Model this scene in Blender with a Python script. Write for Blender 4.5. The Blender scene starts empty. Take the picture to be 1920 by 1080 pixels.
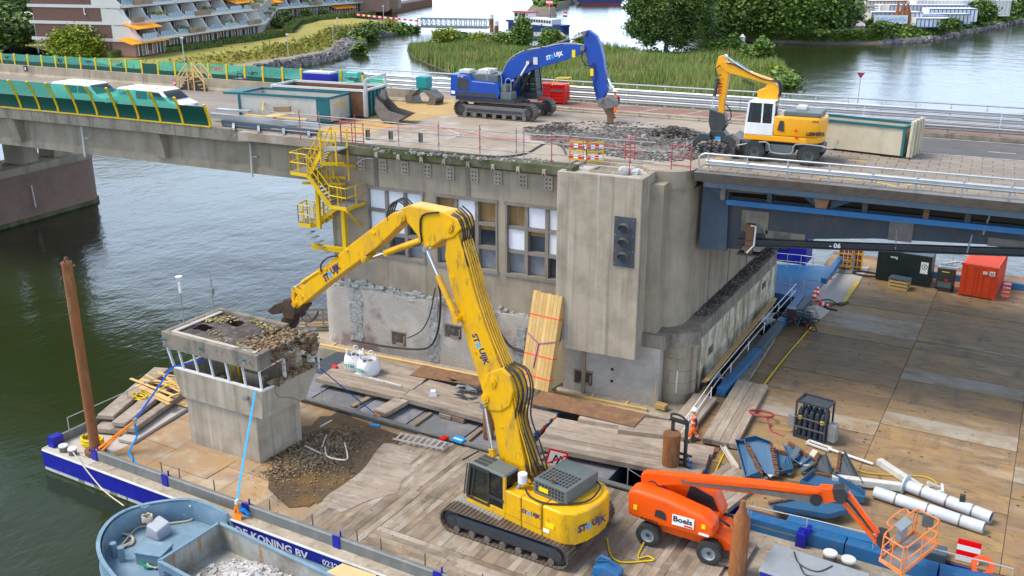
import bpy,bmesh,math,random
import numpy as np
from mathutils import Vector,Matrix
random.seed(11)
rng=np.random.default_rng(5)
SC=bpy.context.scene
COL=SC.collection
rad=math.radians
# ---------------------------------------------------------------- camera, sky, sun
CAM=Vector((0.0,0.0,24.2));FPX=1850.0
PITCH=math.atan(640.0/FPX)
FH=Vector((math.cos(rad(115.5)),math.cos(rad(25.5)),0));RT=Vector((FH.y,-FH.x,0))
FW=FH*math.cos(PITCH)+Vector((0,0,-math.sin(PITCH)));UP=RT.cross(FW)
cd=bpy.data.cameras.new('camera');cam=bpy.data.objects.new('camera',cd);COL.objects.link(cam)
cd.sensor_width=36.0;cd.lens=36.0*FPX/1920.0;cd.clip_start=0.5;cd.clip_end=6000
cam.matrix_world=Matrix(((RT.x,UP.x,-FW.x,CAM.x),(RT.y,UP.y,-FW.y,CAM.y),(RT.z,UP.z,-FW.z,CAM.z),(0,0,0,1)))
SC.camera=cam
SUN_EL,SUN_AZ=rad(56),rad(-152)
W=bpy.data.worlds.new('World');SC.world=W;W.use_nodes=True
wn,wl=W.node_tree.nodes,W.node_tree.links
wn.clear()
wo=wn.new('ShaderNodeOutputWorld');bg=wn.new('ShaderNodeBackground')
sky=wn.new('ShaderNodeTexSky');sky.sky_type='NISHITA';sky.sun_disc=False
sky.sun_elevation=SUN_EL;sky.sun_rotation=rad(90)-SUN_AZ;sky.air_density=1.0;sky.dust_density=2.0;sky.ozone_density=1.5
tc=wn.new('ShaderNodeTexCoord');mp=wn.new('ShaderNodeMapping');mp.inputs['Scale'].default_value=(1.6,1.6,3.2)
nz=wn.new('ShaderNodeTexNoise');nz.inputs['Scale'].default_value=1.7;nz.inputs['Detail'].default_value=7;nz.inputs['Roughness'].default_value=0.55
cr=wn.new('ShaderNodeValToRGB');cr.color_ramp.elements[0].position=0.36;cr.color_ramp.elements[1].position=0.62
cr.color_ramp.elements[0].color=(0.72,0.72,0.72,1);cr.color_ramp.elements[1].color=(0.95,0.95,0.95,1)
mx=wn.new('ShaderNodeMix');mx.data_type='RGBA';mx.inputs['B'].default_value=(17.5,21.4,27,1)
wl.new(tc.outputs['Generated'],mp.inputs['Vector']);wl.new(mp.outputs['Vector'],nz.inputs['Vector'])
# broken bright cloud, thick towards the horizon and thinning out overhead
sx=wn.new('ShaderNodeSeparateXYZ');wl.new(tc.outputs['Generated'],sx.inputs[0]);th=wn.new('ShaderNodeMapRange');th.interpolation_type='SMOOTHSTEP'
th.inputs['From Min'].default_value=0.22;th.inputs['From Max'].default_value=0.50;th.inputs['To Min'].default_value=1.0;th.inputs['To Max'].default_value=0.16;wl.new(sx.outputs['Z'],th.inputs['Value'])
cm=wn.new('ShaderNodeMath');cm.operation='MULTIPLY';wl.new(cr.outputs['Color'],cm.inputs[0]);wl.new(th.outputs[0],cm.inputs[1])
wl.new(nz.outputs['Fac'],cr.inputs['Fac']);wl.new(cm.outputs[0],mx.inputs['Factor'])
wl.new(sky.outputs['Color'],mx.inputs['A']);wl.new(mx.outputs['Result'],bg.inputs['Color'])
bg.inputs['Strength'].default_value=0.10
wl.new(bg.outputs['Background'],wo.inputs['Surface'])
sd=bpy.data.lights.new('sun','SUN');sun=bpy.data.objects.new('sun',sd);COL.objects.link(sun)
sd.energy=3.2;sd.angle=rad(26);sd.color=(1.0,0.92,0.81)
sdir=Vector((math.cos(SUN_AZ)*math.cos(SUN_EL),math.sin(SUN_AZ)*math.cos(SUN_EL),math.sin(SUN_EL)))
sun.rotation_euler=sdir.to_track_quat('Z','Y').to_euler()
vs=SC.view_settings;vs.view_transform='Standard';vs.look='None';vs.gamma=1.0;vs.use_curve_mapping=False
vs.exposure=0.36
SC.cycles.max_bounces=8;SC.cycles.transparent_max_bounces=16;SC.cycles.caustics_reflective=False;SC.cycles.caustics_refractive=False
# ---------------------------------------------------------------- survey: where a sight line meets a level or a wall
def ray(x,y):return FW+RT*((x-960)/FPX)-UP*((y-540)/FPX)
def G(x,y,z):
 d=ray(x,y);return CAM+d*((z-CAM.z)/d.z)
def PL(x,y,o,n):
 d=ray(x,y);return CAM+d*((Vector(o)-CAM).dot(n)/d.dot(n))
def PY(x,y,Y):return PL(x,y,(0,Y,0),Vector((0,1,0)))
def yaw(a,b):return math.atan2(b.y-a.y,b.x-a.x)
class Frame:
 def __init__(s,o,rz):s.o=Vector(o);s.rz=rz;s.M=Matrix.Translation(s.o)@Matrix.Rotation(rz,4,'Z');s.I=s.M.inverted()
 def w(s,x,y,z=0):return s.M@Vector((x,y,z))
 def l(s,p):return s.I@Vector(p)
 def side(s,yo,pts):
  n=s.M.to_3x3()@Vector((0,1,0));o=s.w(0,yo,0)
  return[(lambda q:(q.x,q.z))(s.l(PL(px,py,o,n)))for px,py in pts]
 def at(s,px,py,z):return s.l(G(px,py,z))
# ---------------------------------------------------------------- materials
MATS={}
def nodes_of(name):
 m=bpy.data.materials.new(name);m.use_nodes=True;nt=m.node_tree
 return m,nt.nodes,nt.links,nt.nodes['Principled BSDF']
def mat(name,base,rough=0.6,metal=0.0,layers=(),bump=None,objrand=0.0,brick=None,coords='Object',spec=0.5,island=0.0,alpha=None):
 """layers: (colour, scale, lo, hi, stretch xyz, amount). bump: (scale, strength, stretch)"""
 if name in MATS:return MATS[name]
 def sat(c):g=.3*c[0]+.5*c[1]+.2*c[2];return tuple(max(0.0,g+(k-g)*1.16)for k in c)
 base=sat(base);layers=[(sat(l_[0]),)+tuple(l_[1:])for l_ in layers]
 m,N,L,P=nodes_of(name)
 P.inputs['Roughness'].default_value=rough;P.inputs['Metallic'].default_value=metal
 P.inputs['Specular IOR Level'].default_value=spec
 if alpha is not None:P.inputs['Alpha'].default_value=alpha
 t=N.new('ShaderNodeTexCoord');oi=N.new('ShaderNodeObjectInfo')
 if coords=='World':
  g=N.new('ShaderNodeNewGeometry');src=g.outputs['Position']
 else:src=t.outputs['Object']
 off=N.new('ShaderNodeVectorMath');off.operation='MULTIPLY_ADD'
 mul=N.new('ShaderNodeMath');mul.operation='MULTIPLY';mul.inputs[1].default_value=40.0 if objrand else 0.0
 L.new(oi.outputs['Random'],mul.inputs[0])
 off.inputs[1].default_value=(1,1,1);L.new(src,off.inputs[0]);L.new(mul.outputs[0],off.inputs[2])
 vec=off.outputs[0]
 col=None
 rgb=N.new('ShaderNodeRGB');rgb.outputs[0].default_value=(*base,1);col=rgb.outputs[0]
 bh=None
 if brick:
  bc1,bc2,mort,bw,bht,ms=brick
  sp=N.new('ShaderNodeSeparateXYZ');L.new(src,sp.inputs[0])
  ad=N.new('ShaderNodeMath');ad.operation='ADD';L.new(sp.outputs['X'],ad.inputs[0]);L.new(sp.outputs['Y'],ad.inputs[1])
  cb=N.new('ShaderNodeCombineXYZ');L.new(ad.outputs[0],cb.inputs['X']);L.new(sp.outputs['Z'],cb.inputs['Y'])
  b=N.new('ShaderNodeTexBrick');b.inputs['Color1'].default_value=(*bc1,1);b.inputs['Color2'].default_value=(*bc2,1);b.inputs['Mortar'].default_value=(*mort,1)
  b.inputs['Scale'].default_value=1.0;b.inputs['Brick Width'].default_value=bw;b.inputs['Row Height'].default_value=bht;b.inputs['Mortar Size'].default_value=ms
  L.new(cb.outputs[0],b.inputs['Vector']);col=b.outputs['Color'];bh=b.outputs['Fac']
 for lay in layers:
  c2,scale,lo,hi,stretch,amt=lay
  mpn=N.new('ShaderNodeMapping');mpn.inputs['Scale'].default_value=stretch;L.new(vec,mpn.inputs['Vector'])
  n=N.new('ShaderNodeTexNoise');n.inputs['Scale'].default_value=scale;n.inputs['Detail'].default_value=6;n.inputs['Roughness'].default_value=0.62
  L.new(mpn.outputs[0],n.inputs['Vector'])
  mr=N.new('ShaderNodeMapRange');mr.inputs['From Min'].default_value=lo;mr.inputs['From Max'].default_value=hi;mr.inputs['To Max'].default_value=amt
  L.new(n.outputs['Fac'],mr.inputs['Value'])
  x=N.new('ShaderNodeMix');x.data_type='RGBA';L.new(mr.outputs[0],x.inputs['Factor']);L.new(col,x.inputs['A']);x.inputs['B'].default_value=(*c2,1)
  col=x.outputs['Result']
 if objrand or island:
  hs=N.new('ShaderNodeHueSaturation');L.new(col,hs.inputs['Color'])
  mr=N.new('ShaderNodeMapRange');a=objrand or island
  mr.inputs['To Min'].default_value=1-a;mr.inputs['To Max'].default_value=1+a
  if island:
   g2=N.new('ShaderNodeNewGeometry');L.new(g2.outputs['Random Per Island'],mr.inputs['Value'])
  else:L.new(oi.outputs['Random'],mr.inputs['Value'])
  L.new(mr.outputs[0],hs.inputs['Value']);col=hs.outputs['Color']
 L.new(col,P.inputs['Base Color'])
 if bump or bh:
  bp=N.new('ShaderNodeBump')
  if bump:
   sc_,st,stretch=bump
   mpn=N.new('ShaderNodeMapping');mpn.inputs['Scale'].default_value=stretch;L.new(vec,mpn.inputs['Vector'])
   n=N.new('ShaderNodeTexNoise');n.inputs['Scale'].default_value=sc_;n.inputs['Detail'].default_value=5;L.new(mpn.outputs[0],n.inputs['Vector'])
   L.new(n.outputs['Fac'],bp.inputs['Height']);bp.inputs['Strength'].default_value=st;bp.inputs['Distance'].default_value=0.05
  else:
   L.new(bh,bp.inputs['Height']);bp.inputs['Strength'].default_value=0.6;bp.inputs['Distance'].default_value=-0.02
  L.new(bp.outputs['Normal'],P.inputs['Normal'])
 MATS[name]=m
 return m
def glass(name,tint,trans=0.6,rough=0.05,base=None):
 if name in MATS:return MATS[name]
 m,N,L,P=nodes_of(name)
 P.inputs['Base Color'].default_value=(*(base or tint),1);P.inputs['Roughness'].default_value=rough
 tr=N.new('ShaderNodeBsdfTransparent');tr.inputs['Color'].default_value=(*tint,1)
 ms=N.new('ShaderNodeMixShader');ms.inputs[0].default_value=trans
 L.new(P.outputs[0],ms.inputs[1]);L.new(tr.outputs[0],ms.inputs[2]);L.new(ms.outputs[0],N['Material Output'].inputs['Surface'])
 MATS[name]=m;return m
ONE=(1,1,1);VERT=(1,1,0.12)
def paint(name,c,rough=0.45,dirt=(0.12,0.10,0.08),amt=0.35,metal=0.0):
 return mat(name,c,rough,metal,layers=[(tuple(0.72*k for k in c),0.9,0.4,0.7,ONE,0.5),(dirt,2.2,0.52,0.78,(1,1,0.5),amt),(tuple(min(1,1.35*k+0.02)for k in c),7,0.55,0.8,ONE,0.25)])
M=dict(concrete=mat('concrete',(.34,.29,.22),.85,layers=[((.205,.17,.13),.5,.42,.68,ONE,.8),((.41,.37,.31),1.3,.5,.75,VERT,.6),((.11,.09,.07),1.1,.53,.75,(1.4,1.4,.08),.65),((.16,.14,.12),14,.6,.75,ONE,.5)],bump=(9,.25,ONE)),concrete_pale=mat('concrete pale',(.385,.335,.265),.85,layers=[((.235,.20,.155),.8,.42,.66,ONE,.7),((.50,.465,.41),2.0,.54,.72,(1.5,1.5,.06),.7),((.13,.108,.085),1.6,.52,.72,(1.8,1.8,.05),.65),((.13,.11,.10),16,.62,.74,ONE,.6)],bump=(12,.3,ONE)),concrete_dirty=mat('concrete dirty',(.24,.21,.17),.9,layers=[((.10,.09,.075),1.3,.45,.65,(1,1,.35),.85),((.38,.36,.32),3,.55,.75,ONE,.5),((.06,.055,.05),6,.58,.7,ONE,.7)],bump=(10,.4,ONE)),mossy=mat('mossy concrete',(.13,.12,.085),.95,layers=[((.055,.07,.02),1.2,.38,.58,(1,1,.6),.9),((.24,.21,.17),2.5,.58,.75,VERT,.6),((.04,.045,.03),6,.55,.75,(1,1,.3),.6)],bump=(14,.4,ONE)),wall_lower=mat('scraped brick wall',(.4,.37,.34),.9,brick=((.47,.425,.37),(.42,.375,.325),(.34,.305,.265),.3,.105,.018),layers=[((.58,.55,.50),.6,.45,.65,ONE,.55),((.30,.27,.24),1.1,.56,.78,(1,1,.5),.45),((.17,.10,.09),.30,.55,.63,ONE,.75)]),scar=mat('rough demolition scar',(.33,.325,.31),.95,layers=[((.13,.14,.15),5,.5,.65,ONE,.75),((.50,.49,.46),3.3,.52,.7,ONE,.8)],bump=(7,.9,ONE)),pier_brick=mat('pier brickwork',(.2,.1,.07),.9,brick=((.29,.155,.11),(.21,.11,.08),(.25,.205,.17),.25,.085,.014),layers=[((.13,.085,.065),.35,.48,.74,ONE,.5),((.34,.26,.22),1.7,.58,.8,ONE,.4),((.30,.29,.27),.8,.66,.72,(1,1,.3),.4)]),side_wall=mat('patched side wall',(.36,.32,.24),.9,layers=[((.58,.54,.45),1.6,.48,.54,(1,1,.5),.9),((.12,.10,.07),1.3,.5,.62,(1,1,.3),.8),((.50,.37,.15),2.0,.56,.66,(1,1,.45),.7),((.09,.08,.07),5,.6,.72,ONE,.6)],bump=(5,.5,ONE)),rust_plate=mat('rusty deck plate',(.245,.17,.10),.75,objrand=.13,layers=[((.33,.215,.10),.35,.42,.62,ONE,.75),((.20,.13,.08),.5,.48,.7,ONE,.7),((.42,.37,.30),.8,.56,.74,(.35,1.2,1),.55),((.10,.075,.055),1.6,.50,.70,(.5,1.4,1),.65),((.09,.07,.055),.35,.55,.68,(2.5,.4,1),.5),((.40,.33,.24),9,.58,.75,ONE,.35)],bump=(6,.15,ONE)),rust_light=mat('sanded deck plate',(.32,.23,.15),.8,objrand=.12,layers=[((.36,.215,.10),.5,.45,.62,ONE,.7),((.42,.37,.30),.9,.5,.68,ONE,.75),((.20,.15,.125),.7,.54,.74,ONE,.65),((.11,.09,.075),3,.6,.78,ONE,.5)],bump=(6,.12,ONE)),grey_plate=mat('grey deck plate',(.17,.18,.20),.6,objrand=.2,layers=[((.26,.25,.245),.9,.45,.65,ONE,.8),((.22,.15,.10),1.1,.55,.72,ONE,.7),((.07,.07,.075),2.5,.56,.75,ONE,.6)]),rust_sheet=mat('rusted loose sheet',(.19,.105,.06),.8,layers=[((.11,.07,.05),1.0,.45,.65,ONE,.7),((.31,.20,.12),2.2,.5,.7,ONE,.6),((.33,.30,.27),.8,.6,.75,ONE,.4)]),timber=mat('weathered timber',(.295,.245,.20),.9,objrand=.18,layers=[((.37,.32,.275),.8,.45,.65,(1,1,1),.7),((.13,.10,.08),3.0,.48,.72,(.25,1.6,1),.7),((.43,.39,.345),1.6,.57,.72,ONE,.5),((.11,.085,.07),1.0,.57,.75,ONE,.6)],bump=(8,.35,(.3,3,1))),timber_y=mat('weathered timber cross',(.265,.21,.155),.9,objrand=.05,layers=[((.39,.35,.305),.28,.45,.64,(1,1,1),.85),((.15,.12,.095),2.6,.48,.72,(1.6,.25,1),.6),((.10,.078,.06),.30,.46,.64,ONE,.8),((.44,.41,.37),1.4,.6,.75,ONE,.5)],bump=(8,.3,(3,.3,1)),coords='World'),new_wood=mat('new timber',(.56,.38,.17),.7,objrand=.18,layers=[((.42,.25,.09),2.5,.48,.72,(.3,2,.3),.6),((.68,.52,.29),1.1,.5,.75,ONE,.5)]),plywood=mat('plywood',(.56,.42,.24),.75,objrand=.1,layers=[((.44,.31,.16),1.5,.48,.72,(1,.3,1),.6)]),rust_pile=mat('rusted steel pile',(.27,.105,.04),.85,layers=[((.11,.05,.03),2.5,.42,.62,(1,1,.25),.85),((.38,.20,.10),3.2,.5,.68,(1,1,.2),.7),((.42,.33,.27),5,.7,.78,ONE,.5)],bump=(10,.25,ONE)),rust=mat('rust',(.17,.085,.05),.9,layers=[((.09,.05,.035),3,.45,.7,ONE,.8),((.28,.15,.08),6,.52,.75,ONE,.6)],bump=(14,.5,ONE)),yellow=mat('machine yellow',(.70,.40,.006),.42,layers=[((.55,.31,.01),.8,.42,.7,ONE,.5),((.33,.22,.08),1.5,.48,.70,(1,1,.5),.6),((.14,.10,.055),4,.57,.70,(1,1,.35),.7),((.76,.50,.08),9,.58,.75,ONE,.3)]),yellow_stair=paint('stair yellow',(.70,.47,.012),.5,amt=.2),liebherr=paint('loader amber',(.78,.37,.008),.38,amt=.15),blue=paint('machine blue',(.004,.058,.31),.35,dirt=(.06,.06,.09),amt=.2),hull_blue=paint('hull blue',(.012,.016,.27),.45,dirt=(.10,.10,.12),amt=.2),beam_blue=paint('beam blue',(.028,.12,.27),.55,dirt=(.12,.14,.17),amt=.5),scrap_blue=paint('scrap blue',(.04,.11,.205),.6,dirt=(.09,.08,.075),amt=.55),steel_blue=paint('faded steel blue',(.055,.085,.115),.65,dirt=(.15,.10,.065),amt=.7),girder=paint('girder slate',(.05,.062,.075),.7,dirt=(.13,.085,.055),amt=.7),boat_blue=mat('boat deck blue',(.165,.25,.32),.55,layers=[((.27,.35,.41),.9,.45,.68,ONE,.7),((.11,.165,.215),1.4,.5,.72,ONE,.6),((.44,.52,.57),3,.62,.74,ONE,.45),((.20,.17,.15),2.4,.66,.78,ONE,.4)]),hold_grey=mat('stained hold plating',(.36,.37,.35),.7,layers=[((.20,.17,.13),.8,.46,.66,ONE,.8),((.33,.16,.05),1.6,.57,.68,(2,2,.25),.85),((.50,.53,.54),2,.55,.7,ONE,.5)]),orange=paint('lift orange',(.76,.12,.008),.42,dirt=(.34,.12,.06),amt=.4),orange_ctn=paint('container orange',(.62,.075,.012),.5,amt=.3),faded_orange=paint('faded orange rail',(.74,.24,.09),.55,dirt=(.6,.48,.4),amt=.5),red=paint('workshop red',(.55,.018,.015),.45,amt=.2),redrail=paint('faded red rail',(.36,.06,.065),.65,dirt=(.25,.22,.2),amt=.6),white=paint('white paint',(.76,.77,.77),.45,dirt=(.45,.44,.42),amt=.3),whitepipe=mat('white painted pipe',(.47,.51,.56),.5,layers=[((.60,.63,.66),1.2,.45,.65,ONE,.6),((.42,.44,.46),2.5,.56,.72,ONE,.6),((.30,.20,.12),4,.66,.76,ONE,.6)]),dirty_white=paint('dirty white',(.60,.60,.57),.6,dirt=(.30,.26,.20),amt=.6),cream=paint('skip cream',(.52,.47,.36),.6,dirt=(.24,.21,.16),amt=.5),skip_white=paint('skip grey white',(.50,.48,.43),.65,dirt=(.22,.19,.15),amt=.5),teal=paint('skip teal',(.015,.11,.125),.55,dirt=(.12,.12,.11),amt=.4),teal_bright=paint('teal attachment',(.01,.22,.23),.5,amt=.3),galv=mat('galvanised steel',(.50,.52,.54),.42,.55,layers=[((.38,.40,.42),1.2,.45,.7,ONE,.6),((.62,.64,.66),3,.5,.75,ONE,.5)]),galv_dull=mat('dull galvanised',(.30,.31,.31),.55,.4,layers=[((.20,.20,.20),1.2,.45,.7,ONE,.7),((.40,.40,.39),4,.55,.75,ONE,.4)]),aluminium=mat('aluminium',(.68,.69,.70),.35,.6),chrome=mat('chromed rod',(.70,.72,.74),.18,.95),steel_dark=mat('dark steel',(.055,.058,.062),.5,.5,layers=[((.11,.10,.095),3,.5,.75,ONE,.6)]),steel_worn=mat('worn steel',(.20,.185,.17),.5,.5,layers=[((.12,.09,.07),3,.45,.7,ONE,.7),((.36,.34,.32),6,.55,.75,ONE,.5)]),track=mat('track steel',(.155,.125,.10),.6,.35,layers=[((.08,.06,.045),2,.45,.7,ONE,.7),((.26,.22,.18),5,.54,.75,ONE,.6)]),black=mat('black rubber',(.018,.018,.019),.6),black_plastic=mat('black plastic',(.03,.031,.033),.45,layers=[((.07,.065,.06),2,.52,.75,ONE,.6)]),tyre=mat('tyre',(.03,.029,.028),.85,layers=[((.10,.09,.08),3,.5,.75,ONE,.6)]),grey_machine=paint('machine grey',(.105,.125,.125),.5,dirt=(.17,.16,.14),amt=.4),grey_light=paint('light machine grey',(.27,.30,.32),.5,amt=.4),dark_blue_frame=paint('track frame slate',(.03,.04,.055),.55,dirt=(.10,.09,.08),amt=.4),asphalt=mat('asphalt',(.10,.098,.098),.9,layers=[((.155,.145,.135),.5,.45,.7,ONE,.7),((.065,.063,.065),1.7,.5,.7,(.3,1,1),.6),((.19,.175,.155),12,.58,.75,ONE,.35)],bump=(40,.2,ONE)),deck_left=mat('dusty roadway',(.205,.185,.165),.9,layers=[((.30,.26,.215),.25,.42,.65,(.4,1,1),.8),((.13,.12,.11),.5,.52,.72,(.25,1,1),.6),((.33,.28,.21),1.6,.55,.75,ONE,.4)],bump=(30,.15,ONE)),deck_mid=mat('stripped concrete deck',(.325,.275,.22),.9,layers=[((.215,.17,.13),.3,.45,.65,ONE,.8),((.43,.40,.37),.55,.5,.7,ONE,.8),((.17,.15,.13),1.3,.56,.72,ONE,.7),((.46,.43,.40),4,.58,.75,ONE,.4)],bump=(8,.3,ONE)),sand=mat('sandy deck',(.44,.31,.145),.95,layers=[((.33,.225,.11),.5,.45,.68,ONE,.7),((.52,.41,.25),1.4,.52,.72,ONE,.6),((.25,.19,.12),4,.6,.76,ONE,.4)]),brickpath=mat('red brick path',(.24,.13,.105),.9,brick=((.27,.14,.11),(.21,.115,.095),(.19,.15,.13),.5,.2,.02),layers=[((.30,.22,.19),.6,.5,.7,ONE,.6)]),paving=mat('grey block paving',(.225,.195,.165),.9,objrand=.10,layers=[((.29,.25,.20),.5,.45,.7,ONE,.7),((.16,.14,.12),1.5,.52,.72,ONE,.6)]),line=mat('road marking',(.50,.48,.45),.8,layers=[((.33,.29,.25),2.5,.42,.58,ONE,.95)]),yellow_line=mat('yellow marking',(.62,.47,.10),.8,layers=[((.33,.28,.18),2.5,.5,.7,ONE,.8)]),rubble=mat('grey rubble',(.21,.20,.19),.95,island=.45,layers=[((.33,.32,.31),1.2,.5,.7,ONE,.6)]),rubble_dark=mat('asphalt rubble',(.10,.092,.083),.95,island=.6,layers=[((.20,.18,.155),.9,.5,.68,ONE,.8)]),crushed=mat('crushed asphalt film',(.15,.132,.115),.95,layers=[((.065,.06,.056),.9,.42,.6,(.5,1,1),.85),((.36,.32,.27),.6,.52,.68,(.5,1,1),.8),((.05,.047,.045),5,.58,.7,ONE,.6)]),rubble_brown=mat('tower debris',(.185,.135,.085),.95,island=.65,layers=[((.30,.25,.18),1.1,.5,.7,ONE,.6)]),rubble_pale=mat('pale concrete rubble',(.42,.41,.40),.95,island=.3,layers=[((.55,.54,.53),1.2,.5,.7,ONE,.6)]),wet_dirt=mat('wet dirt film',(.085,.06,.038),.5,layers=[((.16,.092,.032),.55,.45,.62,ONE,.85),((.16,.14,.12),3,.55,.72,ONE,.6)]),roofing=mat('torn roofing',(.06,.05,.046),.9,layers=[((.13,.11,.10),1.5,.45,.65,ONE,.8),((.21,.19,.165),3,.55,.7,ONE,.7)],bump=(8,.5,ONE)),insulation=mat('yellow insulation',(.36,.30,.13),.95,island=.3),skin=mat('skin',(.45,.26,.18),.6),hivis=mat('high visibility orange',(.90,.17,.015),.7),reflect=mat('reflective band',(.75,.76,.72),.4),navy=mat('navy cloth',(.02,.022,.05),.8),hardhat=mat('white helmet',(.8,.8,.78),.35),winwhite=mat('white board pane',(.74,.76,.79),.5,layers=[((.62,.65,.70),.8,.5,.7,ONE,.4)]),winwood=mat('chipboard pane',(.30,.19,.085),.8,layers=[((.20,.12,.055),1.2,.45,.7,(2,1,.3),.7)]),windark=mat('dark glass pane',(.035,.045,.06),.12,layers=[((.13,.14,.155),.9,.45,.7,ONE,.5)]),wingrey=mat('dusty glass pane',(.20,.215,.235),.25,layers=[((.33,.34,.35),1.2,.45,.7,ONE,.7)]),frame_conc=mat('window frame concrete',(.225,.20,.17),.9,layers=[((.14,.12,.10),1.2,.48,.7,ONE,.7),((.34,.32,.28),3,.56,.75,ONE,.5)]),strap_blue=mat('blue strap',(.01,.09,.42),.7),strap_cyan=mat('light blue strap',(.015,.30,.72),.7),sling_orange=mat('orange sling',(.85,.26,.01),.7),rope=mat('rope',(.52,.46,.36),.9),rope_yellow=mat('yellow rope',(.62,.45,.03),.8),rope_green=mat('green rope',(.01,.25,.16),.8),purple=mat('purple sling',(.28,.06,.36),.7),cable_red=mat('red hose',(.28,.05,.06),.6),orange_band=mat('orange band',(.80,.10,.05),.6),bagwhite=mat('white woven bag',(.72,.73,.75),.8,layers=[((.55,.56,.58),3,.5,.7,ONE,.5)]),bag_green=mat('green print',(.02,.30,.20),.7),tape_grey=mat('grey sheet',(.36,.38,.42),.6),ink_navy=mat('navy lettering',(.012,.012,.12),.5),ink_light=mat('light blue lettering',(.03,.38,.80),.5),ink_white=mat('white lettering',(.80,.80,.80),.5),ink_black=mat('black lettering',(.012,.012,.012),.5),ink_red=mat('red marking',(.62,.02,.02),.5),sign_yellow=mat('yellow label',(.78,.60,.02),.5),retro_red=mat('retro red',(.75,.03,.02),.4),retro_white=mat('retro white',(.80,.80,.78),.4),dark_green=mat('dark green generator',(.006,.014,.013),.4,layers=[((.03,.04,.04),1.2,.5,.7,ONE,.5)]),green_panel=mat('green barrier panel',(.003,.062,.045),.35,layers=[((.01,.05,.04),.8,.5,.7,ONE,.5)]),cage_yellow=paint('cage yellow',(.65,.43,.03),.5),foam=mat('white cap',(.8,.8,.76),.5),grass=mat('meadow grass',(.22,.215,.05),.95,layers=[((.36,.29,.10),.06,.42,.62,ONE,.85),((.13,.16,.03),.12,.52,.68,(1,.5,1),.7),((.32,.27,.11),.6,.55,.75,ONE,.5)],coords='World',bump=(3,.6,ONE)),bankgreen=mat('bank vegetation',(.09,.13,.028),.95,layers=[((.16,.18,.035),.12,.45,.65,ONE,.8),((.03,.05,.012),.3,.5,.7,ONE,.7),((.15,.135,.05),.4,.6,.75,ONE,.5)],coords='World',bump=(2,.8,ONE)),mud=mat('mud shore',(.125,.10,.08),.8,layers=[((.19,.16,.13),.3,.45,.7,ONE,.7)],coords='World'),gravelpath=mat('gravel path',(.27,.24,.205),.95,coords='World',layers=[((.20,.18,.15),.5,.45,.7,ONE,.6)]),rock=mat('revetment rock',(.17,.16,.155),.9,island=.55),yard=mat('yard concrete',(.34,.32,.30),.95,layers=[((.26,.24,.22),.1,.45,.7,ONE,.7)],coords='World'),leaf_dark=mat('dark leaves',(.068,.115,.028),.6,island=.5,layers=[((.13,.19,.04),.25,.45,.65,ONE,.8)],coords='World'),leaf_mid=mat('mid leaves',(.085,.145,.028),.6,island=.5,layers=[((.14,.20,.04),.3,.45,.65,ONE,.8)],coords='World'),leaf_lime=mat('lime leaves',(.20,.25,.03),.6,island=.4,layers=[((.17,.19,.03),.5,.45,.65,ONE,.7),((.07,.10,.015),.8,.55,.7,ONE,.5)],coords='World'),reed=mat('reed leaves',(.20,.255,.075),.8,island=.4,layers=[((.33,.29,.14),.12,.48,.66,ONE,.8),((.12,.18,.05),.2,.52,.7,ONE,.6)],coords='World'),bark=mat('bark',(.08,.06,.045),.95),heather=mat('dry weeds',(.24,.23,.06),.9,island=.45),awning=mat('orange awning',(.86,.34,.01),.7),bldwhite=mat('white balcony concrete',(.60,.585,.55),.8,layers=[((.48,.46,.42),.3,.5,.7,(1,1,.4),.5)]),bldbrick=mat('brown facade brick',(.155,.085,.07),.9,layers=[((.12,.07,.06),1.5,.45,.7,ONE,.5)]),bldpink=mat('pink facade brick',(.27,.17,.14),.9),bldwin=mat('facade window',(.035,.04,.048),.15),bldrail=mat('balcony glass',(.34,.42,.50),.2,objrand=.25),planter=mat('planter boards',(.27,.205,.145),.9,objrand=.15),hedge=mat('hedge leaves',(.075,.11,.028),.8,island=.45),flagred=mat('flag red',(.55,.03,.04),.8),flagblue=mat('flag blue',(.02,.04,.25),.8),boat_white=mat('boat white',(.75,.76,.77),.4),boat_navy=mat('boat navy',(.02,.035,.14),.4),pontoon=mat('pontoon deck',(.26,.25,.235),.9),ship_red=mat('ship red',(.20,.035,.035),.6),ctn_white=mat('white container',(.58,.56,.52),.6,objrand=.1,layers=[((.44,.42,.38),.4,.45,.7,(1,1,.3),.6)]),ctn_blue=mat('blue container',(.02,.09,.28),.55,objrand=.2),ctn_red=mat('red container',(.40,.06,.05),.55),ctn_green=mat('green container',(.02,.20,.12),.55),ctn_cyan=mat('cyan shed',(.06,.33,.45),.6),dust=mat('pale dust film',(.44,.41,.38),.95),)
MG=dict(cab=glass('cab glass',(.30,.36,.36),.55,.05,(.03,.04,.045)),green=glass('green screen glass',(.50,.92,.82),.68,.12,(.22,.60,.52)),van=glass('van glass',(.25,.30,.32),.4,.05,(.03,.04,.045)),clear=glass('clear glass',(.8,.85,.85),.8,.05,(.2,.22,.22)))
M.update(MG)
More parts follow.
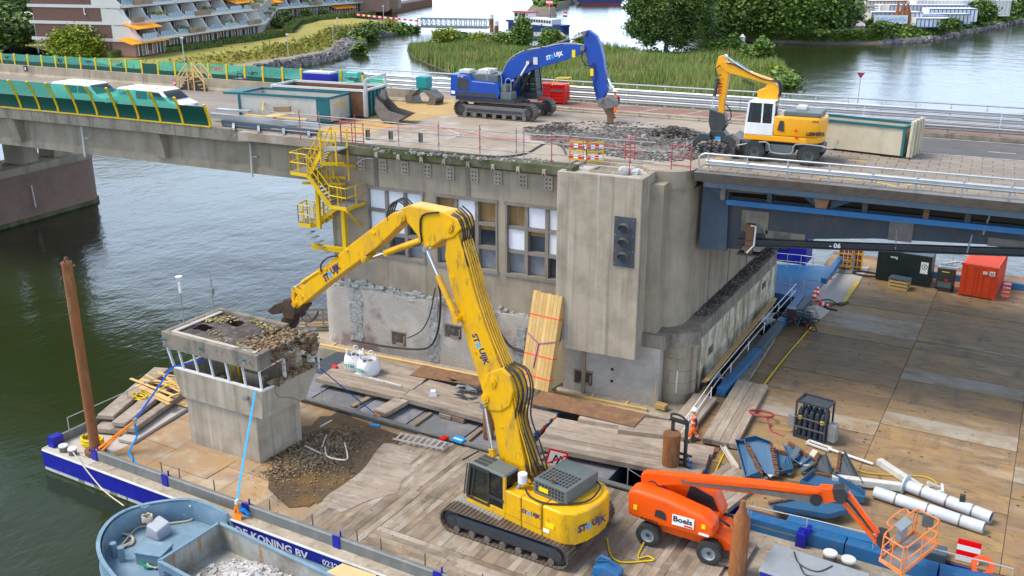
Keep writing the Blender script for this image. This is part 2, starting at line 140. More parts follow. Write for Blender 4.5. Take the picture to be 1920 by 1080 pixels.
# rust-veined water with sky in it
m,N,L,P=nodes_of('river water');MATS['water']=m;M['water']=m
P.inputs['Base Color'].default_value=(.020,.030,.009,1);P.inputs['Roughness'].default_value=.14;P.inputs['IOR'].default_value=1.33
g=N.new('ShaderNodeNewGeometry');bumps=[]
prev=None
for sc_,st,dist,stretch in((.16,.45,.32,(1,1,1)),(1.2,.55,.055,(1.0,.6,1)),(3.4,.6,.026,(1,.6,1))):
 mpn=N.new('ShaderNodeMapping');mpn.inputs['Scale'].default_value=stretch;mpn.inputs['Rotation'].default_value=(0,0,.5);L.new(g.outputs['Position'],mpn.inputs['Vector'])
 n=N.new('ShaderNodeTexNoise');n.inputs['Scale'].default_value=sc_;n.inputs['Detail'].default_value=3;L.new(mpn.outputs[0],n.inputs['Vector'])
 b=N.new('ShaderNodeBump');b.inputs['Strength'].default_value=st;b.inputs['Distance'].default_value=dist;L.new(n.outputs['Fac'],b.inputs['Height'])
 if prev:L.new(prev.outputs[0],b.inputs['Normal'])
 prev=b
L.new(prev.outputs[0],P.inputs['Normal'])
# ---------------------------------------------------------------- mesh tools
class MB:
 def __init__(s,T=None):s.v=[];s.f=[];s.m=[];s.T=T;s.mi=0;s.idx={}
 def add(s,vs,fs,T=None):
  b=len(s.v);T=T if T is not None else s.T
  for p in vs:
   p=Vector(p);s.v.append(tuple(T@p)if T is not None else tuple(p))
  for f in fs:s.f.append(tuple(b+i for i in f));s.m.append(s.mi)
  return s
 def box(s,c,d,rz=0.0,T=None,taper=None):
  x,y,z=d[0]/2,d[1]/2,d[2]/2;t=taper or(1,1)
  vs=[(-x,-y,-z),(x,-y,-z),(x,y,-z),(-x,y,-z),(-x*t[0],-y*t[1],z),(x*t[0],-y*t[1],z),(x*t[0],y*t[1],z),(-x*t[0],y*t[1],z)]
  X=Matrix.Translation(c)@Matrix.Rotation(rz,4,'Z')
  if T is not None:X=Matrix.Translation(c)@T
  return s.add([X@Vector(v)for v in vs],[(0,3,2,1),(4,5,6,7),(0,1,5,4),(1,2,6,5),(2,3,7,6),(3,0,4,7)])
 def bx(s,x0,x1,y0,y1,z0,z1):return s.box(((x0+x1)/2,(y0+y1)/2,(z0+z1)/2),(abs(x1-x0),abs(y1-y0),abs(z1-z0)))
 def hull8(s,lo,hi):
  return s.add(list(lo)+list(hi),[(0,3,2,1),(4,5,6,7),(0,1,5,4),(1,2,6,5),(2,3,7,6),(3,0,4,7)])
 def bar(s,p,q,w=.05,h=.05,up=(0,0,1)):
  p,q=Vector(p),Vector(q);d=(q-p)
  if d.length<1e-6:return s
  d.normalize();up=Vector(up)
  if abs(d.dot(up))>.98:up=Vector((1,0,0))if abs(d.x)<.9 else Vector((0,1,0))
  a=d.cross(up).normalized()*(w/2);b=a.cross(d).normalized()*(h/2)
  return s.add([p-a-b,p+a-b,p+a+b,p-a+b,q-a-b,q+a-b,q+a+b,q-a+b],[(0,1,2,3),(7,6,5,4),(0,4,5,1),(1,5,6,2),(2,6,7,3),(3,7,4,0)])
 def tube(s,pts,r,n=6,cap=True,closed=False):
  pts=[Vector(p)for p in pts];k=len(pts);rs=r if isinstance(r,(list,tuple))else[r]*k
  vs=[];fs=[];prev=None
  for i,p in enumerate(pts):
   a=pts[(i-1)%k]if(i>0 or closed)else p;b=pts[(i+1)%k]if(i<k-1 or closed)else p
   d=(b-a);d=d.normalized()if d.length>1e-9 else Vector((0,0,1))
   if prev is None:
    u=d.cross(Vector((0,0,1)))
    if u.length<.05:u=d.cross(Vector((1,0,0)))
   else:u=prev-d*prev.dot(d)
   if u.length<1e-6:u=d.orthogonal()
   u.normalize();w=d.cross(u);prev=u
   for j in range(n):
    t=2*math.pi*j/n;vs.append(p+(u*math.cos(t)+w*math.sin(t))*rs[i])
  for i in range(k if closed else k-1):
   i2=(i+1)%k
   for j in range(n):fs.append((i*n+j,i*n+(j+1)%n,i2*n+(j+1)%n,i2*n+j))
  if cap and not closed:fs.append(tuple(range(n-1,-1,-1)));fs.append(tuple((k-1)*n+j for j in range(n)))
  return s.add(vs,fs)
 def cyl(s,p,q,r,n=12,r2=None):return s.tube([p,q],[r,r if r2 is None else r2],n)
 def ring(s,c,ax,ro,ri,h,n=16):
  ax=Vector(ax).normalized();u=ax.orthogonal().normalized();w=ax.cross(u);c=Vector(c);vs=[];fs=[]
  for j in range(n):
   t=2*math.pi*j/n;e=u*math.cos(t)+w*math.sin(t)
   vs+=[c+e*ro-ax*h/2,c+e*ro+ax*h/2,c+e*ri+ax*h/2,c+e*ri-ax*h/2]
  for j in range(n):
   a,b=4*j,4*((j+1)%n)
   for k in range(4):fs.append((a+k,b+k,b+(k+1)%4,a+(k+1)%4))
  return s.add(vs,fs)
 def prism(s,poly,o,u,v,w):
  o,u,v,w=Vector(o),Vector(u),Vector(v),Vector(w);n=len(poly)
  vs=[o+u*a+v*b for a,b in poly]+[o+u*a+v*b+w for a,b in poly]
  return s.add(vs,[tuple(range(n-1,-1,-1)),tuple(range(n,2*n))]+[(i,(i+1)%n,n+(i+1)%n,n+i)for i in range(n)])
 def xz(s,poly,y0,y1):return s.prism(poly,(0,y0,0),(1,0,0),(0,0,1),(0,y1-y0,0))
 def xy(s,poly,z0,z1):return s.prism(poly,(0,0,z0),(1,0,0),(0,1,0),(0,0,z1-z0))
 def yz(s,poly,x0,x1):return s.prism(poly,(x0,0,0),(0,1,0),(0,0,1),(x1-x0,0,0))
 def lathe(s,prof,c=(0,0,0),n=16,T=None):
  vs=[];fs=[];k=len(prof)
  for j in range(n):
   t=2*math.pi*j/n
   for r,z in prof:vs.append(Vector((r*math.cos(t),r*math.sin(t),z)))
  for j in range(n):
   for i in range(k-1):fs.append((j*k+i,((j+1)%n)*k+i,((j+1)%n)*k+i+1,j*k+i+1))
  X=Matrix.Translation(c)@(T if T is not None else Matrix())
  return s.add([X@p for p in vs],fs)
 def rock(s,c,r,flat=.6,pre=None):
  k=random.random
  vs=[Vector(((i&1)*2-1,(i>>1&1)*2-1,(i>>2)*2-1))for i in range(8)]
  vs=[Vector((p.x*r*(.45+.5*k()),p.y*r*(.45+.5*k()),p.z*r*flat*(.45+.5*k())))for p in vs]
  X=Matrix.Translation(c)@Matrix.Rotation(k()*6.28,4,'Z')@Matrix.Rotation((k()-.5)*1.0,4,'X')
  return s.add([X@p for p in vs],[(0,2,3,1),(4,5,7,6),(0,1,5,4),(1,3,7,5),(3,2,6,7),(2,0,4,6)])
def mesh_of(name,mb,mats):
 me=bpy.data.meshes.new(name);me.from_pydata(mb.v,[],mb.f)
 for m_ in(mats if isinstance(mats,(list,tuple))else[mats]):me.materials.append(M[m_]if isinstance(m_,str)else m_)
 if any(mb.m):me.polygons.foreach_set('material_index',mb.m)
 return me
def obj(name,mb,mats,parent=None,bevel=0,smooth=None,loc=None,rz=None,kind=None,label=None,seg=2):
 me=mb if isinstance(mb,bpy.types.Mesh)else mesh_of(name,mb,mats)
 if bevel or smooth:
  bm=bmesh.new();bm.from_mesh(me);bmesh.ops.recalc_face_normals(bm,faces=bm.faces)
  if bevel:
   ed=[e for e in bm.edges if len(e.link_faces)==2 and e.calc_face_angle(0)>.45]
   bmesh.ops.bevel(bm,geom=ed,offset=bevel,segments=seg,affect='EDGES',profile=.6,clamp_overlap=True)
  bm.to_mesh(me);bm.free()
  if smooth:
   me.shade_smooth();me.set_sharp_from_angle(angle=smooth)
 o=bpy.data.objects.new(name,me);COL.objects.link(o)
 if parent is not None:o.parent=parent
 if loc is not None:o.location=loc
 if rz is not None:o.rotation_euler=(0,0,rz)
 if kind:o['kind']=kind
 if label:o['label']=label
 return o
def tag(o,label,cat,group=None,kind=None):
 o['label']=label;o['category']=cat
 if group:o['group']=group
 if kind:o['kind']=kind
 return o
def thing(name,label,cat,loc=(0,0,0),rz=0.0,group=None):
 o=bpy.data.objects.new(name,None);o.empty_display_size=.3;COL.objects.link(o);o.location=loc;o.rotation_euler=(0,0,rz)
 return tag(o,label,cat,group)
KIDS={}
def kids(o):return[c for c in bpy.data.objects if c.parent==o]
def dup(root,loc,rz=0.0,label=None,scale=None):
 r=root.copy();COL.objects.link(r);r.location=loc;r.rotation_euler=(0,0,rz)
 if label:r['label']=label
 if scale:r.scale=scale
 for ch in root.children:
  c=ch.copy();COL.objects.link(c);c.parent=r
  for g_ in ch.children:
   d=g_.copy();COL.objects.link(d);d.parent=c
 return r
def struct(name,mb,mats,**k):return obj(name,mb,mats,kind='structure',**k)
def blob(me_name,V,F,mats,**k):
 me=bpy.data.meshes.new(me_name);V=np.asarray(V,dtype=np.float32);F=np.asarray(F,dtype=np.int32)
 n,q=F.shape
 me.vertices.add(len(V));me.vertices.foreach_set('co',V.ravel());me.loops.add(n*q);me.loops.foreach_set('vertex_index',F.ravel())
 me.polygons.add(n);me.polygons.foreach_set('loop_start',np.arange(0,n*q,q,dtype=np.int32));me.polygons.foreach_set('loop_total',np.full(n,q,dtype=np.int32))
 me.update(calc_edges=True)
 for m_ in(mats if isinstance(mats,(list,tuple))else[mats]):me.materials.append(M[m_])
 return obj(me_name,me,None,**k)
def leaves(name,C,size,mats,up=.35,**k):
 C=np.asarray(C,dtype=np.float64);n=len(C);a=rng.normal(size=(n,3));a[:,2]*=up;a/=np.linalg.norm(a,axis=1)[:,None]
 b=rng.normal(size=(n,3));b-=a*(a*b).sum(1)[:,None];b/=np.linalg.norm(b,axis=1)[:,None]
 s=(size*(.6+.8*rng.random(n)))[:,None]
 V=np.stack([C-a*s,C-b*s*.55,C+a*s,C+b*s*.55],1).reshape(-1,3)
 return blob(name,V,np.arange(4*n).reshape(n,4),mats,**k)
def crown_pts(c,r,nclump,per,spread=.2,shell=.55,zmin=None):
 """clumps spread through an ellipsoid, each a gaussian of leaves"""
 d=rng.normal(size=(nclump,3));d/=np.linalg.norm(d,axis=1)[:,None];rr=shell+(1-shell)*rng.random(nclump)**.6
 cc=d*rr[:,None]*np.array(r);cc*=(.85+.25*rng.random(nclump))[:,None]
 p=cc[:,None,:]+rng.normal(size=(nclump,per,3))*(np.array(r)*spread)[None,None,:]*(.6+.8*rng.random((nclump,1,1)))
 p=p.reshape(-1,3)+np.array(c)
 if zmin is not None:p=p[p[:,2]>zmin]
 return p
# flat lettering, made once while the scene is empty
TXT={}
def text_mesh(s,bold=.012):
 if(s,bold)in TXT:return TXT[(s,bold)]
 c=bpy.data.curves.new('lettering','FONT');c.body=s;c.size=1.0;c.offset=bold;c.resolution_u=2;c.fill_mode='FRONT'
 o=bpy.data.objects.new('lettering',c);COL.objects.link(o)
 me=bpy.data.meshes.new_from_object(o.evaluated_get(bpy.context.evaluated_depsgraph_get()));bpy.data.objects.remove(o)
 co=[v.co.copy()for v in me.vertices];fs=[tuple(p.vertices)for p in me.polygons];bpy.data.meshes.remove(me)
 if not co:co=[Vector((0,0,0))]
 x0,x1=min(v.x for v in co),max(v.x for v in co);y0,y1=min(v.y for v in co),max(v.y for v in co)
 TXT[(s,bold)]=([Vector((v.x-x0,v.y-y0,0))for v in co],fs,x1-x0,y1-y0);return TXT[(s,bold)]
def letter(s,o,u,v,w=None,h=None,mats='ink_black',parent=None,bold=.012,name='lettering',push=.004):
 """text from lower left o along u, upwards v; w / h its full width / height"""
 segs=[(s,0)]if isinstance(s,str)else s
 data=[text_mesh(t,bold)for t,_ in segs];gap=.06
 tw=sum(d[2]for d in data)+gap*(len(data)-1);th=max(d[3]for d in data)
 sy=h/th if h else w/tw;sx=w/tw if w else sy
 u,v,o=Vector(u).normalized(),Vector(v).normalized(),Vector(o);n=u.cross(v).normalized()
 mb=MB();x=0
 for(t,mi),d in zip(segs,data):
  mb.mi=mi;mb.add([o+u*((x+p.x)*sx)+v*(p.y*sy)+n*push for p in d[0]],d[1]);x+=d[2]+gap
 return obj(name,mb,mats,parent)
def logo(o,u,v,w,h,parent,light=False):
 return letter([('ST',0),('R',1),('UIJK',0)],o,u,v,w,h,['ink_white' if light else 'ink_navy','ink_light'],parent,bold=.035)
for t_ in('ST','R','UIJK'):text_mesh(t_,.035)
def card(name,o,u,v,w,h,m_,parent,t=.012,label=None):
 u,v,o=Vector(u).normalized(),Vector(v).normalized(),Vector(o);n=u.cross(v).normalized()
 mb=MB();mb.add([o+u*a*w+v*b*h+n*c for c in(0,t)for a,b in((0,0),(1,0),(1,1),(0,1))],[(0,3,2,1),(4,5,6,7),(0,1,5,4),(1,2,6,5),(2,3,7,6),(3,0,4,7)])
 return obj(name,mb,m_,parent,label=label)
def arc(p,q,sag,n=8,drop=(0,0,-1)):
 p,q,d=Vector(p),Vector(q),Vector(drop);return[p.lerp(q,i/n)+d*(sag*4*(i/n)*(1-i/n))for i in range(n+1)]
def smooth_path(pts,n=6):
 pts=[Vector(p)for p in pts];out=[]
 for i in range(len(pts)-1):
  a,b,c,d=pts[max(i-1,0)],pts[i],pts[i+1],pts[min(i+2,len(pts)-1)]
  for k in range(n):
   t=k/n;out.append(.5*((2*b)+(c-a)*t+(2*a-5*b+4*c-d)*t*t+(3*b-a-3*c+d)*t**3))
 return out+[pts[-1]]
# ================================================================ water, banks
mb=MB();mb.add([(-3500,-3500,0),(3500,-3500,0),(3500,3500,0),(-3500,3500,0)],[(0,1,2,3)]);struct('water',mb,'water')
def strip(name,rows,m_,kind='structure'):
 mb=MB()
 for a,b in zip(rows,rows[1:]):
  for i in range(len(a)-1):mb.add([a[i],a[i+1],b[i+1],b[i]],[(0,1,2,3)])
 return obj(name,mb,m_,kind=kind)
def px_row(pts,z):return[G(x,y,z)for x,y in pts]
S0=px_row([(250,190),(470,140),(560,126),(640,111),(672,97),(684,83),(690,72),(740,66),(790,60),(775,50)],0)
S1=px_row([(250,175),(460,130),(550,114),(615,102),(634,89),(640,77),(655,69),(705,61),(760,54),(748,46)],1.3)
S2=px_row([(250,168),(455,124),(545,109),(606,98),(627,87),(634,75),(649,67),(700,59),(756,52),(742,45)],1.4)
S3=px_row([(250,163),(450,119),(540,105),(600,95),(620,86),(628,74),(643,65),(695,57),(750,50),(738,44)],1.42)
S4=px_row([(240,130),(400,105),(500,90),(560,78),(592,70),(606,60),(625,54),(680,48),(728,44),(728,40)],3.0)
S5=[p+Vector((-60,25,.2))for p in S4];S6=[p+Vector((-900,260,0))for p in S5]
strip('revetment',[S0,S1],'mud');strip('verge',[S1,S2],'grass');strip('path',[S2,S3],'gravelpath');strip('meadow',[S3,S4,S5],'grass')
mb=MB();far=[S5[0]+Vector((-20,-120,0))]+S5
mb.add([Vector((-1500,-60,3.2)),Vector((-110,60,3.2))]+[Vector((p.x,p.y,3.2))for p in S5]+[G(745,10,3.2),G(740,-20,3.2),Vector((-700,1100,3.2)),Vector((-1500,1100,3.2))],[tuple(range(len(S5)+6))])
struct('ground',mb,'bankgreen')
def lerp_rows(a,b,n):
 out=[]
 for _ in range(n):
  t=random.random()*(len(a)-1.001);i=int(t);f=t-i;k=random.random()
  out.append(a[i].lerp(a[i+1],f).lerp(b[i].lerp(b[i+1],f),k))
 return out
mb=MB()
for p in lerp_rows(S0[1:8],S1[1:8],2600):mb.rock(p+Vector((0,0,.15)),.35+.55*random.random(),.8)
tag(obj('rocks',mb,'rock'),'grey broken rocks armouring the curved river bank','rocks',kind='stuff')
pts=[p+Vector((random.gauss(0,.6),random.gauss(0,.6),abs(random.gauss(.2,.5))))for p in lerp_rows(S3,S4,5200)if random.random()<.8]
tag(leaves('weeds',pts,.38,['heather'],up=1.5),'tall dry weeds along the slope of the meadow','weeds',kind='stuff')
pts=[p+Vector((0,0,abs(random.gauss(.3,.5))))for p in lerp_rows(S0[5:9],S2[5:9],2600)]
tag(leaves('bank_plants',pts,.8,['leaf_mid']),'green plants on the waterline in front of the footbridge','plants',kind='stuff')
for i,(x,y)in enumerate(((685,72),(696,64),(676,97))):
 r=(3.2,2.6,1.6)[i];c=G(x,y,.8)
 t=thing('shrub',('round green shrub at the tip of the rock bank','taller green shrub behind the tip of the rock bank','small shrub on the stones at the waterline')[i],'shrub',c)
 leaves('crown',crown_pts((0,0,r*.3),(r,r,r*.75),60,20),.5,['leaf_dark'],parent=t)
 mb=MB();mb.cyl((0,0,-1),(0,0,r*.4),.12,6);obj('stem',mb,'bark',t)
def leafpart(name,pts,size,m_,parent,**k):return leaves(name,pts,size,[m_],parent=parent,**k)
def tree(name,label,c,r,h,m_,nc,per,size,group=None,trunk=.35,cat='tree',shell=.45,sp=.17):
 t=thing(name,label,cat,c,0,group)
 mb=MB();zc=h-r[2]
 mb.tube([(0,0,-.5),(.1,0,zc*.5),(-.1,.1,zc),(.1,0,zc+r[2]*.5)],[trunk,trunk*.8,trunk*.6,trunk*.2],7)
 for k in range(6):
  a=k*1.05+random.random();z0=zc*(.35+.1*k)
  mb.tube([(0,0,z0),(math.cos(a)*r[0]*.35,math.sin(a)*r[1]*.35,z0+r[2]*.4),(math.cos(a)*r[0]*.75,math.sin(a)*r[1]*.75,z0+r[2]*.6)],[trunk*.45,trunk*.3,trunk*.1],5)
 obj('trunk',mb,'bark',t)
 leafpart('crown',crown_pts((0,0,zc),r,nc,per,sp,shell,zmin=.3),size,m_,t);return t
tree('lime_bush','broad lime green bush behind the left glass screen',G(155,113,2.2),(5.6,5.6,3.5),6.6,'leaf_lime',330,60,.28,cat='bush',trunk=.25,shell=.5,sp=.15)
t=thing('willow_tree','large dark willow rising from the reeds behind the amber excavator','tree',G(1247,104,.8));mb=MB()
mb.tube([(0,0,-.5),(.2,0,3),(-.3,0,7),(.3,0,12)],[.6,.5,.4,.15],8)
for k in range(9):a=k*2.4;mb.tube([(0,0,2+.8*k),(3*math.cos(a),3*math.sin(a),4.2+.9*k),(6.5*math.cos(a),6.5*math.sin(a),5+.9*k)],[.3,.2,.06],5)
obj('trunk',mb,'bark',t)
pts=[crown_pts((x,0 if abs(x)<5 else random.gauss(0,2),z),(r,r,r*.85),int(r*r*4.2),95,.17,.35,zmin=.4)for x,z,r in((-.5,9.5,6.6),(2.5,14.5,5.6),(-4.5,13.5,4.8),(-6.2,6.2,3.6),(6.0,7.2,4.2),(7.0,11.5,3.4),(-3,4.2,3.0),(3.2,4.6,3.2),(-8.2,9.8,2.0),(0,18,5))]
leafpart('crown',np.concatenate(pts),.27,'leaf_dark',t)
for lab,x,y,rx,h,m_ in(('slim young tree in the reeds left of the blue boom',979,92,2.1,7.5,'leaf_mid'),('low round tree in front of the ferry bow',1034,96,2.6,5.2,'leaf_mid'),('olive bush at the left end of the pontoon',838,80,3.4,3.6,'leaf_lime'),('small bush between pontoon and reeds',868,82,2.4,3,'leaf_mid'),('yellowish bush left of the mooring pile',904,84,2.6,3,'leaf_lime'),('wide bush right of the mooring pile',948,88,3.4,3.6,'leaf_mid'),('thin shrub behind the tip of the blue boom',1088,98,1.6,4.5,'leaf_lime'),('ragged shrub just right of the willow',1345,106,2.2,4.2,'leaf_mid'),('upright shrub beside the striped beacon',1376,108,1.3,5.2,'leaf_mid'),('low bush between beacon and water',1400,112,2.0,3.2,'leaf_mid'),('single young tree near the reed point',1428,118,1.9,5,'leaf_mid'),('bright low bush on the reed point',1452,138,1.9,1.7,'leaf_lime')):
 tree('young_tree' if h>4 else 'bush',lab,G(x,y+4,.5),(rx,rx,h*.42),h,m_,int(40+rx*22),34,.36,cat='tree' if h>4 else 'bush',trunk=.12,sp=.22)
# reed island
IS=[(763,92),(775,108),(810,122),(860,142),(930,172),(1100,210),(1300,215),(1440,180),(1476,160),(1478,150),(1452,130),(1400,112),(1330,106),(1180,103),(1060,96),(980,92),(880,86),(800,84)]
mb=MB();top=[G(x,y,.2)for x,y in IS];mb.add(top,[tuple(range(len(top)))]);mb.add(top+[G(x,y,.2)+Vector((0,0,-.6))for x,y in IS],[(i,(i+1)%len(IS),len(IS)+(i+1)%len(IS),len(IS)+i)for i in range(len(IS))]);struct('reed_bank',mb,'mud')
def inside(p,poly):
 c=False;j=len(poly)-1
 for i in range(len(poly)):
  a,b=poly[i],poly[j]
  if(a[1]>p[1])!=(b[1]>p[1])and p[0]<(b[0]-a[0])*(p[1]-a[1])/(b[1]-a[1])+a[0]:c=not c
  j=i
 return c
flat=[(p.x,p.y)for p in top];xs=[p[0]for p in flat];ys=[p[1]for p in flat]
pts=[]
while len(pts)<60000:
 c=(random.uniform(min(xs),max(xs)),random.uniform(min(ys),max(ys)))
 if inside(c,flat):pts.append(c)
Pn=np.array(pts);n=len(Pn);hgt=2.0+1.5*rng.random(n);hgt*=np.clip(.75+.35*np.sin(Pn[:,0]*.21)*np.cos(Pn[:,1]*.17),.45,1.2)
lean=rng.normal(size=(n,2))*.28+np.array([.25,0]);wd=.07+.09*rng.random(n);an=rng.random(n)*6.28
V=np.zeros((n,3,3));base=np.column_stack([Pn,np.full(n,.1)]);sd_=np.column_stack([np.cos(an)*wd,np.sin(an)*wd,np.zeros(n)])
V[:,0]=base-sd_;V[:,1]=base+sd_;V[:,2]=base+np.column_stack([lean,hgt])
tag(blob('reeds',V.reshape(-1,3),np.arange(3*n).reshape(n,3),['reed']),'dense green and straw coloured reeds on the river island','reeds',kind='stuff')
pts=[]
for k in range(240):
 a=random.randint(8,13);t=random.random();p=top[a].lerp(top[(a+1)%len(top)],t)+Vector((random.gauss(0,1),random.gauss(-2,1.5),0))
 pts+=[p+Vector((random.gauss(0,.7),random.gauss(0,.7),abs(random.gauss(.6,.6))))for _ in range(12)]
tag(leaves('undergrowth',pts,.5,['leaf_mid']),'low green undergrowth along the far edge of the reed island','undergrowth',kind='stuff')
# beacons in the river
def beacon(label,x,y,h,c1,c2,loc=None):
 t=thing('beacon',label,'beacon',loc or G(x,y,.4))
 n=5
 for k in range(n):
  mb=MB();mb.cyl((0,0,h*.7*k/n),(0,0,h*.7*(k+1)/n),.17,8);obj('pole_band',mb,c1 if k%2 else c2,t)
 mb=MB();mb.bx(-.5,.5,-.5,.5,h*.70,h*.72);mb.bx(-.5,.5,-.5,.5,h*.88,h*.9)
 for sx in(-.45,.45):
  for sy in(-.45,.45):mb.bar((sx,sy,h*.72),(sx,sy,h*.88),.12,.12)
 mb.box((0,0,h*.8),(.8,.06,h*.14));mb.lathe([(.55,h*.9),(.05,h)],n=4);obj('lantern_cage',mb,'white',t);return t
beacon('white topped beacon on a red and white banded pole by the reeds',1389,112,5.6,'retro_red','white')
beacon('white topped beacon on a green and white banded pole before the dark trees',1557,58,9.5,'ctn_green','white',G(1557,60,2))
# small island tip with its red and white board, ship far right
mb=MB();isl=[(985,24),(1000,28),(1030,29),(1043,27),(1035,22),(1075,8),(1100,-2),(1040,-4),(1010,8),(1000,15)]
q=[G(x,y,0)for x,y in isl];c=sum(q,Vector())/len(q);mb.add(q+[c.lerp(p,.8)+Vector((0,0,2.2))for p in q],[(i,(i+1)%10,10+(i+1)%10,10+i)for i in range(10)]);struct('islet_shore',mb,'mud')
mb=MB();mb.add([c.lerp(p,.8)+Vector((0,0,2.2))for p in q],[tuple(range(10))]);struct('islet_top',mb,'bankgreen')
pts=[q[random.randrange(10)].lerp(c,.3+.7*random.random())+Vector((0,0,2.4+abs(random.gauss(0,.8))))for _ in range(1800)]
tag(leaves('islet_bushes',pts,1.1,['leaf_mid']),'low green bushes covering the small river islet','bushes',kind='stuff')
t=thing('channel_sign','red and white channel board on the small islet','sign',G(1030,24,1));mb=MB();mb.cyl((0,0,0),(0,0,4),.15,6);obj('post',mb,'galv',t)
for k,cc in enumerate(('retro_red','retro_white','retro_red')):mb=MB();mb.box((0,0,3+k*.8),(2.6,.15,.8));obj('board',mb,cc,t)
F=Frame(G(1085,9,0),yaw(G(1085,9,0),G(1166,9,0)));Ls=(G(1166,9,0)-G(1085,9,0)).length
t=thing('cargo_ship','dark hulled cargo ship with red bottom at the top edge','ship',F.o,F.rz)
mb=MB();mb.hull8([(2,0,-1),(Ls-1,0,-1),(Ls-1,10,-1),(2,10,-1)],[(0,0,.8),(Ls,0,.8),(Ls,10,.8),(0,10,.8)]);obj('bottom',mb,'ship_red',t)
mb=MB();mb.hull8([(0,0,.8),(Ls,0,.8),(Ls,10,.8),(0,10,.8)],[(-1,0,3),(Ls+1,0,3),(Ls+1,10,3),(-1,10,3)]);obj('hull',mb,'boat_navy',t)
mb=MB();mb.bx(Ls*.1,Ls*.7,1.5,8.5,3,4.2);obj('hatch',mb,'galv_dull',t)
# footbridge, pontoon and ferry
a,b=G(783,50,1.6),G(912,55,1.2);F=Frame(a,yaw(a,b));Lg=(b-a).length
t=thing('footbridge','grey steel truss footbridge from bank to pontoon','footbridge',F.o,F.rz)
mb=MB();mb.bx(0,Lg,0,3.4,-.3,0);obj('walkway',mb,'pontoon',t)
for y in(0,3.4):
 mb=MB();mb.bar((0,y,.1),(Lg,y,.1),.3,.3);mb.bar((0,y,2.3),(Lg,y,2.3),.3,.3);k=14
 for i in range(k+1):
  x=Lg*i/k;mb.bar((x,y,.1),(x,y,2.3),.2,.2)
  if i<k:mb.bar((x,y,.1),(x+Lg/k,y,2.3),.14,.14)
 obj('truss',mb,'galv_dull',t)
a,b=G(832,63,.9),G(1075,62,.9);F2=Frame(a,yaw(a,b));Lp=(b-a).length
t=thing('pontoon','long flat landing pontoon with green edge behind the reeds','pontoon',F2.o,F2.rz)
mb=MB();mb.bx(0,Lp*.92,-9,4,-1.2,0);obj('deck',mb,'pontoon',t);mb=MB();mb.bx(0,Lp*.92,-9.2,-9.0,-.9,-.3);obj('edge_stripe',mb,'ctn_green',t)
mb=MB()
for i in range(20):mb.cyl((Lp*.05+i*Lp*.02,3.5,0),(Lp*.05+i*Lp*.02,3.5,1.1),.04,4)
mb.bar((Lp*.05,3.5,1.1),(Lp*.43,3.5,1.1),.06,.06);obj('rail',mb,'galv',t)
for x,y,lab in((931,66,'rust brown mooring pile with white cap in front of the pontoon'),(922,50,'mooring pile with white cap behind the pontoon')):
 t=thing('mooring_pile',lab,'pile',G(x,y+14,0));mb=MB();mb.cyl((0,0,-1),(0,0,4.4),.6,10);obj('shaft',mb,'rust_pile',t);mb=MB();mb.cyl((0,0,4.4),(0,0,5.6),.62,10);obj('cap',mb,'white',t)
a,b=G(942,50,0),G(1050,61,0);F3=Frame(a,yaw(a,b));Lb=(b-a).length
t=thing('ferry','navy and white river ferry moored behind the pontoon','ferry',F3.o,F3.rz)
mb=MB();mb.xy([(0,2.4),(2.5,.4),(Lb-2.5,0),(Lb,1.2),(Lb,3.6),(Lb-2.5,4.8),(2.5,4.4)],-.3,1.5);obj('hull',mb,'boat_navy',t)
mb=MB();mb.bx(-.3,2.6,1.6,3.2,1.5,2.1);mb.bx(Lb-4,Lb-.4,.6,4.2,1.5,2.0);obj('bulwark',mb,'boat_navy',t)
mb=MB();mb.bx(5,Lb*.42,.7,4.1,1.5,4.8);obj('wheelhouse',mb,'boat_white',t);mb=MB();mb.bx(4.6,Lb*.44,.4,4.4,4.8,5.1);obj('roof',mb,'ctn_red',t)
mb=MB();mb.bx(Lb*.42,Lb*.84,.5,4.3,1.5,3.5);obj('saloon',mb,'boat_white',t)
for k in range(9):mb=MB();x=Lb*(.45+.043*k);mb.bx(x,x+Lb*.03,.44,.5,2.3,3.1);obj('window',mb,'bldwin',t)
for k in range(3):mb=MB();x=5.6+k*(Lb*.42-6.4)/3;mb.bx(x,x+(Lb*.42-6.4)/3-.4,.64,.7,3.5,4.5);obj('window',mb,'bldwin',t)
mb=MB();mb.cyl((Lb-2,2.4,1.5),(Lb-1.4,2.4,6),.08,5);obj('flagpole',mb,'white',t)
for k,cc in enumerate(('flagred','white','flagblue')):mb=MB();mb.box((Lb-.7,2.4,5.6-k*.5),(1.9,.06,.5));obj('flag_stripe',mb,cc,t)
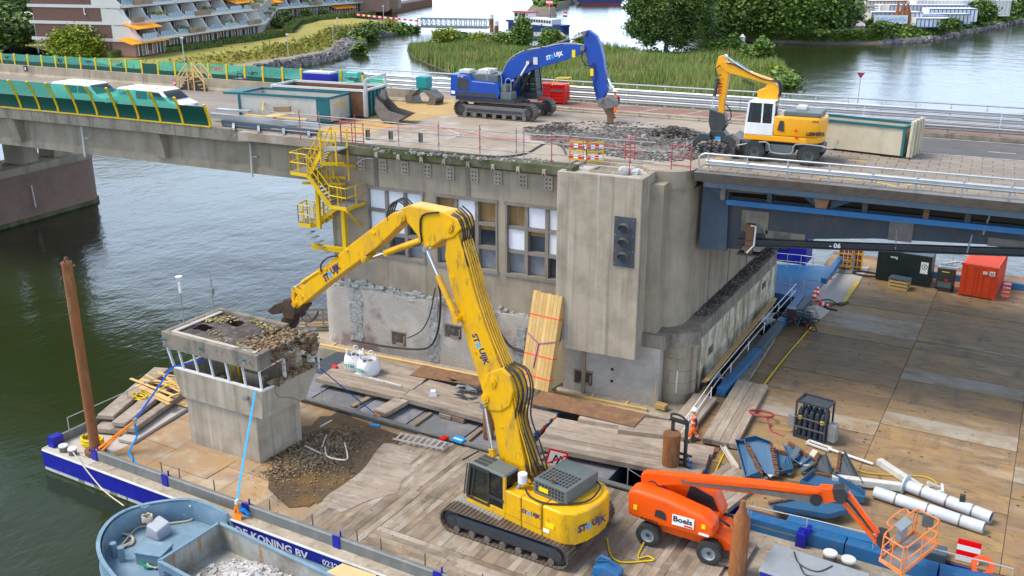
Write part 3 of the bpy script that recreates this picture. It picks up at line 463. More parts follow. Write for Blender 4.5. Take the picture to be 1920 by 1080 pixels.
# moored barge and quay houses top left of the river
a,b=G(735,24,0),G(822,6,0);F4=Frame(a,yaw(a,b));Lm=(b-a).length
t=thing('moored_barge','long brown barge moored at the quay near the houses','barge',F4.o,F4.rz);mb=MB();mb.xy([(0,0),(Lm*.8,-1),(Lm,3),(Lm*.8,8),(0,8)],-.5,2.6);obj('hull',mb,'rust',t);mb=MB();mb.bx(Lm*.08,Lm*.7,1,7,2.6,3.4);obj('hatch',mb,'galv_dull',t)
for i,(x,y,w_,c_)in enumerate(((700,22,9,'bldpink'),(726,17,8,'planter'))):
 t=thing('quay_house',('brick quay house right of the apartment block','small tan quay house beside the barge')[i],'house',G(x,y,3.2),rad(25))
 mb=MB();mb.bx(-w_/2,w_/2,0,9,0,7);obj('wall',mb,c_,t);mb=MB();mb.prism([(-w_/2-.4,7),(w_/2+.4,7),(0,11)],(0,-.3,0),(1,0,0),(0,0,1),(0,9.6,0));obj('roof',mb,'roofing',t)
 for k in range(2):mb=MB();mb.bx(-w_*.3+k*w_*.4,-w_*.3+k*w_*.4+1.6,-.08,0,4,5.8);obj('window',mb,'bldwin',t)
# striped barrier tape line along the quay path
mb=MB();a,b=G(665,27,4),G(790,40,3.6)
for i in range(24):
 mb.mi=i%2;mb.bar(a.lerp(b,i/24),a.lerp(b,(i+1)/24),.12,.5)
tag(obj('striped_railing',mb,['retro_red','retro_white']),'red and white striped railing along the quay path','railing')
# ---------------------------------------------------------------- apartment block
A0=G(268,107,3.2);A1=G(497,68,3.2);A2=G(520,36,3.2);A3=G(690,21,3.2)
apt=thing('apartment_block','white terraced apartment block with brown brick gable and orange awnings','building',A0)
def ap(mbx,name,m_):o=obj(name,mbx,m_,apt);o.location=-A0;return o
SH=3.25
win_me={}
def aptsec(a,b,full,fins):
 u=(b-a);Lq=u.length;u.normalize();v=Vector((-u.y,u.x,0));rz=math.atan2(u.y,u.x);nb=max(2,round(Lq/6.0));bw=Lq/nb
 X=lambda s,t,z:a+u*s+v*t+Vector((0,0,z))
 T0=Matrix.Translation(a-A0)@Matrix.Rotation(rz,4,'Z')
 def part(name,key,m_,s,t,z,build):
  if key not in win_me:q=MB();build(q);win_me[key]=mesh_of(name,q,m_)
  o=obj(name,win_me[key],None,apt);o.matrix_local=T0@Matrix.Translation((s,t,z));return o
 for k in range(5):
  t0=2.0*k;z0=SH*k
  mb=MB(T0);mb.bx(0,Lq,t0+(2.0 if k else 1.5),t0+12,z0,z0+SH-.35);ap0=obj('wall',mb,'bldpink' if k==0 else('bldbrick' if k%2 else 'bldpink'),apt)
  mb=MB(T0);mb.bx(-.3,Lq+.3,t0-.4,t0+12,z0+SH-.35,z0+SH+.25);obj('floor_band',mb,'bldwhite',apt)
  for i in range(nb):
   s=i*bw
   part('window',('w',round(bw,2),i%3),'bldwin',s,t0+1.9+(0 if k else-.5),z0,lambda q:(q.bx(bw*.12,bw*(.5 if i%3 else.35),-.06,.1,.1,2.4),q.bx(bw*.6,bw*.85,-.06,.1,.1 if i%2 else.9,2.3)))
   part('window_frame',('wf',round(bw,2)),'bldwhite',s,t0+1.85+(0 if k else-.5),z0,lambda q:[q.bx(bw*f-.09,bw*f+.09,-.1,.06,.1,2.5)for f in(.12,.3,.5,.6,.86)])
   if k:
    part('fin',('f',1),'bldwhite',s-.12,t0-2.2,z0,lambda q:q.prism([(-.3,.2),(.9,1.3),(1.6,2.6),(2.4,2.9),(4.4,2.9),(4.4,-.1),(-.3,-.1)],(0,0,0),(0,1,0),(0,0,1),(.3,0,0)))
    if(i*3+k*5)%4 in(0,1,3):part('balcony_glass',('g',round(bw,2)),'bldrail',s+.4,t0-2.3,z0+.25,lambda q:[q.bx(j*bw*.155,(j+.88)*bw*.155,0,.06,0,1.0)for j in range(5)])
    if(i*3+k*5)%4 in(2,3):part('planter',('p',round(bw,2)),'planter',s+(.35 if(i*3+k*5)%4==2 else bw*.62),t0-2.5,z0+.1,lambda q:q.box((bw*(.42 if bw<0 else.3),.3,.45),(bw*.55,.9,.9),taper=(1,1)))
    if(i*7+k)%3==0:
     c=X(s+bw*.5,t0-2.1,z0+1.2)-A0;o=leaves('balcony_plant',[c+Vector((random.gauss(0,.9),random.gauss(0,.4),abs(random.gauss(0,.3))))for _ in range(60)],.3,['leaf_lime' if i%2 else 'leaf_dark'],parent=apt)
 return nb,bw,T0
n1=aptsec(A0+Vector((0,0,0)),A1,True,True);n2=aptsec(A1,A2,True,True);n3=aptsec(A2,A3,True,True)
# gable end facing the bridge: brick panels stepping back with each storey
u=(A1-A0).normalized();v=Vector((-u.y,u.x,0));T0=Matrix.Rotation(math.atan2(u.y,u.x),4,'Z')
for k in range(5):
 t0=2.0*k;z0=SH*k;mb=MB(T0)
 if k:mb.bx(-.25,0,t0+4.2,t0+4.2+20-1.9*k,z0+.25,z0+SH-.35);obj('brick_panel',mb,'bldbrick',apt)
 else:
  for s in(7,13,19):mb.bx(-.3,.5,s,s+1.2,0,SH)
  obj('column',mb,'bldbrick',apt)
 mb=MB(T0);mb.bx(-.35,0,t0-.4,25.5,z0+SH-.35,z0+SH+.25);obj('floor_band',mb,'bldwhite',apt)
 if k:mb=MB(T0);mb.prism([(t0-2.4,z0+.25),(t0-.6,z0+1.6),(t0+.2,z0+2.6),(t0+4.2,z0+2.9),(t0+4.2,z0+.25)],(-.3,0,0),(0,1,0),(0,0,1),(.3,0,0));obj('side_parapet',mb,'bldwhite',apt)
 if k:mb=MB(T0);mb.bar((-.4,t0+10-k,z0+SH-.4),(-.4,t0+10-k,z0+SH-1.5),.2,.2);mb.bar((-.4,t0+10-k,z0+SH-1.5),(-.6,t0+9.6-k,z0+SH-1.6),.2,.2);obj('spout',mb,'bldwhite',apt)
T1=n1[2];T3=n3[2]
def awn(T,s0,s1,n,z,t):
 for i in range(n):
  w_=(s1-s0)/n;a=s0+i*w_;mb=MB(T);mb.prism([(t+2.2,z+2.75),(t-1.0,z+1.75),(t-1.0,z+1.6),(t+2.2,z+2.65)],(a,0,0),(0,1,0),(0,0,1),(w_-.12,0,0));obj('awning',mb,'awning',apt)
L1=(A1-A0).length;L3=(A3-A2).length
awn(T1,-4.2,L1*.17,3,1.1,.2);awn(T1,-1.8,L1*.14,2,SH+.6,.4);awn(T3,L3*.6,L3*.84,2,0,0);awn(T3,-4,L3*.05,2,SH*1,0);awn(T1,L1*.82,L1*1.0,2,SH*2,3)
# hedges
def hedge(label,pts,h,w_):
 t=thing('hedge',label,'hedge',pts[0],0,'hedges round the terrace gardens')
 mb=MB();C=[]
 for a,b in zip(pts,pts[1:]):
  a2,b2=a-pts[0],b-pts[0];mb.bar(a2+Vector((0,0,h*.45)),b2+Vector((0,0,h*.45)),w_*.9,h*.9);n=int((b-a).length*70)
  d=(b2-a2).normalized();s=Vector((-d.y,d.x,0))
  for _ in range(n):
   e=a2.lerp(b2,random.random());k=random.random();side=random.choice((-1,1))
   C.append(e+(s*(w_/2*side)+Vector((0,0,h*random.random()))if k<.5 else s*(w_*(random.random()-.5))+Vector((0,0,h))))
 obj('core',mb,'hedge',t);leafpart('foliage',C,.22,'hedge',t)
hedge('clipped hedge nearest the lime bush',[G(205,108,3.1),G(300,99,3.1),G(414,86,3.1)],1.3,1.6)
hedge('clipped hedge in the middle of the lawn edge',[G(416,82,3.1),G(455,79,3.1),G(530,67,3.1)],1.3,2.2)
hedge('long low hedge running to the far awning',[G(540,62,3.1),G(556,47,3.1),G(590,38,3.1),G(700,29,3.1)],1.4,2.5)
for i,(x,y,r)in enumerate(((537,42,1.7),(522,54,1.6),(575,34,1.4),(608,31,1.3),(222,92,2.4),(25,92,4),(38,82,3.5),(20,62,5),(28,44,5),(2,30,8))):
 tree('garden_bush' if r<4 else 'street_tree',('dark bush in the garden bend under the awning','lower bush in the garden bend','round bush before the far terraces','second round bush before the far terraces','white flecked bush at the gable corner','low dark bush left of the gable','dark tree left of the gable foot','tall dark tree at the far left edge','tree behind the left edge of the gable','tree in the top left corner')[i],G(x,y,3),(r,r,r*.8),r*1.7,'leaf_dark' if i!=4 else 'leaf_mid',int(30+r*14),36,.35+.05*r,cat='bush' if r<4 else 'tree',trunk=.15,sp=.22)
def lamp(label,x,y,h,z,bend=0):
 t=thing('street_lamp',label,'street lamp',G(x,y,z),0,'lamp posts along the river path');mb=MB();mb.tube([(0,0,0),(0,0,h)]+([(bend*.5,0,h+.3),(bend,0,h+.3)]if bend else[]),.09,6);obj('post',mb,'galv',t);mb=MB();mb.lathe([(.05,-.25),(.32,-.05),(.3,.1),(.02,.16)],(bend,0,h+.2),8);obj('lamp_head',mb,'white',t)
lamp('lamp post behind the timber steps',347,130,5.5,2.6);lamp('lamp post on the slope above the path bend',541,107,4.6,1.4);lamp('lamp post beside the path, right of the first',625,84,4.2,1.5);lamp('lamp post farthest along the path',634,66,4.2,1.6);lamp('tall curved lamp post left of the lime bush',73,100,8,3,-2)
lamp('lamp post near the striped railing',720,50,5.5,2.5)
t=thing('parked_car','small dark car parked left of the gable','car',G(14,57,3.2),rad(10));mb=MB();mb.xz([(-2,.3),(2,.3),(2,.8),(1.2,.9),(.6,1.4),(-1.2,1.4),(-1.9,.9)],-.85,.85);obj('body',mb,'ctn_red',t,bevel=.08);mb=MB();mb.xz([(-1.1,.95),(1,.95),(.55,1.34),(-1.1,1.34)],-.87,.87);obj('side_window',mb,'bldwin',t)
for sx in(-1.2,1.2):
 for sy in(-.8,.8):mb=MB();mb.cyl((sx,sy-.1,.32),(sx,sy+.1,.32),.32,10);obj('wheel',mb,'tyre',t)
# ---------------------------------------------------------------- right bank, wood and container yard
B0=px_row([(1320,66),(1400,76),(1460,81),(1550,84),(1650,83),(1730,79),(1790,69),(1850,56),(1905,44),(1960,34)],0)
B1=px_row([(1320,62),(1400,71),(1460,75),(1550,77),(1650,76),(1725,73),(1780,65),(1842,52),(1897,41),(1955,31)],.8)
B2=px_row([(1320,40),(1400,55),(1470,60),(1550,62),(1640,58),(1700,52),(1745,46),(1800,34),(1870,22),(1935,12)],3.2)
strip('mud_shore',[B0,B1],'mud');strip('bank',[B1,B2],'bankgreen')
mb=MB();mb.add([Vector((p.x,p.y,3.2))for p in B2]+[Vector((420,1600,3.2)),Vector((-420,1600,3.2)),G(1300,20,3.2)],[tuple(range(len(B2)+3))]);struct('yard_ground',mb,'yard')
pts=[p+Vector((0,0,abs(random.gauss(.2,.45))))for p in lerp_rows(B1,B2,12000)]
tag(leaves('bank_scrub',pts,.5,['leaf_mid']),'green scrub covering the bank below the container yard','scrub',kind='stuff')
mb=MB()
for p in lerp_rows(B0[4:],B1[4:],500):mb.rock(p,.6+.5*random.random(),.7)
tag(obj('shore_stones',mb,'rock'),'dark stones along the waterline of the right bank','stones',kind='stuff')
for i,(x,y,r,h,m_)in enumerate(((1345,52,9,15,'leaf_dark'),(1385,60,8,14,'leaf_mid'),(1425,62,9,14,'leaf_dark'),(1465,64,8,12,'leaf_mid'),(1480,66,4,5,'leaf_mid'),(1510,62,9,13,'leaf_mid'),(1542,62,7,11,'leaf_dark'),(1568,58,5,9,'leaf_dark'),(1400,40,9,17,'leaf_mid'),(1450,36,9,17,'leaf_dark'),(1500,36,9,18,'leaf_mid'),(1350,30,10,18,'leaf_dark'),(1640,60,2,3,'leaf_mid'),(1655,66,2.4,3,'leaf_dark'),(1836,44,3.6,6,'leaf_dark'),(1866,34,4.5,6,'leaf_mid'),(1892,26,5.5,7,'leaf_mid'),(1920,20,6,8,'leaf_mid'),(1780,60,2.2,3,'leaf_dark'))):
 lab=('dark tree right behind the willow','second dark tree from the willow','broad dark tree above the mud shore','dark tree with low branches at the shore','lighter bush at the foot of the wood','tall dark tree left of the green beacon','dark tree behind the green beacon','dark tree right of the green beacon','lighter tree deeper in the wood','dark tree deeper in the wood','pale tree at the top of the wood','tree at the top left of the wood','bush left of the white harbour sign','dark bush below the harbour sign','dark tree on the bank right of the yard','rounded tree beside the far shore','rounded tree near the right edge','tree at the far right edge','dark bush halfway along the right shore')[i]
 tree('shore_tree' if r>4 else 'bush',lab,G(x,y-2,2.4),(r,r,h*.46),h,m_,int(90+r*22),60,.30+.035*r,cat='tree' if r>4 else 'bush',trunk=.25,sp=.2)
def cabin(label,x,y,L_,w_,h,m_,m2,stack=1):
 t=thing('container',label,'container',G(x,y,3.2),rad(24),'containers in the harbour yard')
 for k in range(stack):
  mb=MB();mb.bx(0,L_,0,w_,k*h,(k+1)*h-.1);obj('body',mb,m_,t)
  mb=MB();n=max(3,int(L_/1.1))
  for i in range(n):mb.bx(i*L_/n+.1,i*L_/n+.3,-.1,0,k*h+.3,(k+1)*h-.3)
  for z in(k*h,(k+1)*h-.35):mb.bx(0,L_,-.12,0,z,z+.25)
  obj('frame',mb,m2,t)
 mb=MB();mb.bx(L_,L_+.1,.2,w_-.2,.3,h-.4);obj('door',mb,m2,t)
for a in(('cream container left of the harbour sign',1632,50,14,6,4,'ctn_white','ctn_blue'),('white container with blue base behind the sign',1665,38,24,6,4.5,'ctn_white','ctn_blue'),('low blue container right of the sign',1690,49,12,5,3,'ctn_blue','ctn_white'),('long cream block in the middle of the yard',1715,30,30,8,5,'ctn_white','white'),('white container right of the dark window units',1740,42,14,6,4,'white','ctn_blue'),('stacked dirty white containers below the cyan shed',1622,24,14,6,4,'ctn_white','rust',1),('white container stack behind the pipes',1640,14,16,7,4,'white','ctn_white',2),('cream stack below the blue crane',1672,18,26,8,5,'ctn_white','white',2),('blue topped stack at the crane',1712,12,20,8,4,'ctn_blue','ctn_white',2),('cream container row far behind',1745,20,30,8,5,'ctn_white','white',1),('red roofed unit near the green one',1795,26,16,6,4.5,'ctn_red','white'),('green container far right',1812,16,18,6,4,'ctn_green','white'),('blue stall under the red roof',1798,34,10,5,3,'ctn_blue','white'),('white container block at the top right',1850,10,30,10,6,'ctn_white','white',2),('pale container at the top edge',1785,6,30,10,5,'white','ctn_white',2),('white container near the right trees',1835,24,12,6,5,'white','ctn_white'),('white flat block between the sign and the shed',1648,30,16,6,3.5,'white','ctn_white'),('blue white pair of units right of the crane legs',1722,24,12,5,5,'white','ctn_blue'),('low white deckhouse near the shore bushes',1716,52,10,5,2.6,'white','ctn_blue'),('cream deckhouse beside the low white one',1752,46,10,5,3,'ctn_white','ctn_blue'),('red white striped unit in the yard middle',1762,32,9,5,3.4,'white','ctn_red'),('grey white container row at the back',1890,4,40,10,6,'ctn_white','white',1)):cabin(*a)
cabin('wide cyan shed at the top of the yard',1560,6,46,14,8,'ctn_cyan','ctn_cyan')
for i,(x,y)in enumerate(((1604,40),(1622,36))):
 t=thing('pipe_stack',('rusty section stack at the left of the yard','blue grey section stack beside the rusty one')[i],'stack',G(x,y,3.2),rad(30));
 for k in range(6):mb=MB();mb.bx(-3,3,-2,2,k*.75,k*.75+.4);obj('layer',mb,('rust_sheet','galv_dull')[i]if k%2 else 'dirty_white',t)
t=thing('harbour_sign','white sign board with blue lettering before the rusty buoys','sign',G(1668,55,3),rad(24))
mb=MB();mb.cyl((-3.4,0,0),(-3.4,0,3.4),.12,6);mb.cyl((3.4,0,0),(3.4,0,3.4),.12,6);obj('post',mb,'galv',t);mb=MB();mb.box((0,0,2.6),(9,.15,2.2));obj('board',mb,'white',t);letter('A CDV HAVEN',(-4,-.08,2.0),(1,0,0),(0,0,1),w=8,h=1.1,mats='ink_light',parent=t)
for i,x in enumerate((1679,1689,1697)):
 t=thing('buoy',('left','middle','right')[i]+' of the three rust red buoys behind the sign','buoy',G(x,54,3));mb=MB();mb.lathe([(.9,0),(1.1,1),(1.1,3.2+.5*i),(.35,5+.5*i),(.3,6.6),(0,6.7)],n=12);obj('body',mb,'rust_pile',t,smooth=.6);mb=MB();mb.ring((0,0,6.8),(0,1,0),.4,.25,.12,10);obj('lifting_eye',mb,'rust',t)
t=thing('gantry_crane','blue portal crane legs at the top of the yard','crane',G(1697,22,3.2),rad(24))
for i,x in enumerate((-4,-2.4,5,6.6)):mb=MB();mb.bar((x,0,0),(x+(1 if i%2 else-.2),0,22),.7,.7);obj('leg',mb,'ctn_blue',t)
mb=MB();mb.bx(-6,9,-1.5,1.5,22,24);obj('beam',mb,'ctn_blue',t)
# ================================================================ bridge: left approach span
DZ=13.5
sp=thing('approach_span','grey concrete approach span with ribbed side girder on the left','bridge',(-80,57,10.6))
def sp_(name,mbx,m_,**k):o=obj(name,mbx,m_,sp,**k);o.location=(80,-57,-10.6);return o
mb=MB();mb.bx(-150,-33.6,48.25,68,13.0,DZ);sp_('deck_slab',mb,'concrete')
for i in range(9):mb=MB();x1=-33.6-i*13;mb.bx(x1-12.97,x1,47.55,48.25,12.75,DZ+.02);sp_('edge_beam',mb,'concrete_dirty',bevel=.03)
mb=MB();mb.yz([(48.55,12.9),(48.55,11.15),(48.38,11.0),(48.38,10.62),(49.3,10.62),(49.3,12.9)],-150,-33.9);sp_('side_girder',mb,'concrete')
for y in(54,60.5,67):mb=MB();mb.bx(-150,-33.9,y-.5,y+.5,10.7,13.0);sp_('inner_girder',mb,'concrete')
for x in(-75.6,-62.2,-48.6):mb=MB();mb.prism([(48.56,12.75),(47.75,12.75),(48.15,11.0),(48.56,11.0)],(x-.4,0,0),(0,1,0),(0,0,1),(.8,0,0));sp_('bracket',mb,'concrete',bevel=.03)
for x in(-55.7,-41.15):mb=MB();mb.tube([(x,48.25,12.75),(x-.02,48.2,10.45)],.07,8);mb.bx(x-.05,x+.35,48.3,48.5,11.7,11.78);sp_('drain_pipe',mb,'dirty_white')
pr=thing('bridge_pier','round nosed brick river pier with concrete cap under the left span','pier',(-80.7,55,0))
def stadium(x0,x1,y0,y1,n=9):
 r=(x1-x0)/2;cx=(x0+x1)/2;return[(cx+r*math.cos(t),y1-r+r*math.sin(t))for t in[math.pi*i/n for i in range(n+1)]]+[(cx-r*math.cos(t),y0+r-r*math.sin(t))for t in[math.pi*i/n for i in range(n+1)]]
def P_(name,mbx,m_,**k):o=obj(name,mbx,m_,pr,**k);o.location=(80.7,-55,0);return o
mb=MB();mb.xy(stadium(-83.0,-78.9,38,70.2),-2,4.45);P_('brick_shaft',mb,'pier_brick',smooth=.5)
mb=MB();mb.xy(stadium(-83.15,-78.75,37.85,70.35),-2,.35);P_('waterline_band',mb,'mossy',smooth=.5)
mb=MB();mb.xy(stadium(-83.1,-78.8,37.9,70.3),4.45,5.15);P_('cap',mb,'concrete',bevel=.05,smooth=.5)
for y in(45,51,55.2,58.6,62.6,66.4):mb=MB();mb.bx(-81.8,-79.7,y-1.0,y+1.0,5.15,10.65);P_('column',mb,'concrete')
mb=MB();mb.tube([(-78.7,61.6,3.3),(-78.7,61.7,1.2)],.06,6);P_('wall_pipe',mb,'dirty_white')
# road surface, patches as thin sheets
mb=MB();mb.bx(-150,-41,48.3,60,DZ+.004,DZ+.008);struct('road',mb,'deck_left')
mb=MB();mb.bx(-150,-44,60,67.8,DZ+.004,DZ+.008);struct('path_paving',mb,'concrete')
mb=MB();mb.xy([(-41,47.0),(-19.18,47.0),(-19.18,48.95),(-12.75,48.95),(-12.75,67.9),(-41,67.9)],DZ-.5,DZ+.008);struct('stripped_deck',mb,'deck_mid')
def sheet(name,pxs,z,m_,**k):
 mb=MB();q=[G(x,y,z)for x,y in pxs];mb.add(q,[tuple(range(len(q)))]);return struct(name,mb,m_,**k)
sheet('sand_layer',[(690,200),(745,190),(850,186),(862,212),(800,222),(740,236),(690,250),(655,262),(602,256),(610,240),(690,222)],DZ+.014,'sand')
for q in([(817,233),(819,232.5),(871,254.5),(868,255.5)],[(905,240),(907,240.5),(836,262),(832,261)],[(764,251),(766,250.5),(796,265),(792,266)],[(798,242),(765,248),(764,247),(796,241)]):sheet('road_marking',q,DZ+.019,'line')
mb=MB();mb.bx(-33,-12.75,64.2,67.2,DZ+.012,DZ+.016);struct('footpath',mb,'brickpath')
for x in(-24.5,-21.6,-18.7,-15.4):mb=MB();mb.add([(x,64.3,DZ+.02),(x+.14,64.3,DZ+.02),(x+1.3,67.0,DZ+.02),(x+1.16,67.0,DZ+.02)],[(0,1,2,3)]);struct('road_marking',mb,'line')
mb=MB();mb.bx(-33,-12.8,64.7,64.82,DZ+.02,DZ+.022);struct('road_marking',mb,'line')
kb=thing('kerb_line','long pale concrete kerb between broken deck and red path','kerb',(-33,63.8,DZ))
for i in range(10):mb=MB();mb.bx(i*2.02,i*2.02+2.0,-.18,.18,0,.16);obj('kerb_stone',mb,'concrete_pale',kb,bevel=.02)
for i in range(10):mb=MB();mb.bx(i*2.02+.3,i*2.02+2.25,-.95,-.6,0,.1);obj('kerb_stone',mb,'concrete',kb,bevel=.02)
bs=thing('bascule_span','rusty slate blue steel bascule span overhanging the pier on the right','bridge',(-12.6,57,9))
def B_(name,mbx,m_,**k):o=obj(name,mbx,m_,bs,**k);o.location=(12.6,-57,-9);return o
X0,X1=-12.7,16
mb=MB();mb.bx(X0,X1,48.35,68.2,13.2,DZ);B_('deck_plate',mb,'girder')
mb=MB();mb.prism([(47.7,13.55),(47.95,13.06),(48.35,13.06),(48.35,13.55)],(X0,0,0),(0,1,0),(0,0,1),(X1-X0,0,0));B_('edge_fascia',mb,'steel_worn')
mb=MB();mb.bx(X0+.5,X1,47.93,48.3,12.8,13.06);B_('lower_fascia',mb,'steel_blue')
mb=MB();mb.xz([(X0+.15,12.95),(X0+.1,9.1),(-10.5,9.2),(-10.25,9.6),(-7,10.2),(-4,10.6),(2,11.0),(16,11.8),(16,12.0),(-11.2,12.0),(-11.4,12.95)],49.9,50.2);B_('main_girder',mb,'girder')
mb=MB();mb.xz([(X0+.05,12.9),(X0+.02,9.05),(-11.2,9.1),(-11.3,12.9)],49.6,49.9);B_('girder_end_plate',mb,'steel_blue')
for y in(56,62,67):mb=MB();mb.xz([(X0+.1,13.2),(X0+.1,9.2),(-10.2,9.4),(-4,9.7),(2,9.8),(16,10.2),(16,13.2)],y,y+.3);B_('inner_girder',mb,'steel_dark')
for x in(-9,-4.5,0,4.5,9):mb=MB();mb.bx(x-.12,x+.12,48.5,67,12.2,13.2);B_('cross_beam',mb,'steel_dark')
mb=MB();mb.bar((-11.1,48.5,12.03),(X1,48.5,12.2),.3,.26);B_('blue_brace',mb,'beam_blue')
mb=MB();mb.tube([(-11.3,48.9,12.5),(-6.9,48.9,12.62)],.07,8);B_('brace_pipe',mb,'steel_worn')
mb=MB();mb.hull8([(-6.75,48.35,12.2),(-6.25,48.35,12.2),(-6.25,49.2,12.2),(-6.75,49.2,12.2)],[(-6.9,48.3,12.8),(-6.1,48.3,12.8),(-6.1,49.2,12.8),(-6.9,49.2,12.8)]);B_('hanger_block',mb,'rust_sheet',bevel=.03)
for q in([(-6.1,12.8),(-6.1,12.15),(-4.6,12.8)],[(-6.9,12.8),(-6.9,12.2),(-7.7,12.8)]):mb=MB();mb.xz(q,48.8,48.86);B_('gusset',mb,'steel_blue')
mb=MB();mb.bx(-11.45,-11.2,48.45,48.8,12.1,12.95);B_('end_post',mb,'steel_worn');mb=MB();mb.xz([(-12.5,12.9),(-11.45,12.9),(-11.45,12.2)],48.6,48.7);B_('gusset',mb,'steel_blue')
mb=MB();mb.bx(-1.9,-1.65,48.5,48.75,12.15,12.9);B_('end_post',mb,'rust')
mb=MB()
for dz,w_ in((0,.3),(.0,.06),(0,.3)):pass
a,b=Vector((-10.6,49.45,9.55)),Vector((6.2,49.45,11.05))
mb.bar(a,b,.34,.05);mb.bar(a+Vector((0,0,.3)),b+Vector((0,0,.3)),.34,.05);mb.bar(a+Vector((0,.08,.15)),b+Vector((0,.08,.15)),.06,.27)
B_('hanging_beam',mb,'steel_dark');u=(b-a).normalized()
o=letter('- 06',a+u*4.6+Vector((0,-.17,.07)),u,(0,0,1),h=.26,mats='ink_white',parent=None,bold=.02);o.parent=bs;o.location=(12.6,-57,-9)
mb=MB();mb.bx(-10.2,-9.8,49.3,49.6,9.2,10.75);B_('hanger',mb,'rust');mb=MB();mb.tube([(-9.95,49.25,10.72),(-9.7,49.25,10.7),(-9.72,49.25,9.7),(-10.05,49.25,9.25)],.05,6);B_('white_cable',mb,'white')
mb=MB();mb.bx(-10.55,-9.4,49.2,49.9,9.1,9.18);B_('hanger_plate',mb,'steel_dark')
for x0,x1,z0,z1,m_ in((-10.6,-9.2,10.2,11.35,'concrete_dirty'),(-9.3,-7.3,10.0,10.4,'concrete_dirty'),(-3.4,-2.3,10.62,11.6,'steel_worn'),(1.0,3.2,10.9,11.3,'steel_worn')):
 mb=MB();mb.bx(x0,x1,49.85,49.9,z0,z1);B_('sanded_patch',mb,m_)
mb=MB();mb.bar((-3.0,49.4,11.3),(-2.95,49.45,10.3),.05,.05);mb.tube([(.9,49,12.6),(.75,49.1,11.6)],.05,6);mb.tube([(.3,49.2,11.5),(.2,49.3,10.6)],.04,6);B_('hanger_rod',mb,'galv_dull')
# surfacing of the bascule deck
mb=MB();mb.bx(X0,X1,48.4,57.6,DZ+.002,DZ+.006);struct('bascule_bedding',mb,'sand')
mb=MB();mb.bx(X0,X1,57.6,63.4,DZ+.002,DZ+.008);struct('bascule_lane',mb,'asphalt')
mb=MB();mb.bx(X0,X1,64.0,67.6,DZ+.002,DZ+.008);struct('bascule_path',mb,'brickpath')
for y in(58.0,63.0):
 mb=MB();mb.bx(X0+3,X1,y,y+.12,DZ+.012,DZ+.014);struct('road_marking',mb,'line')
for x in(0.5,4.2):mb=MB();mb.bx(x,x+1.4,59.9,60.05,DZ+.012,DZ+.014);struct('road_marking',mb,'line')
pv=thing('block_paving','grey concrete block paving along the near side of the bascule deck','paving',(X0,48.4,DZ))
pm={}
for i in range(19):
 for j in range(15):
  key='a'
  if key not in pm:q=MB();q.bx(.02,.98,.015,.605,.008,.05);pm[key]=mesh_of('paver',q,'paving')
  if(i*7+j*3)%23==0 and j>8:continue
  o=obj('paver',pm[key],None,pv);o.location=(i*1.0+(.5 if j%2 else 0),j*.62,0)
# yellow spray on paving
mb=MB()
for k in range(9):a=Vector((-6.9+.55*k+random.gauss(0,.1),49.2+random.gauss(0,.15),DZ+.056));mb.bar(a,a+Vector((random.uniform(.2,.6),random.gauss(0,.3),0)),.09,.004)
tag(obj('spray_mark',mb,'yellow_line'),'yellow spray marks on the paving behind the near guardrail','marking')
def wbeam(mb,a,b,h=.31,d=.08):
 a,b=Vector(a),Vector(b);n=(b-a).normalized().cross(Vector((0,0,1)))
 prof=[(-h/2,0),(-h/4,d),(-.03,.01),(.03,.01),(h/4,d),(h/2,0)]
 va=[a+Vector((0,0,z))+n*t for z,t in prof];vb=[b+Vector((0,0,z))+n*t for z,t in prof];k=len(prof)
 mb.add(va+vb,[(i,i+1,k+i+1,k+i)for i in range(k-1)])
gr=thing('guardrail','far galvanised guardrail with handrail and stacked beams along the deck edge','guardrail',(-47,67.6,DZ))
for i in range(31):
 mb=MB();x=i*2.05;mb.bar((x,0,0),(x,0,1.05),.1,.12,up=(0,1,0));mb.tube([(x,.02,1.0),(x,-.1,1.25),(x,-.05,1.45)],.035,6);obj('post',mb,'galv',gr)
for z,kind_ in((1.46,'t'),(.98,'w'),(.62,'w'),(.3,'w')):
 for i in range(8):
  mb=MB();a,b=(i*8.0,-.08,z),(i*8.0+7.97,-.08,z)
  if kind_=='t':mb.tube([a,b],.055,8)
  else:wbeam(mb,a,b)
  obj('handrail' if kind_=='t' else 'rail_beam',mb,'galv',gr)
gk=thing('kerb_barrier','low dark kerb with thin rail beside the asphalt lane on the right','barrier',(X0+2.5,63.6,DZ))
mb=MB();mb.bx(0,26,-.25,.25,0,.28);obj('kerb_beam',mb,'concrete_dirty',gk,bevel=.03);mb=MB();wbeam(mb,(0,-.1,.62),(26,-.1,.62));obj('rail_beam',mb,'galv_dull',gk)
mb=MB();mb.tube([(0,0,.9),(26,0,.9)],.04,6);obj('handrail',mb,'galv',gk)
for i in range(10):mb=MB();mb.bar((i*2.8,0,.28),(i*2.8,0,.9),.08,.08);obj('post',mb,'galv_dull',gk)
gn=thing('guardrail','near white guardrail with bent down tube end on the bascule edge','guardrail',(-12.6,48.1,DZ))
mb=MB();mb.tube(smooth_path([(.15,.1,.1),(.02,0,.55),(.25,0,.92),(1.2,0,.95),(6,0,.97),(28,0,1.0)],5),.045,8);obj('handrail',mb,'galv',gn,smooth=.6)
for i in range(4):mb=MB();wbeam(mb,(.4+i*7,.05,.52),(.4+i*7+6.98,.05,.52));obj('rail_beam',mb,'galv',gn)
for i in range(15):mb=MB();x=.5+i*1.95;mb.bar((x,.2,.06),(x,.16,.62),.1,.12,up=(0,1,0));mb.bar((x,.0,.6),(x,0,.95),.05,.05);mb.bx(x-.08,x+.08,.02,.2,.44,.6);obj('post',mb,'galv',gn)
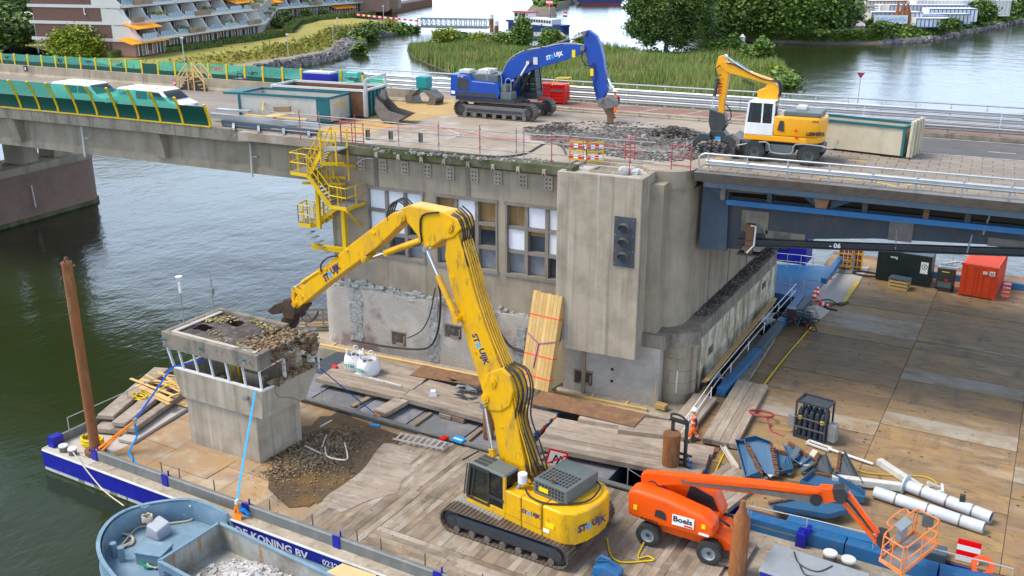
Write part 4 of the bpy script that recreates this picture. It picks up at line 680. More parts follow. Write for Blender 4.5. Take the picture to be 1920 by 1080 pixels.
cs=thing('noise_screen','near curved dark green screen with glass top and yellow posts','noise screen',(-85,47.6,DZ))
bxs=[PY(x,y,47.6).x+85 for x,y in((-38,194),(0,199),(42,203),(77,207),(112,210),(148,213),(185,217),(224,220),(262,223),(303,226.5),(345,231),(396,236))]
bxs=[bxs[0]-8,bxs[0]-4]+bxs
def prof(t):return Vector((0,-.05-.75*t**1.6,.05+2.05*t))
for i,x in enumerate(bxs):
 h=1.0 if i<len(bxs)-2 else(.86 if i==len(bxs)-2 else.7);mb=MB();k=6
 for j in range(k):a,b=prof(h*j/k),prof(h*(j+1)/k);mb.bar(a+Vector((x,0,0)),b+Vector((x,0,0)),.11,.16,up=(1,0,0))
 obj('post',mb,'yellow_stair',cs)
for i in range(len(bxs)-1):
 x0,x1=bxs[i]+.06,bxs[i+1]-.06;last=i==len(bxs)-2;tg=.48 if not last else.62
 ht=1.0 if i<len(bxs)-3 else.84
 def pan(t0,t1,m_,name):
  mb=MB();k=5
  for j in range(k):
   a,b=prof(t0+(t1-t0)*j/k),prof(t0+(t1-t0)*(j+1)/k)
   for s in(0,.03):mb.add([a+Vector((x0,s,0)),a+Vector((x1,s,0)),b+Vector((x1,s,0)),b+Vector((x0,s,0))],[(0,1,2,3)])
  obj(name,mb,m_,cs)
 pan(0.02,tg,'green_panel','panel')
 if not last:pan(tg+.01,ht,'green','pane')
mb=MB();mb.bx(bxs[0],bxs[-1],-.1,.05,0,.08);obj('foot_rail',mb,'yellow_stair',cs)
fs_=thing('noise_screen','far straight pale green glass screen with yellow posts and graffiti','noise screen',(-87,66.4,DZ))
fpx=[-28,2,26,51,77,103,123,150,178,206,235,265,295,327,359,390,424,458,492,529,564,602,639,680,720]
fx=[PY(x,100+.048*x,66.4).x+87 for x in fpx]
for i,x in enumerate(fx):
 zt=1.0+.0085*x-(0 if i<23 else.3*(i-22));mb=MB();mb.bar((x,0,0),(x,0,zt+.05),.16,.14,up=(0,1,0));obj('post',mb,'yellow_stair',fs_)
 if i<len(fx)-1:
  x1=fx[i+1];zb=.42
  mb=MB();mb.bx(x+.1,x1-.1,-.02,.02,0,zb if i!=11 else.95);obj('panel',mb,'green_panel',fs_)
  if i!=11:mb=MB();mb.bx(x+.1,x1-.1,-.01,.01,zb+.01,zt);obj('pane',mb,'green',fs_)
def scrawl(i,m_,w_=.6):
 x,x1=fx[i],fx[i+1];p=[(x+(x1-x)*(.2+.6*random.random()),-.04,.55+.35*random.random())for _ in range(7)];mb=MB();mb.tube(smooth_path(p,4),.03,4);obj('graffiti',mb,m_,fs_)
for i,m_ in((1,'ink_black'),(5,'ink_black'),(7,'teal'),(9,'teal'),(17,'ink_black'),(20,'teal'),(22,'teal'),(22,'teal')):scrawl(i,m_)
letter('CARS',(fx[16]-1.65,-.03,.66),(1,0,0),(0,0,1),w=1.25,h=.42,mats='ink_red',parent=fs_,bold=0,name='graffiti');letter('NUKE',(fx[15]-1.55,-.03,.66),(1,0,0),(0,0,1),w=1.2,h=.4,mats='ink_red',parent=fs_,bold=-.01,name='graffiti');letter('HVDSF',(fx[9]+.3,-.03,.85),(1,0,0),(0,0,1),w=1.0,h=.25,mats='ink_red',parent=fs_,bold=0,name='graffiti')
cbv=thing('concrete_barrier','long low grey concrete barrier between roadway and footpath','barrier',(-140,60.6,DZ))
for i in range(16):mb=MB();mb.prism([(-.3,0),(-.3,.08),(-.14,.3),(-.1,.95),(.1,.95),(.14,.3),(.3,.08),(.3,0)],(i*6.0,0,0),(0,1,0),(0,0,1),(5.97,0,0));obj('barrier_unit',mb,'concrete',cbv)
p=PY(50,135,60.2);mk=tag(card('route_marker',(p.x-.3,60.2,14.0),(1,0,0),(0,0,1),.5,.5,'ink_black',None),'small black and white marker plate on the concrete barrier at far left','marker')
letter('8',(p.x-.18,60.18,14.1),(1,0,0),(0,0,1),h=.28,mats='ink_white',parent=mk,bold=.02)
cb2=thing('concrete_barrier','short concrete barrier piece beside the sandy patch','barrier',G(700,186,DZ),yaw(G(700,186,DZ),G(757,190,DZ)));mb=MB();mb.prism([(-.3,0),(-.3,.1),(-.12,.3),(-.1,.9),(.1,.9),(.12,.3),(.3,.1),(.3,0)],(0,0,0),(0,1,0),(0,0,1),(3.2,0,0));obj('barrier_unit',mb,'concrete',cb2)
# ================================================================ bridge keeper's building on the central pier
pb=thing('pier_building','large concrete bridge pier building with boarded windows and round corner','building',(-24,48,.9))
def K(name,mbx,m_,**k):o=obj(name,mbx,m_,pb,**k);o.location=(24,-48,-.9);return o
YW=46.8
wins=[(-31.6,-27.85),(-27.1,-23.2),(-22.7,-19.05)]
edges=[-33.9]+[x for w_ in wins for x in w_]+[-13.9]
for i in range(0,len(edges),2):mb=MB();mb.bx(edges[i],edges[i+1],YW,YW+1,7.0,11.12);K('wall_panel',mb,'concrete')
mb=MB();mb.bx(-33.9,-13.9,YW,YW+1,11.12,12.93);K('wall_head',mb,'concrete');mb=MB();mb.bx(-34.2,-13.9,YW,YW+1,4.6,7.0);K('wall_sill',mb,'concrete')
mb=MB();mb.cyl((-33.6,48.0,4.6),(-33.6,48.0,12.93),1.2,24);K('left_corner',mb,'concrete',smooth=.6)
mb=MB();mb.bx(-34.8,-13.9,48.6,66,5.0,13.0);K('core',mb,'concrete')
for x in(-30.95,-25.0):mb=MB();mb.bx(x-.15,x+.15,YW-.03,YW,11.14,12.9);K('rain_streak_joint',mb,'concrete_dirty')
# lower wall with scars
mb=MB();mb.bx(-34.2,-13.6,YW-.25,YW+.6,.2,4.75);K('brick_wall',mb,'wall_lower')
mb=MB();mb.cyl((-34.2,47.75,.2),(-34.2,47.75,4.75),1.2,24);K('brick_corner',mb,'wall_lower',smooth=.6)
for x0,x1,z0,z1 in((-33.1,-32.25,1.4,4.75),(-27.6,-26.95,1.0,4.7),(-22.0,-21.4,1.5,4.2)):
 mb=MB();n=14
 for k in range(n):z=z0+(z1-z0)*k/n;mb.box(((x0+x1)/2+random.gauss(0,.05),YW-.26,z+(z1-z0)/n/2),((x1-x0)*random.uniform(.8,1.05),.03+.03*random.random(),(z1-z0)/n*1.05),rz=random.gauss(0,.05))
 K('scar_strip',mb,'scar')
mb=MB()
for k in range(420):x=-34+14.6*random.random();mb.box((x,YW-.06+random.gauss(0,.04),4.95-.055*(x+34)*.6+random.gauss(0,.17)),(.22+.25*random.random(),.14+random.random()*.08,.08+random.random()*.14),rz=random.gauss(0,.4),T=Matrix.Rotation(random.gauss(0,.25),4,'Y')@Matrix.Rotation(random.gauss(0,.2),4,'X'))
K('scar_ledge',mb,'scar')
for(x,y,w_,h_)in((748,635,.95,.8),(850,622,1.05,.75),(1094,708,1.05,.75)):
 p=PY(x,y,YW-.25);mb=MB();mb.bx(p.x-w_/2,p.x+w_/2,YW-.26,YW-.25,p.z-h_/2,p.z+h_/2);K('vent_opening',mb,'roofing')
 mb=MB();mb.bx(p.x-w_/2-.04,p.x+w_/2+.04,YW-.3,YW-.22,p.z+h_/2,p.z+h_/2+.1);mb.bx(p.x-w_/2-.06,p.x-w_/2+.02,YW-.29,YW-.22,p.z-h_/2,p.z+h_/2)
 mb.bx(p.x-w_*.2,p.x+w_*.45,YW-.3,YW-.262,p.z-h_*.5,p.z-h_*.32);mb.bx(p.x+w_*.36,p.x+w_*.44,YW-.3,YW-.262,p.z-h_*.5,p.z+h_*.3);K('vent_frame',mb,'planter')
for x,z in((-16.2,2.6),(-16.2,1.9)):mb=MB();mb.cyl((x,YW-.26,z),(x,YW-.24,z),.09,12);K('wall_hole',mb,'black')
mb=MB();mb.bx(-17.9,-17.72,YW-.42,YW-.26,.9,3.8);K('prop_plank',mb,'planter');mb=MB();mb.bar((-13.75,46.6,.9),(-13.72,46.55,2.4),.1,.08);K('prop_plank',mb,'plywood')
# footing walkway
mb=MB();mb.xy([(-37,45.7),(-12.6,45.5),(-11.7,46.8),(-11.7,49),(-37,49)],.1,.9);K('footing',mb,'concrete_pale',bevel=.05)
mb=MB();mb.bx(-36.5,-20.9,45.72,45.9,.9,1.05);K('edge_timber',mb,'new_wood');mb=MB();mb.bx(-19.3,-13.9,45.72,45.88,.9,1.05);K('edge_timber',mb,'new_wood')
for x in(-34.3,-17.2,-15.2):mb=MB();mb.box((x,46.15,.93),(.14,.85,.06));K('cross_batten',mb,'plywood')
# cornice
mb=MB();mb.prism([(46.15,13.52),(46.15,13.05),(46.5,12.92),(47.2,12.92),(47.2,13.52)],(-33.4,0,0),(0,1,0),(0,0,1),(14.25,0,0));K('cornice',mb,'mossy',bevel=.03)
mb=MB();mb.prism([(46.15,13.50),(46.15,13.05),(46.5,12.92),(47.2,12.92),(47.2,13.50)],(-19.14,0,0),(0,1,0),(0,0,1),(.5,0,0));K('cornice',mb,'mossy')
for x in(707,748,791,833,878,925,972,1021):p=PY(x,300,46.15);mb=MB();mb.bx(p.x-.09,p.x+.09,46.05,46.15,12.98,13.3);K('cornice_bracket',mb,'concrete_pale');mb=MB();mb.bx(p.x-.04,p.x+.04,46.03,46.06,12.98,13.08);K('bracket_socket',mb,'black')
for k,x in enumerate((679,719,760,802,845,890,935,982,1030)):
 p=PY(x,305,YW);mb=MB();mb.bx(p.x-.24,p.x+.24,YW-.1,YW,12.05,12.85);K('anchor_plate',mb,'concrete_pale',bevel=.02);mb=MB()
 for i in range(6):mb.bx(p.x-.14+.2*(i%2),p.x-.06+.2*(i%2),YW-.11,YW-.099,12.15+.22*(i//2),12.23+.22*(i//2))
 K('anchor_holes',mb,'black')
mb=MB();mb.tube(smooth_path([(-32.2,46.7,12.4),(-31.6,46.6,12.75),(-31.0,46.7,12.8)],5),.04,6);K('bent_pipe',mb,'dirty_white')
# windows: three concrete frames of nine panes
kinds=[['www','wwd','gdg'],['owo','ddd','gwg'],['oww','wdw','ggd']]
pm_={'w':'winwhite','o':'winwood','d':'windark','g':'wingrey'}
wroot=[]
for wi,(x0,x1)in enumerate(wins):
 z0,z1=7.02,11.1;mb=MB();t=.2;cw=(x1-x0)/3;ch=(z1-z0)/3
 for i in range(4):xx=x0+cw*i;mb.bx(max(x0,xx-t/2),min(x1,xx+t/2),YW-.06 if i in(0,3)else YW+.02,YW+.5,z0,z1)
 for j in range(4):zz=z0+ch*j;mb.bx(x0-.05,x1+.05,YW-.09 if j in(0,3)else YW+.035,YW+.52,max(z0-.08,zz-t/2),min(z1+.08,zz+t/2))
 fr=K('window',mb,'frame_conc')
 for r in range(3):
  for c in range(3):
   kd=kinds[wi][r][c];mb=MB();xa,za=x0+cw*c+t/2,z1-ch*(r+1)+t/2;yy=YW+(.12 if kd=='w' else.34)
   mb.bx(xa+.02,xa+cw-t-.02,yy,yy+.03,za+.02,za+ch-t-.02);q=obj('pane',mb,pm_[kd],fr)
   if kd in 'do' and r==1:mb=MB();mb.bx(xa+.02,xa+cw-t-.02,yy-.03,yy-.01,za+ch-t-.3,za+ch-t-.03);obj('head_board',mb,'winwood',fr)
   if kd=='o':
    mb=MB();mb.bx(xa+cw*.4,xa+cw*.4+.05,yy-.02,yy-.002,za+.02,za+ch-t-.02);obj('board_joint',mb,'planter',fr)
# concrete shaft with traffic light panel
mb=MB();bx0,bx1,by0,by1,bz0,bz1=-19.15,-14.62,45.5,48.9,3.8,13.42
mb.xy([(bx0,by0),(bx1,by0),(bx1,by1),(bx0,by1)],bz0,bz1-.28);K('shaft',mb,'concrete_pale',bevel=.04)
mb=MB()
for a in((bx0,bx1,by0,by0+.28),(bx0,bx1,by1-.28,by1),(bx0,bx0+.28,by0+.28,by1-.28),(bx1-.28,bx1,by0+.28,by1-.28)):mb.bx(a[0],a[1],a[2],a[3],bz1-.28,bz1)
K('shaft_rim',mb,'concrete_pale');mb=MB();mb.bx(bx0+.3,bx1-.3,by0+.3,by1-.3,bz1-.27,bz1-.16);K('shaft_floor',mb,'dust')
mb=MB()
for a in((-17.9,-15.9,46.7,46.85),(-17.9,-15.9,47.85,48.0),(-17.9,-17.75,46.85,47.85),(-16.05,-15.9,46.85,47.85)):mb.bx(a[0],a[1],a[2],a[3],bz1-.16,bz1-.05)
K('hatch_rim',mb,'concrete_pale');mb=MB();mb.bx(-17.75,-16.05,46.85,47.85,bz1-.16,bz1-.13);K('hatch_floor',mb,'concrete_dirty')
mb=MB()
for k in range(9):mb.rock((-15.9+random.gauss(0,.25),47.3+random.gauss(0,.3),bz1-.02),.16+.14*random.random(),.7)
tag(obj('chunks',mb,'rubble_pale'),'pale broken lumps lying on top of the concrete shaft','rubble',kind='stuff')
mb=MB();mb.bx(-15.98,-14.88,45.44,45.5,8.85,11.45);sgp=K('signal_panel',mb,'girder',bevel=.01)
for z in(10.85,10.1,9.35):
 T=Matrix.Translation((-15.43,45.43,z));mb=MB();n=10;vs=[];fs=[]
 for i in range(n+1):
  a=math.pi*(i/n)*1.1-.16
  for r_,y0,y1 in((.30,0,-.36),):vs+=[(r_*math.cos(a),0,r_*math.sin(a)),(r_*math.cos(a),-.34*(.55+.45*math.sin(max(a,0))),r_*math.sin(a)),(r_*.9*math.cos(a),-.34*(.55+.45*math.sin(max(a,0))),r_*.9*math.sin(a)),(r_*.9*math.cos(a),0,r_*.9*math.sin(a))]
 for i in range(n):
  for k in range(3):fs.append((4*i+k,4*i+k+1,4*i+4+k+1,4*i+4+k))
 mb.add([T@Vector(v)for v in vs],fs);obj('signal_hood',mb,'steel_worn',sgp)
 mb=MB();mb.cyl((-15.43,45.44,z),(-15.43,45.41,z),.25,18);obj('signal_lens',mb,'windark',sgp)
mb=MB()
for z in(9.0,9.7,10.5,11.3):
 for x in(-15.9,-14.96):mb.cyl((x,45.44,z),(x,45.42,z),.03,6)
obj('bolt',mb,'galv_dull',sgp)
# rounded corner and side wall
mb=MB();mb.cyl((-14.3,49.0,4.9),(-14.3,49.0,12.55),1.34,32);K('corner_column',mb,'concrete',smooth=.6)
mb=MB();mb.cyl((-14.3,49.0,12.55),(-14.3,49.0,13.46),1.42,32);K('corner_cap',mb,'concrete',smooth=.6)
FS=Frame((-12.05,49.0,0),rad(-3.4))
mb=MB(FS.M);mb.bx(-3,-.9,-.2,16.5,4.9,12.4);K('side_wall',mb,'concrete')
for y in(3.4,7.2,11.2):mb=MB(FS.M);mb.bx(-.93,-.86,y,y+.1,5.0,12.3);K('wall_rib',mb,'concrete_dirty')
mb=MB(FS.M);mb.xy([(-3.0,.0),(.05,.0),(.1,15),(-.2,16.2),(-.8,16.6),(-3,16.6)],4.25,5.05);K('side_ledge',mb,'concrete_dirty',bevel=.06)
mb=MB(FS.M);mb.bx(-3,-.05,.2,16,.0,4.25);K('lower_side_wall',mb,'side_wall')
mb=MB()
for k in range(700):
 p=FS.w(-.5+random.gauss(0,.18),1+15*random.random(),5.07);mb.rock(p,.03+.07*random.random(),.8)
tag(obj('ledge_debris',mb,'rubble_dark'),'dark crumbled debris lying along the side ledge','debris',kind='stuff')
for y,z in((1.6,2.6),(12.4,3.2)):mb=MB(FS.M);mb.bx(-.06,-.03,y,y+.8,z,z+.45);K('wall_hole',mb,'roofing')
# lower round column of stone courses
cc=Vector((-13.1,48.25,0))
for k in range(5):
 n=5;z0,z1=.75+k*.7,.75+(k+1)*.7-.02
 for i in range(n):
  a0=-2.6+i*.9+(k%2)*.45;a1=a0+.885;mb=MB();m_=5;q=[(cc.x+1.05*math.cos(a0+(a1-a0)*j/m_),cc.y+1.05*math.sin(a0+(a1-a0)*j/m_))for j in range(m_+1)]+[(cc.x+.7*math.cos(a1-(a1-a0)*j/m_),cc.y+.7*math.sin(a1-(a1-a0)*j/m_))for j in range(m_+1)]
  mb.xy(q,z0,z1);K('stone_block',mb,'concrete',smooth=.4)
mb=MB();mb.cyl((cc.x,cc.y,.2),(cc.x,cc.y,4.3),1.02,28);K('column_core',mb,'concrete_dirty',smooth=.6)
mb=MB();mb.cyl((cc.x,cc.y,4.25),(cc.x,cc.y,5.03),1.17,28);K('column_cap',mb,'concrete_dirty',smooth=.6)
mb=MB();mb.bx(-15.2,-13.3,46.5,49.4,4.25,4.98);K('corner_ledge',mb,'concrete_dirty')
mb=MB();mb.tube([(-12.78,47.24,2.9),(-12.8,47.23,1.6)],.05,6);K('wall_pipe',mb,'dirty_white')
# hoses on the wall
for lab,pts,r in(('black hose hanging from the scar down to the footing',[(822,530),(826,560),(822,615),(808,648),(780,655),(725,650),(660,638)],.06),('thin black hose across the brick panel',[(816,540),(806,590),(790,620),(764,634)],.035),('black hose curving down right of the yellow boom',[(896,552),(915,565),(930,610),(955,648),(982,660)],.06)):
 mb=MB();q=[]
 for x,y in pts:p=PY(x,y,YW-.4);q.append(p if p.z>.98 else G(x,y,.98))
 mb.tube(smooth_path(q,5),r,6);tag(obj('hose',mb,'black'),lab,'hose')
# scaffold rail along the cornice
sr=thing('scaffold_rail','scaffold tube railing with red couplers along the building edge','railing',(-35,46.6,DZ))
posts=[(565,275,205),(600,250,200),(640,262,212),(667,268,216),(748,278,222),(823,288,225),(900,294,230),(968,296,238),(982,297,240),(1034,302,245),(1068,304,243),(1093,300,242),(1181,300,248)]
for i,(x,yb,yt)in enumerate(posts):
 p=PY(x,yb,46.55)-Vector((-35,46.6,DZ));p.z=0;mb=MB();mb.cyl(p,p+Vector((0,0,1.75)),.026,6);obj('post',mb,'galv_dull' if i%3 else 'redrail',sr);mb=MB()
 for z in(.5,1.05,1.5):mb.box(p+Vector((0,0,z)),(.10,.10,.09))
 obj('coupler',mb,'redrail',sr)
for z in(.5,1.05,1.5):mb=MB();mb.tube([(-3,-.08,z),(3,-.08,z),(9,-.08,z+random.gauss(0,.03)),(15.2,-.08,z)],.03,6);obj('rail',mb,'galv_dull',sr);mb=MB();mb.tube([(14.9,-.02,z+.03),(20.5,.4,z)],.03,6);obj('rail',mb,'galv_dull',sr)
mb=MB();mb.tube(smooth_path([(0,-.1,1.45),(5,-.1,1.2),(9,-.12,1.42),(12,-.1,1.1),(16,-.1,1.4),(20,0,1.0)],5),.018,5);obj('warning_tape',mb,'red',sr)
for lab,x,y,w_ in(('red tube frame beside the top of the yellow stair',640,270,1.5),('red tube frame between shaft and bascule deck',1258,318,1.0),('short red tube frame on the rubble edge',1172,300,.5)):
 p=G(x,y,DZ);t=thing('tube_barrier',lab,'railing',p,rad(2));mb=MB()
 for xx in(0,w_*.5,w_)if w_>1 else(0,w_):mb.cyl((xx,0,0),(xx,0,1.3),.03,6)
 obj('upright',mb,'redrail',t);mb=MB()
 for z in(.25,.7,1.25):mb.cyl((0,0,z),(w_,0,z),.03,6)
 obj('crossbar',mb,'redrail',t)
mb=MB();q=[G(x,y,DZ+.05)for x,y in((672,272),(760,282),(860,289),(930,294),(985,288),(1020,270),(1050,272),(1062,290))];mb.tube(smooth_path(q,5),.05,6);tag(obj('hose',mb,'black'),'black hose running along the cornice to the rubble','hose')
for i,x in enumerate((690,733,789)):
 t=thing('cut_post',('left','middle','right')[i]+' of three cut steel post stumps behind the cornice','post',G(x,262+i*3,DZ));mb=MB();mb.bx(-.1,.1,-.02,.02,0,.6);mb.bx(-.1,-.07,-.09,.09,0,.6);mb.bx(.07,.1,-.09,.09,0,.6);obj('stump',mb,'steel_worn',t)
# barrier of red and white boards in yellow plastic frames
t=thing('work_barrier','yellow framed barrier with red and white boards on the deck edge','barrier',G(1068,299,DZ))
for k,(x0,y0,x1,y1)in enumerate(((0,0,.98,-.05),(1.0,-.05,1.75,.35))):
 a,b=Vector((x0,y0,0)),Vector((x1,y1,0));mb=MB()
 for p in(a,b):mb.bar(p,p+Vector((0,0,1.0)),.07,.07)
 for z in(.05,.5,.98):mb.bar(a+Vector((0,0,z)),b+Vector((0,0,z)),.06,.08)
 obj('frame',mb,'cage_yellow',t)
 for z in(.2,.78):
  for j in range(4):mb=MB();mb.bar(a.lerp(b,j/4)+Vector((0,-.03,z)),a.lerp(b,(j+1)/4)+Vector((0,-.03,z)),.03,.2);obj('board',mb,'retro_red' if j%2==0 else 'retro_white',t)
# ---------------------------------------------------------------- yellow stair tower
st=thing('stair_tower','yellow steel zigzag stair hung on the building corner','stair',(-35,46,8))
O=Vector((-35,46,8))
def S_(name,mbx,m_,**k):o=obj(name,mbx,m_,st,**k);o.location=-O;return o
def platform(pxs,z,rails):
 q=[G(x,y,z)for x,y in pxs];mb=MB();mb.add(q+[p+Vector((0,0,-.05))for p in q],[(0,1,2,3),(7,6,5,4)]+[(i,(i+1)%4,4+(i+1)%4,4+i)for i in range(4)]);S_('platform',mb,'galv_dull')
 mb=MB()
 for i in range(4):mb.bar(q[i]+Vector((0,0,-.1)),q[(i+1)%4]+Vector((0,0,-.1)),.07,.2)
 S_('platform_edge',mb,'yellow_stair');mb=MB()
 for i in rails:
  a,b=q[i],q[(i+1)%4]
  for z_ in(.55,1.1):mb.tube([a+Vector((0,0,z_)),b+Vector((0,0,z_))],.035,6)
  for f in(0,.5,1):pm2=MB();pm2.tube([a.lerp(b,f),a.lerp(b,f)+Vector((0,0,1.1))],.035,6);S_('rail_post',pm2,'yellow_stair')
 S_('guard_rail',mb,'yellow_stair');return q
p1=platform([(545,321),(577,326),(599,315.5),(571,312)],11.9,(0,2,3));p2=platform([(619,384),(650,390),(685.5,377),(655,370)],10.2,(0,1,2));p3=platform([(560,417),(582,421),(607,413),(577,408)],8.7,(0,2,3))
def flight(a0,a1,b0,b1,n,mr='yellow_stair'):
 for p,q in((a0,b0),(a1,b1)):
  mb=MB();mb.bar(p+Vector((0,0,-.1)),q+Vector((0,0,-.1)),.07,.26);S_('stringer',mb,mr)
  mb=MB()
  for z_ in(.55,1.1):mb.tube([p+Vector((0,0,z_)),q+Vector((0,0,z_))],.035,6)
  for f in(0,.5,1):mb.tube([p.lerp(q,f),p.lerp(q,f)+Vector((0,0,1.1))],.03,6)
  S_('handrail',mb,mr)
 for i in range(n):
  f=(i+.5)/n;mb=MB();mb.bar(a0.lerp(b0,f),a1.lerp(b1,f),.24,.04);S_('tread',mb,'galv_dull')
top0,top1=Vector((-33.35,45.1,13.45)),Vector((-33.35,46.0,13.45))
flight(top0,top1,p1[2].lerp(p1[1],.85),p1[2]+Vector((0,.1,0)),8);flight(p1[1]+Vector((0,0,0)),p1[1].lerp(p1[2],.6),p2[0],p2[0].lerp(p2[3],.55),9);flight(p2[0].lerp(p2[3],.45)+Vector((.2,0,0)),p2[3]+Vector((.2,0,0)),p3[1].lerp(p3[2],.3),p3[2]+Vector((0,.1,0)),8)
mb=MB();mb.bx(-33.4,-32.3,45.0,46.2,13.38,13.45);S_('platform',mb,'galv_dull');mb=MB()
for x in(-33.4,-32.35):
 for y in(45.0,46.1):mb.bar((x,y,11.5 if y>46 else 12.6),(x,y,14.5),.07,.07)
for y in(45.0,):
 for z in(13.95,14.5):mb.bar((-33.4,y,z),(-32.35,y,z),.05,.05)
mb.bar((-33.4,45,12.6),(-32.3,45.6,12.6),.15,.2);mb.bar((-32.35,45,12.65),(-32.35,46.8,12.2),.12,.16);S_('top_frame',mb,'yellow_stair')
mb=MB();mb.bar((-33.0,46.3,7.3),(-33.0,46.3,10.0),.25,.25);mb.bar((-34.9,45.6,7.4),(-31.9,46.3,7.2),.25,.3);mb.bar(p2[1]+Vector((0,0,-.2)),Vector((-32.2,46.7,8.7)),.1,.12);mb.bar((-34.4,45.8,8.5),(-34.4,45.8,11.7),.2,.2);mb.bar((-35.2,45.8,11.6),(-33.0,46.7,11.5),.12,.14);mb.bar((-35.0,45.2,11.3),(-33.0,46.6,11.15),.12,.14);S_('support_frame',mb,'yellow_stair')
for k in range(5):mb=MB();mb.bar((-35.0+.3*k,45.3,8.2-.25*k),(-35.0+.3*k,46.0,8.2-.25*k),.22,.04);S_('tread',mb,'galv_dull')
# ================================================================ left work barge
BF=Frame((-38.7,28.7,0),rad(-4.2));DK=1.2
bg_=thing('work_barge','long work barge with blue lettered hull, plated bow and timber deck','barge',BF.o,BF.rz)
mb=MB();mb.bx(-.25,44,0,10.4,.08,1.14);mb.hull8([(2.2,.5,-.8),(44,.5,-.8),(44,10.2,-.8),(2.2,10.2,-.8)],[(-.2,.02,.075),(44,.02,.075),(44,10.35,.075),(-.2,10.35,.075)]);obj('hull',mb,'dirty_white',bg_)
mb=MB();mb.bx(-.28,44,-.03,0,.27,1.08);mb.bx(-.28,-.25,0,10.4,.27,1.08);obj('blue_band',mb,'hull_blue',bg_)
mb=MB();mb.tube([(-.28,10.4,1.14),(-.28,.05,1.14),(-.2,-.03,1.14),(44,-.03,1.14)],.055,6);obj('rubbing_strake',mb,'dirty_white',bg_)
mb=MB()
for x in range(2,40):mb.bx(x*1.1,x*1.1+random.uniform(.1,.5),-.008,0,.09,.26)
obj('hull_stains',mb,'concrete_dirty',bg_)['kind']='stuff'
mb=MB();mb.bx(-.2,3.05,.02,10.35,1.14,1.17);obj('bow_deck',mb,'dust',bg_)
mb=MB();mb.bx(3.05,14.8,.02,10.35,1.14,1.16);mb.bx(14.8,43,.02,10.35,1.14,1.17);obj('deck_base',mb,'concrete_pale',bg_)
pc={}
for i in range(5):
 for j in range(4):
  x0=3.1+i*2.35;y0=.75+j*2.4;x1=min(x0+2.33,14.75);key=round(x1-x0,2)
  if key not in pc:q=MB();q.bx(0,x1-x0,0,2.38,0,.04);pc[key]=mesh_of('deck_plate',q,'rust_light')
  o=obj('deck_plate',pc[key],None,bg_);o.location=(x0,y0,1.163+.012*((i*3+j)%3))
mb=MB();mb.box((7.3,2.75,1.225),(3.1,1.9,.03),rz=.0);obj('loose_plate',mb,'rust_light',bg_)
pm2=[None]*5
for k,(ln)in enumerate((4.6,4.5,6.0,3.0,5.2)):q=MB();q.bx(0,.298,0,ln,0,.14 if k!=3 else.12);pm2[k]=mesh_of('deck_plank',q,'timber_y')
x=14.85;i=0
while x<31.6:
 y0=.8 if x<18 else 3.1
 l1=0 if x<18 else 1
 a=obj('deck_plank',pm2[0],None,bg_);a.location=(x,10.15-4.6,1.172+random.uniform(0,.012));b=obj('deck_plank',pm2[0 if x<18 else 3],None,bg_)
 b.location=(x+random.uniform(-.01,.01),10.15-4.62-(4.6 if x<18 else 3.0)+(.02),1.172+random.uniform(0,.012));x+=.305;i+=1
qx=MB();qx.bx(0,4.5,0,.284,0,.13);pmx=mesh_of('deck_plank',qx,'timber_y')
for j in range(6):
 for i in range(4):o=obj('deck_plank',pmx,None,bg_);o.location=(17.3+i*4.52+(j%2)*.6,.78+j*.29,1.172+random.uniform(0,.012))
for j in range(0):pass
mb=MB()
for k in range(5):mb.bx(29.9,32.3,8.6-.42*k,8.98-.42*k,1.31,1.42)
obj('end_planks',mb,'timber',bg_)
M['coaming']=paint('coaming grey',(.15,.155,.15),.6,dirt=(.28,.26,.23),amt=.6)
# grey coaming with blue brackets and rods
mb=MB();mb.prism([(.55,1.17),(.55,1.62),(.62,1.66),(.75,1.66),(.75,1.6),(.68,1.58),(.68,1.17)],(2.95,0,0),(0,1,0),(0,0,1),(40,0,0));obj('coaming',mb,'coaming',bg_)
mb=MB();mb.prism([(-.1,1.17),(-.1,1.6),(.05,1.6),(.05,1.17)],(0,.95,0),(1,0,0),(0,0,1),(0,9.3,0));obj('coaming',mb,'coaming',bg_)
mb=MB();mb.bx(4.4,34,10.28,10.4,1.17,1.5);mb.bx(4.4,34,10.1,10.28,1.42,1.5);obj('coaming',mb,'coaming',bg_)
for x in(2.9,7.65,12.55,17.5,22.4,27.3):mb=MB();mb.bx(x-.18,x+.18,.50,.56,1.17,1.72);mb.bx(x+.12,x+.17,.62,.68,1.6,1.92);obj('bracket',mb,'hull_blue',bg_)
mb=MB();mb.bx(33.6,34.0,9.85,10.45,1.17,1.75);mb.bx(33.9,34.1,10.0,10.4,1.75,2.0);obj('bracket',mb,'hull_blue',bg_);mb=MB();mb.bx(-.2,.2,.3,.9,1.17,1.7);obj('bracket',mb,'hull_blue',bg_)
for x in(5.2,7.1,8.2,10.4,13.6,16.0,18.3,19.5,21.6,24.2):mb=MB();mb.cyl((x,.9,1.2),(x+random.gauss(0,.02),.9,2.05),.03,5);obj('stake',mb,'steel_worn',bg_)
rl=MB();ps=[(0,y,1.6)for y in(1.4,5.0,8.6,10.2)]
for p in ps:rl.cyl(p,(p[0],p[1],2.3),.03,6)
rl.tube([(0,1.4,2.3),(0,5.0,2.25),(0,10.2,2.3)],.025,6);obj('bow_rail',rl,'galv',bg_)
mb=MB()
for x in(8.5,11.0,20.5,26.0,29.0,31.6):mb.cyl((x,10.35,1.3),(x,10.35,2.4),.025,5)
mb.tube([(26,10.35,2.35),(27.2,10.35,1.9),(29,10.35,2.35)],.012,4);obj('stern_rail',mb,'galv',bg_)
o_=BF.M
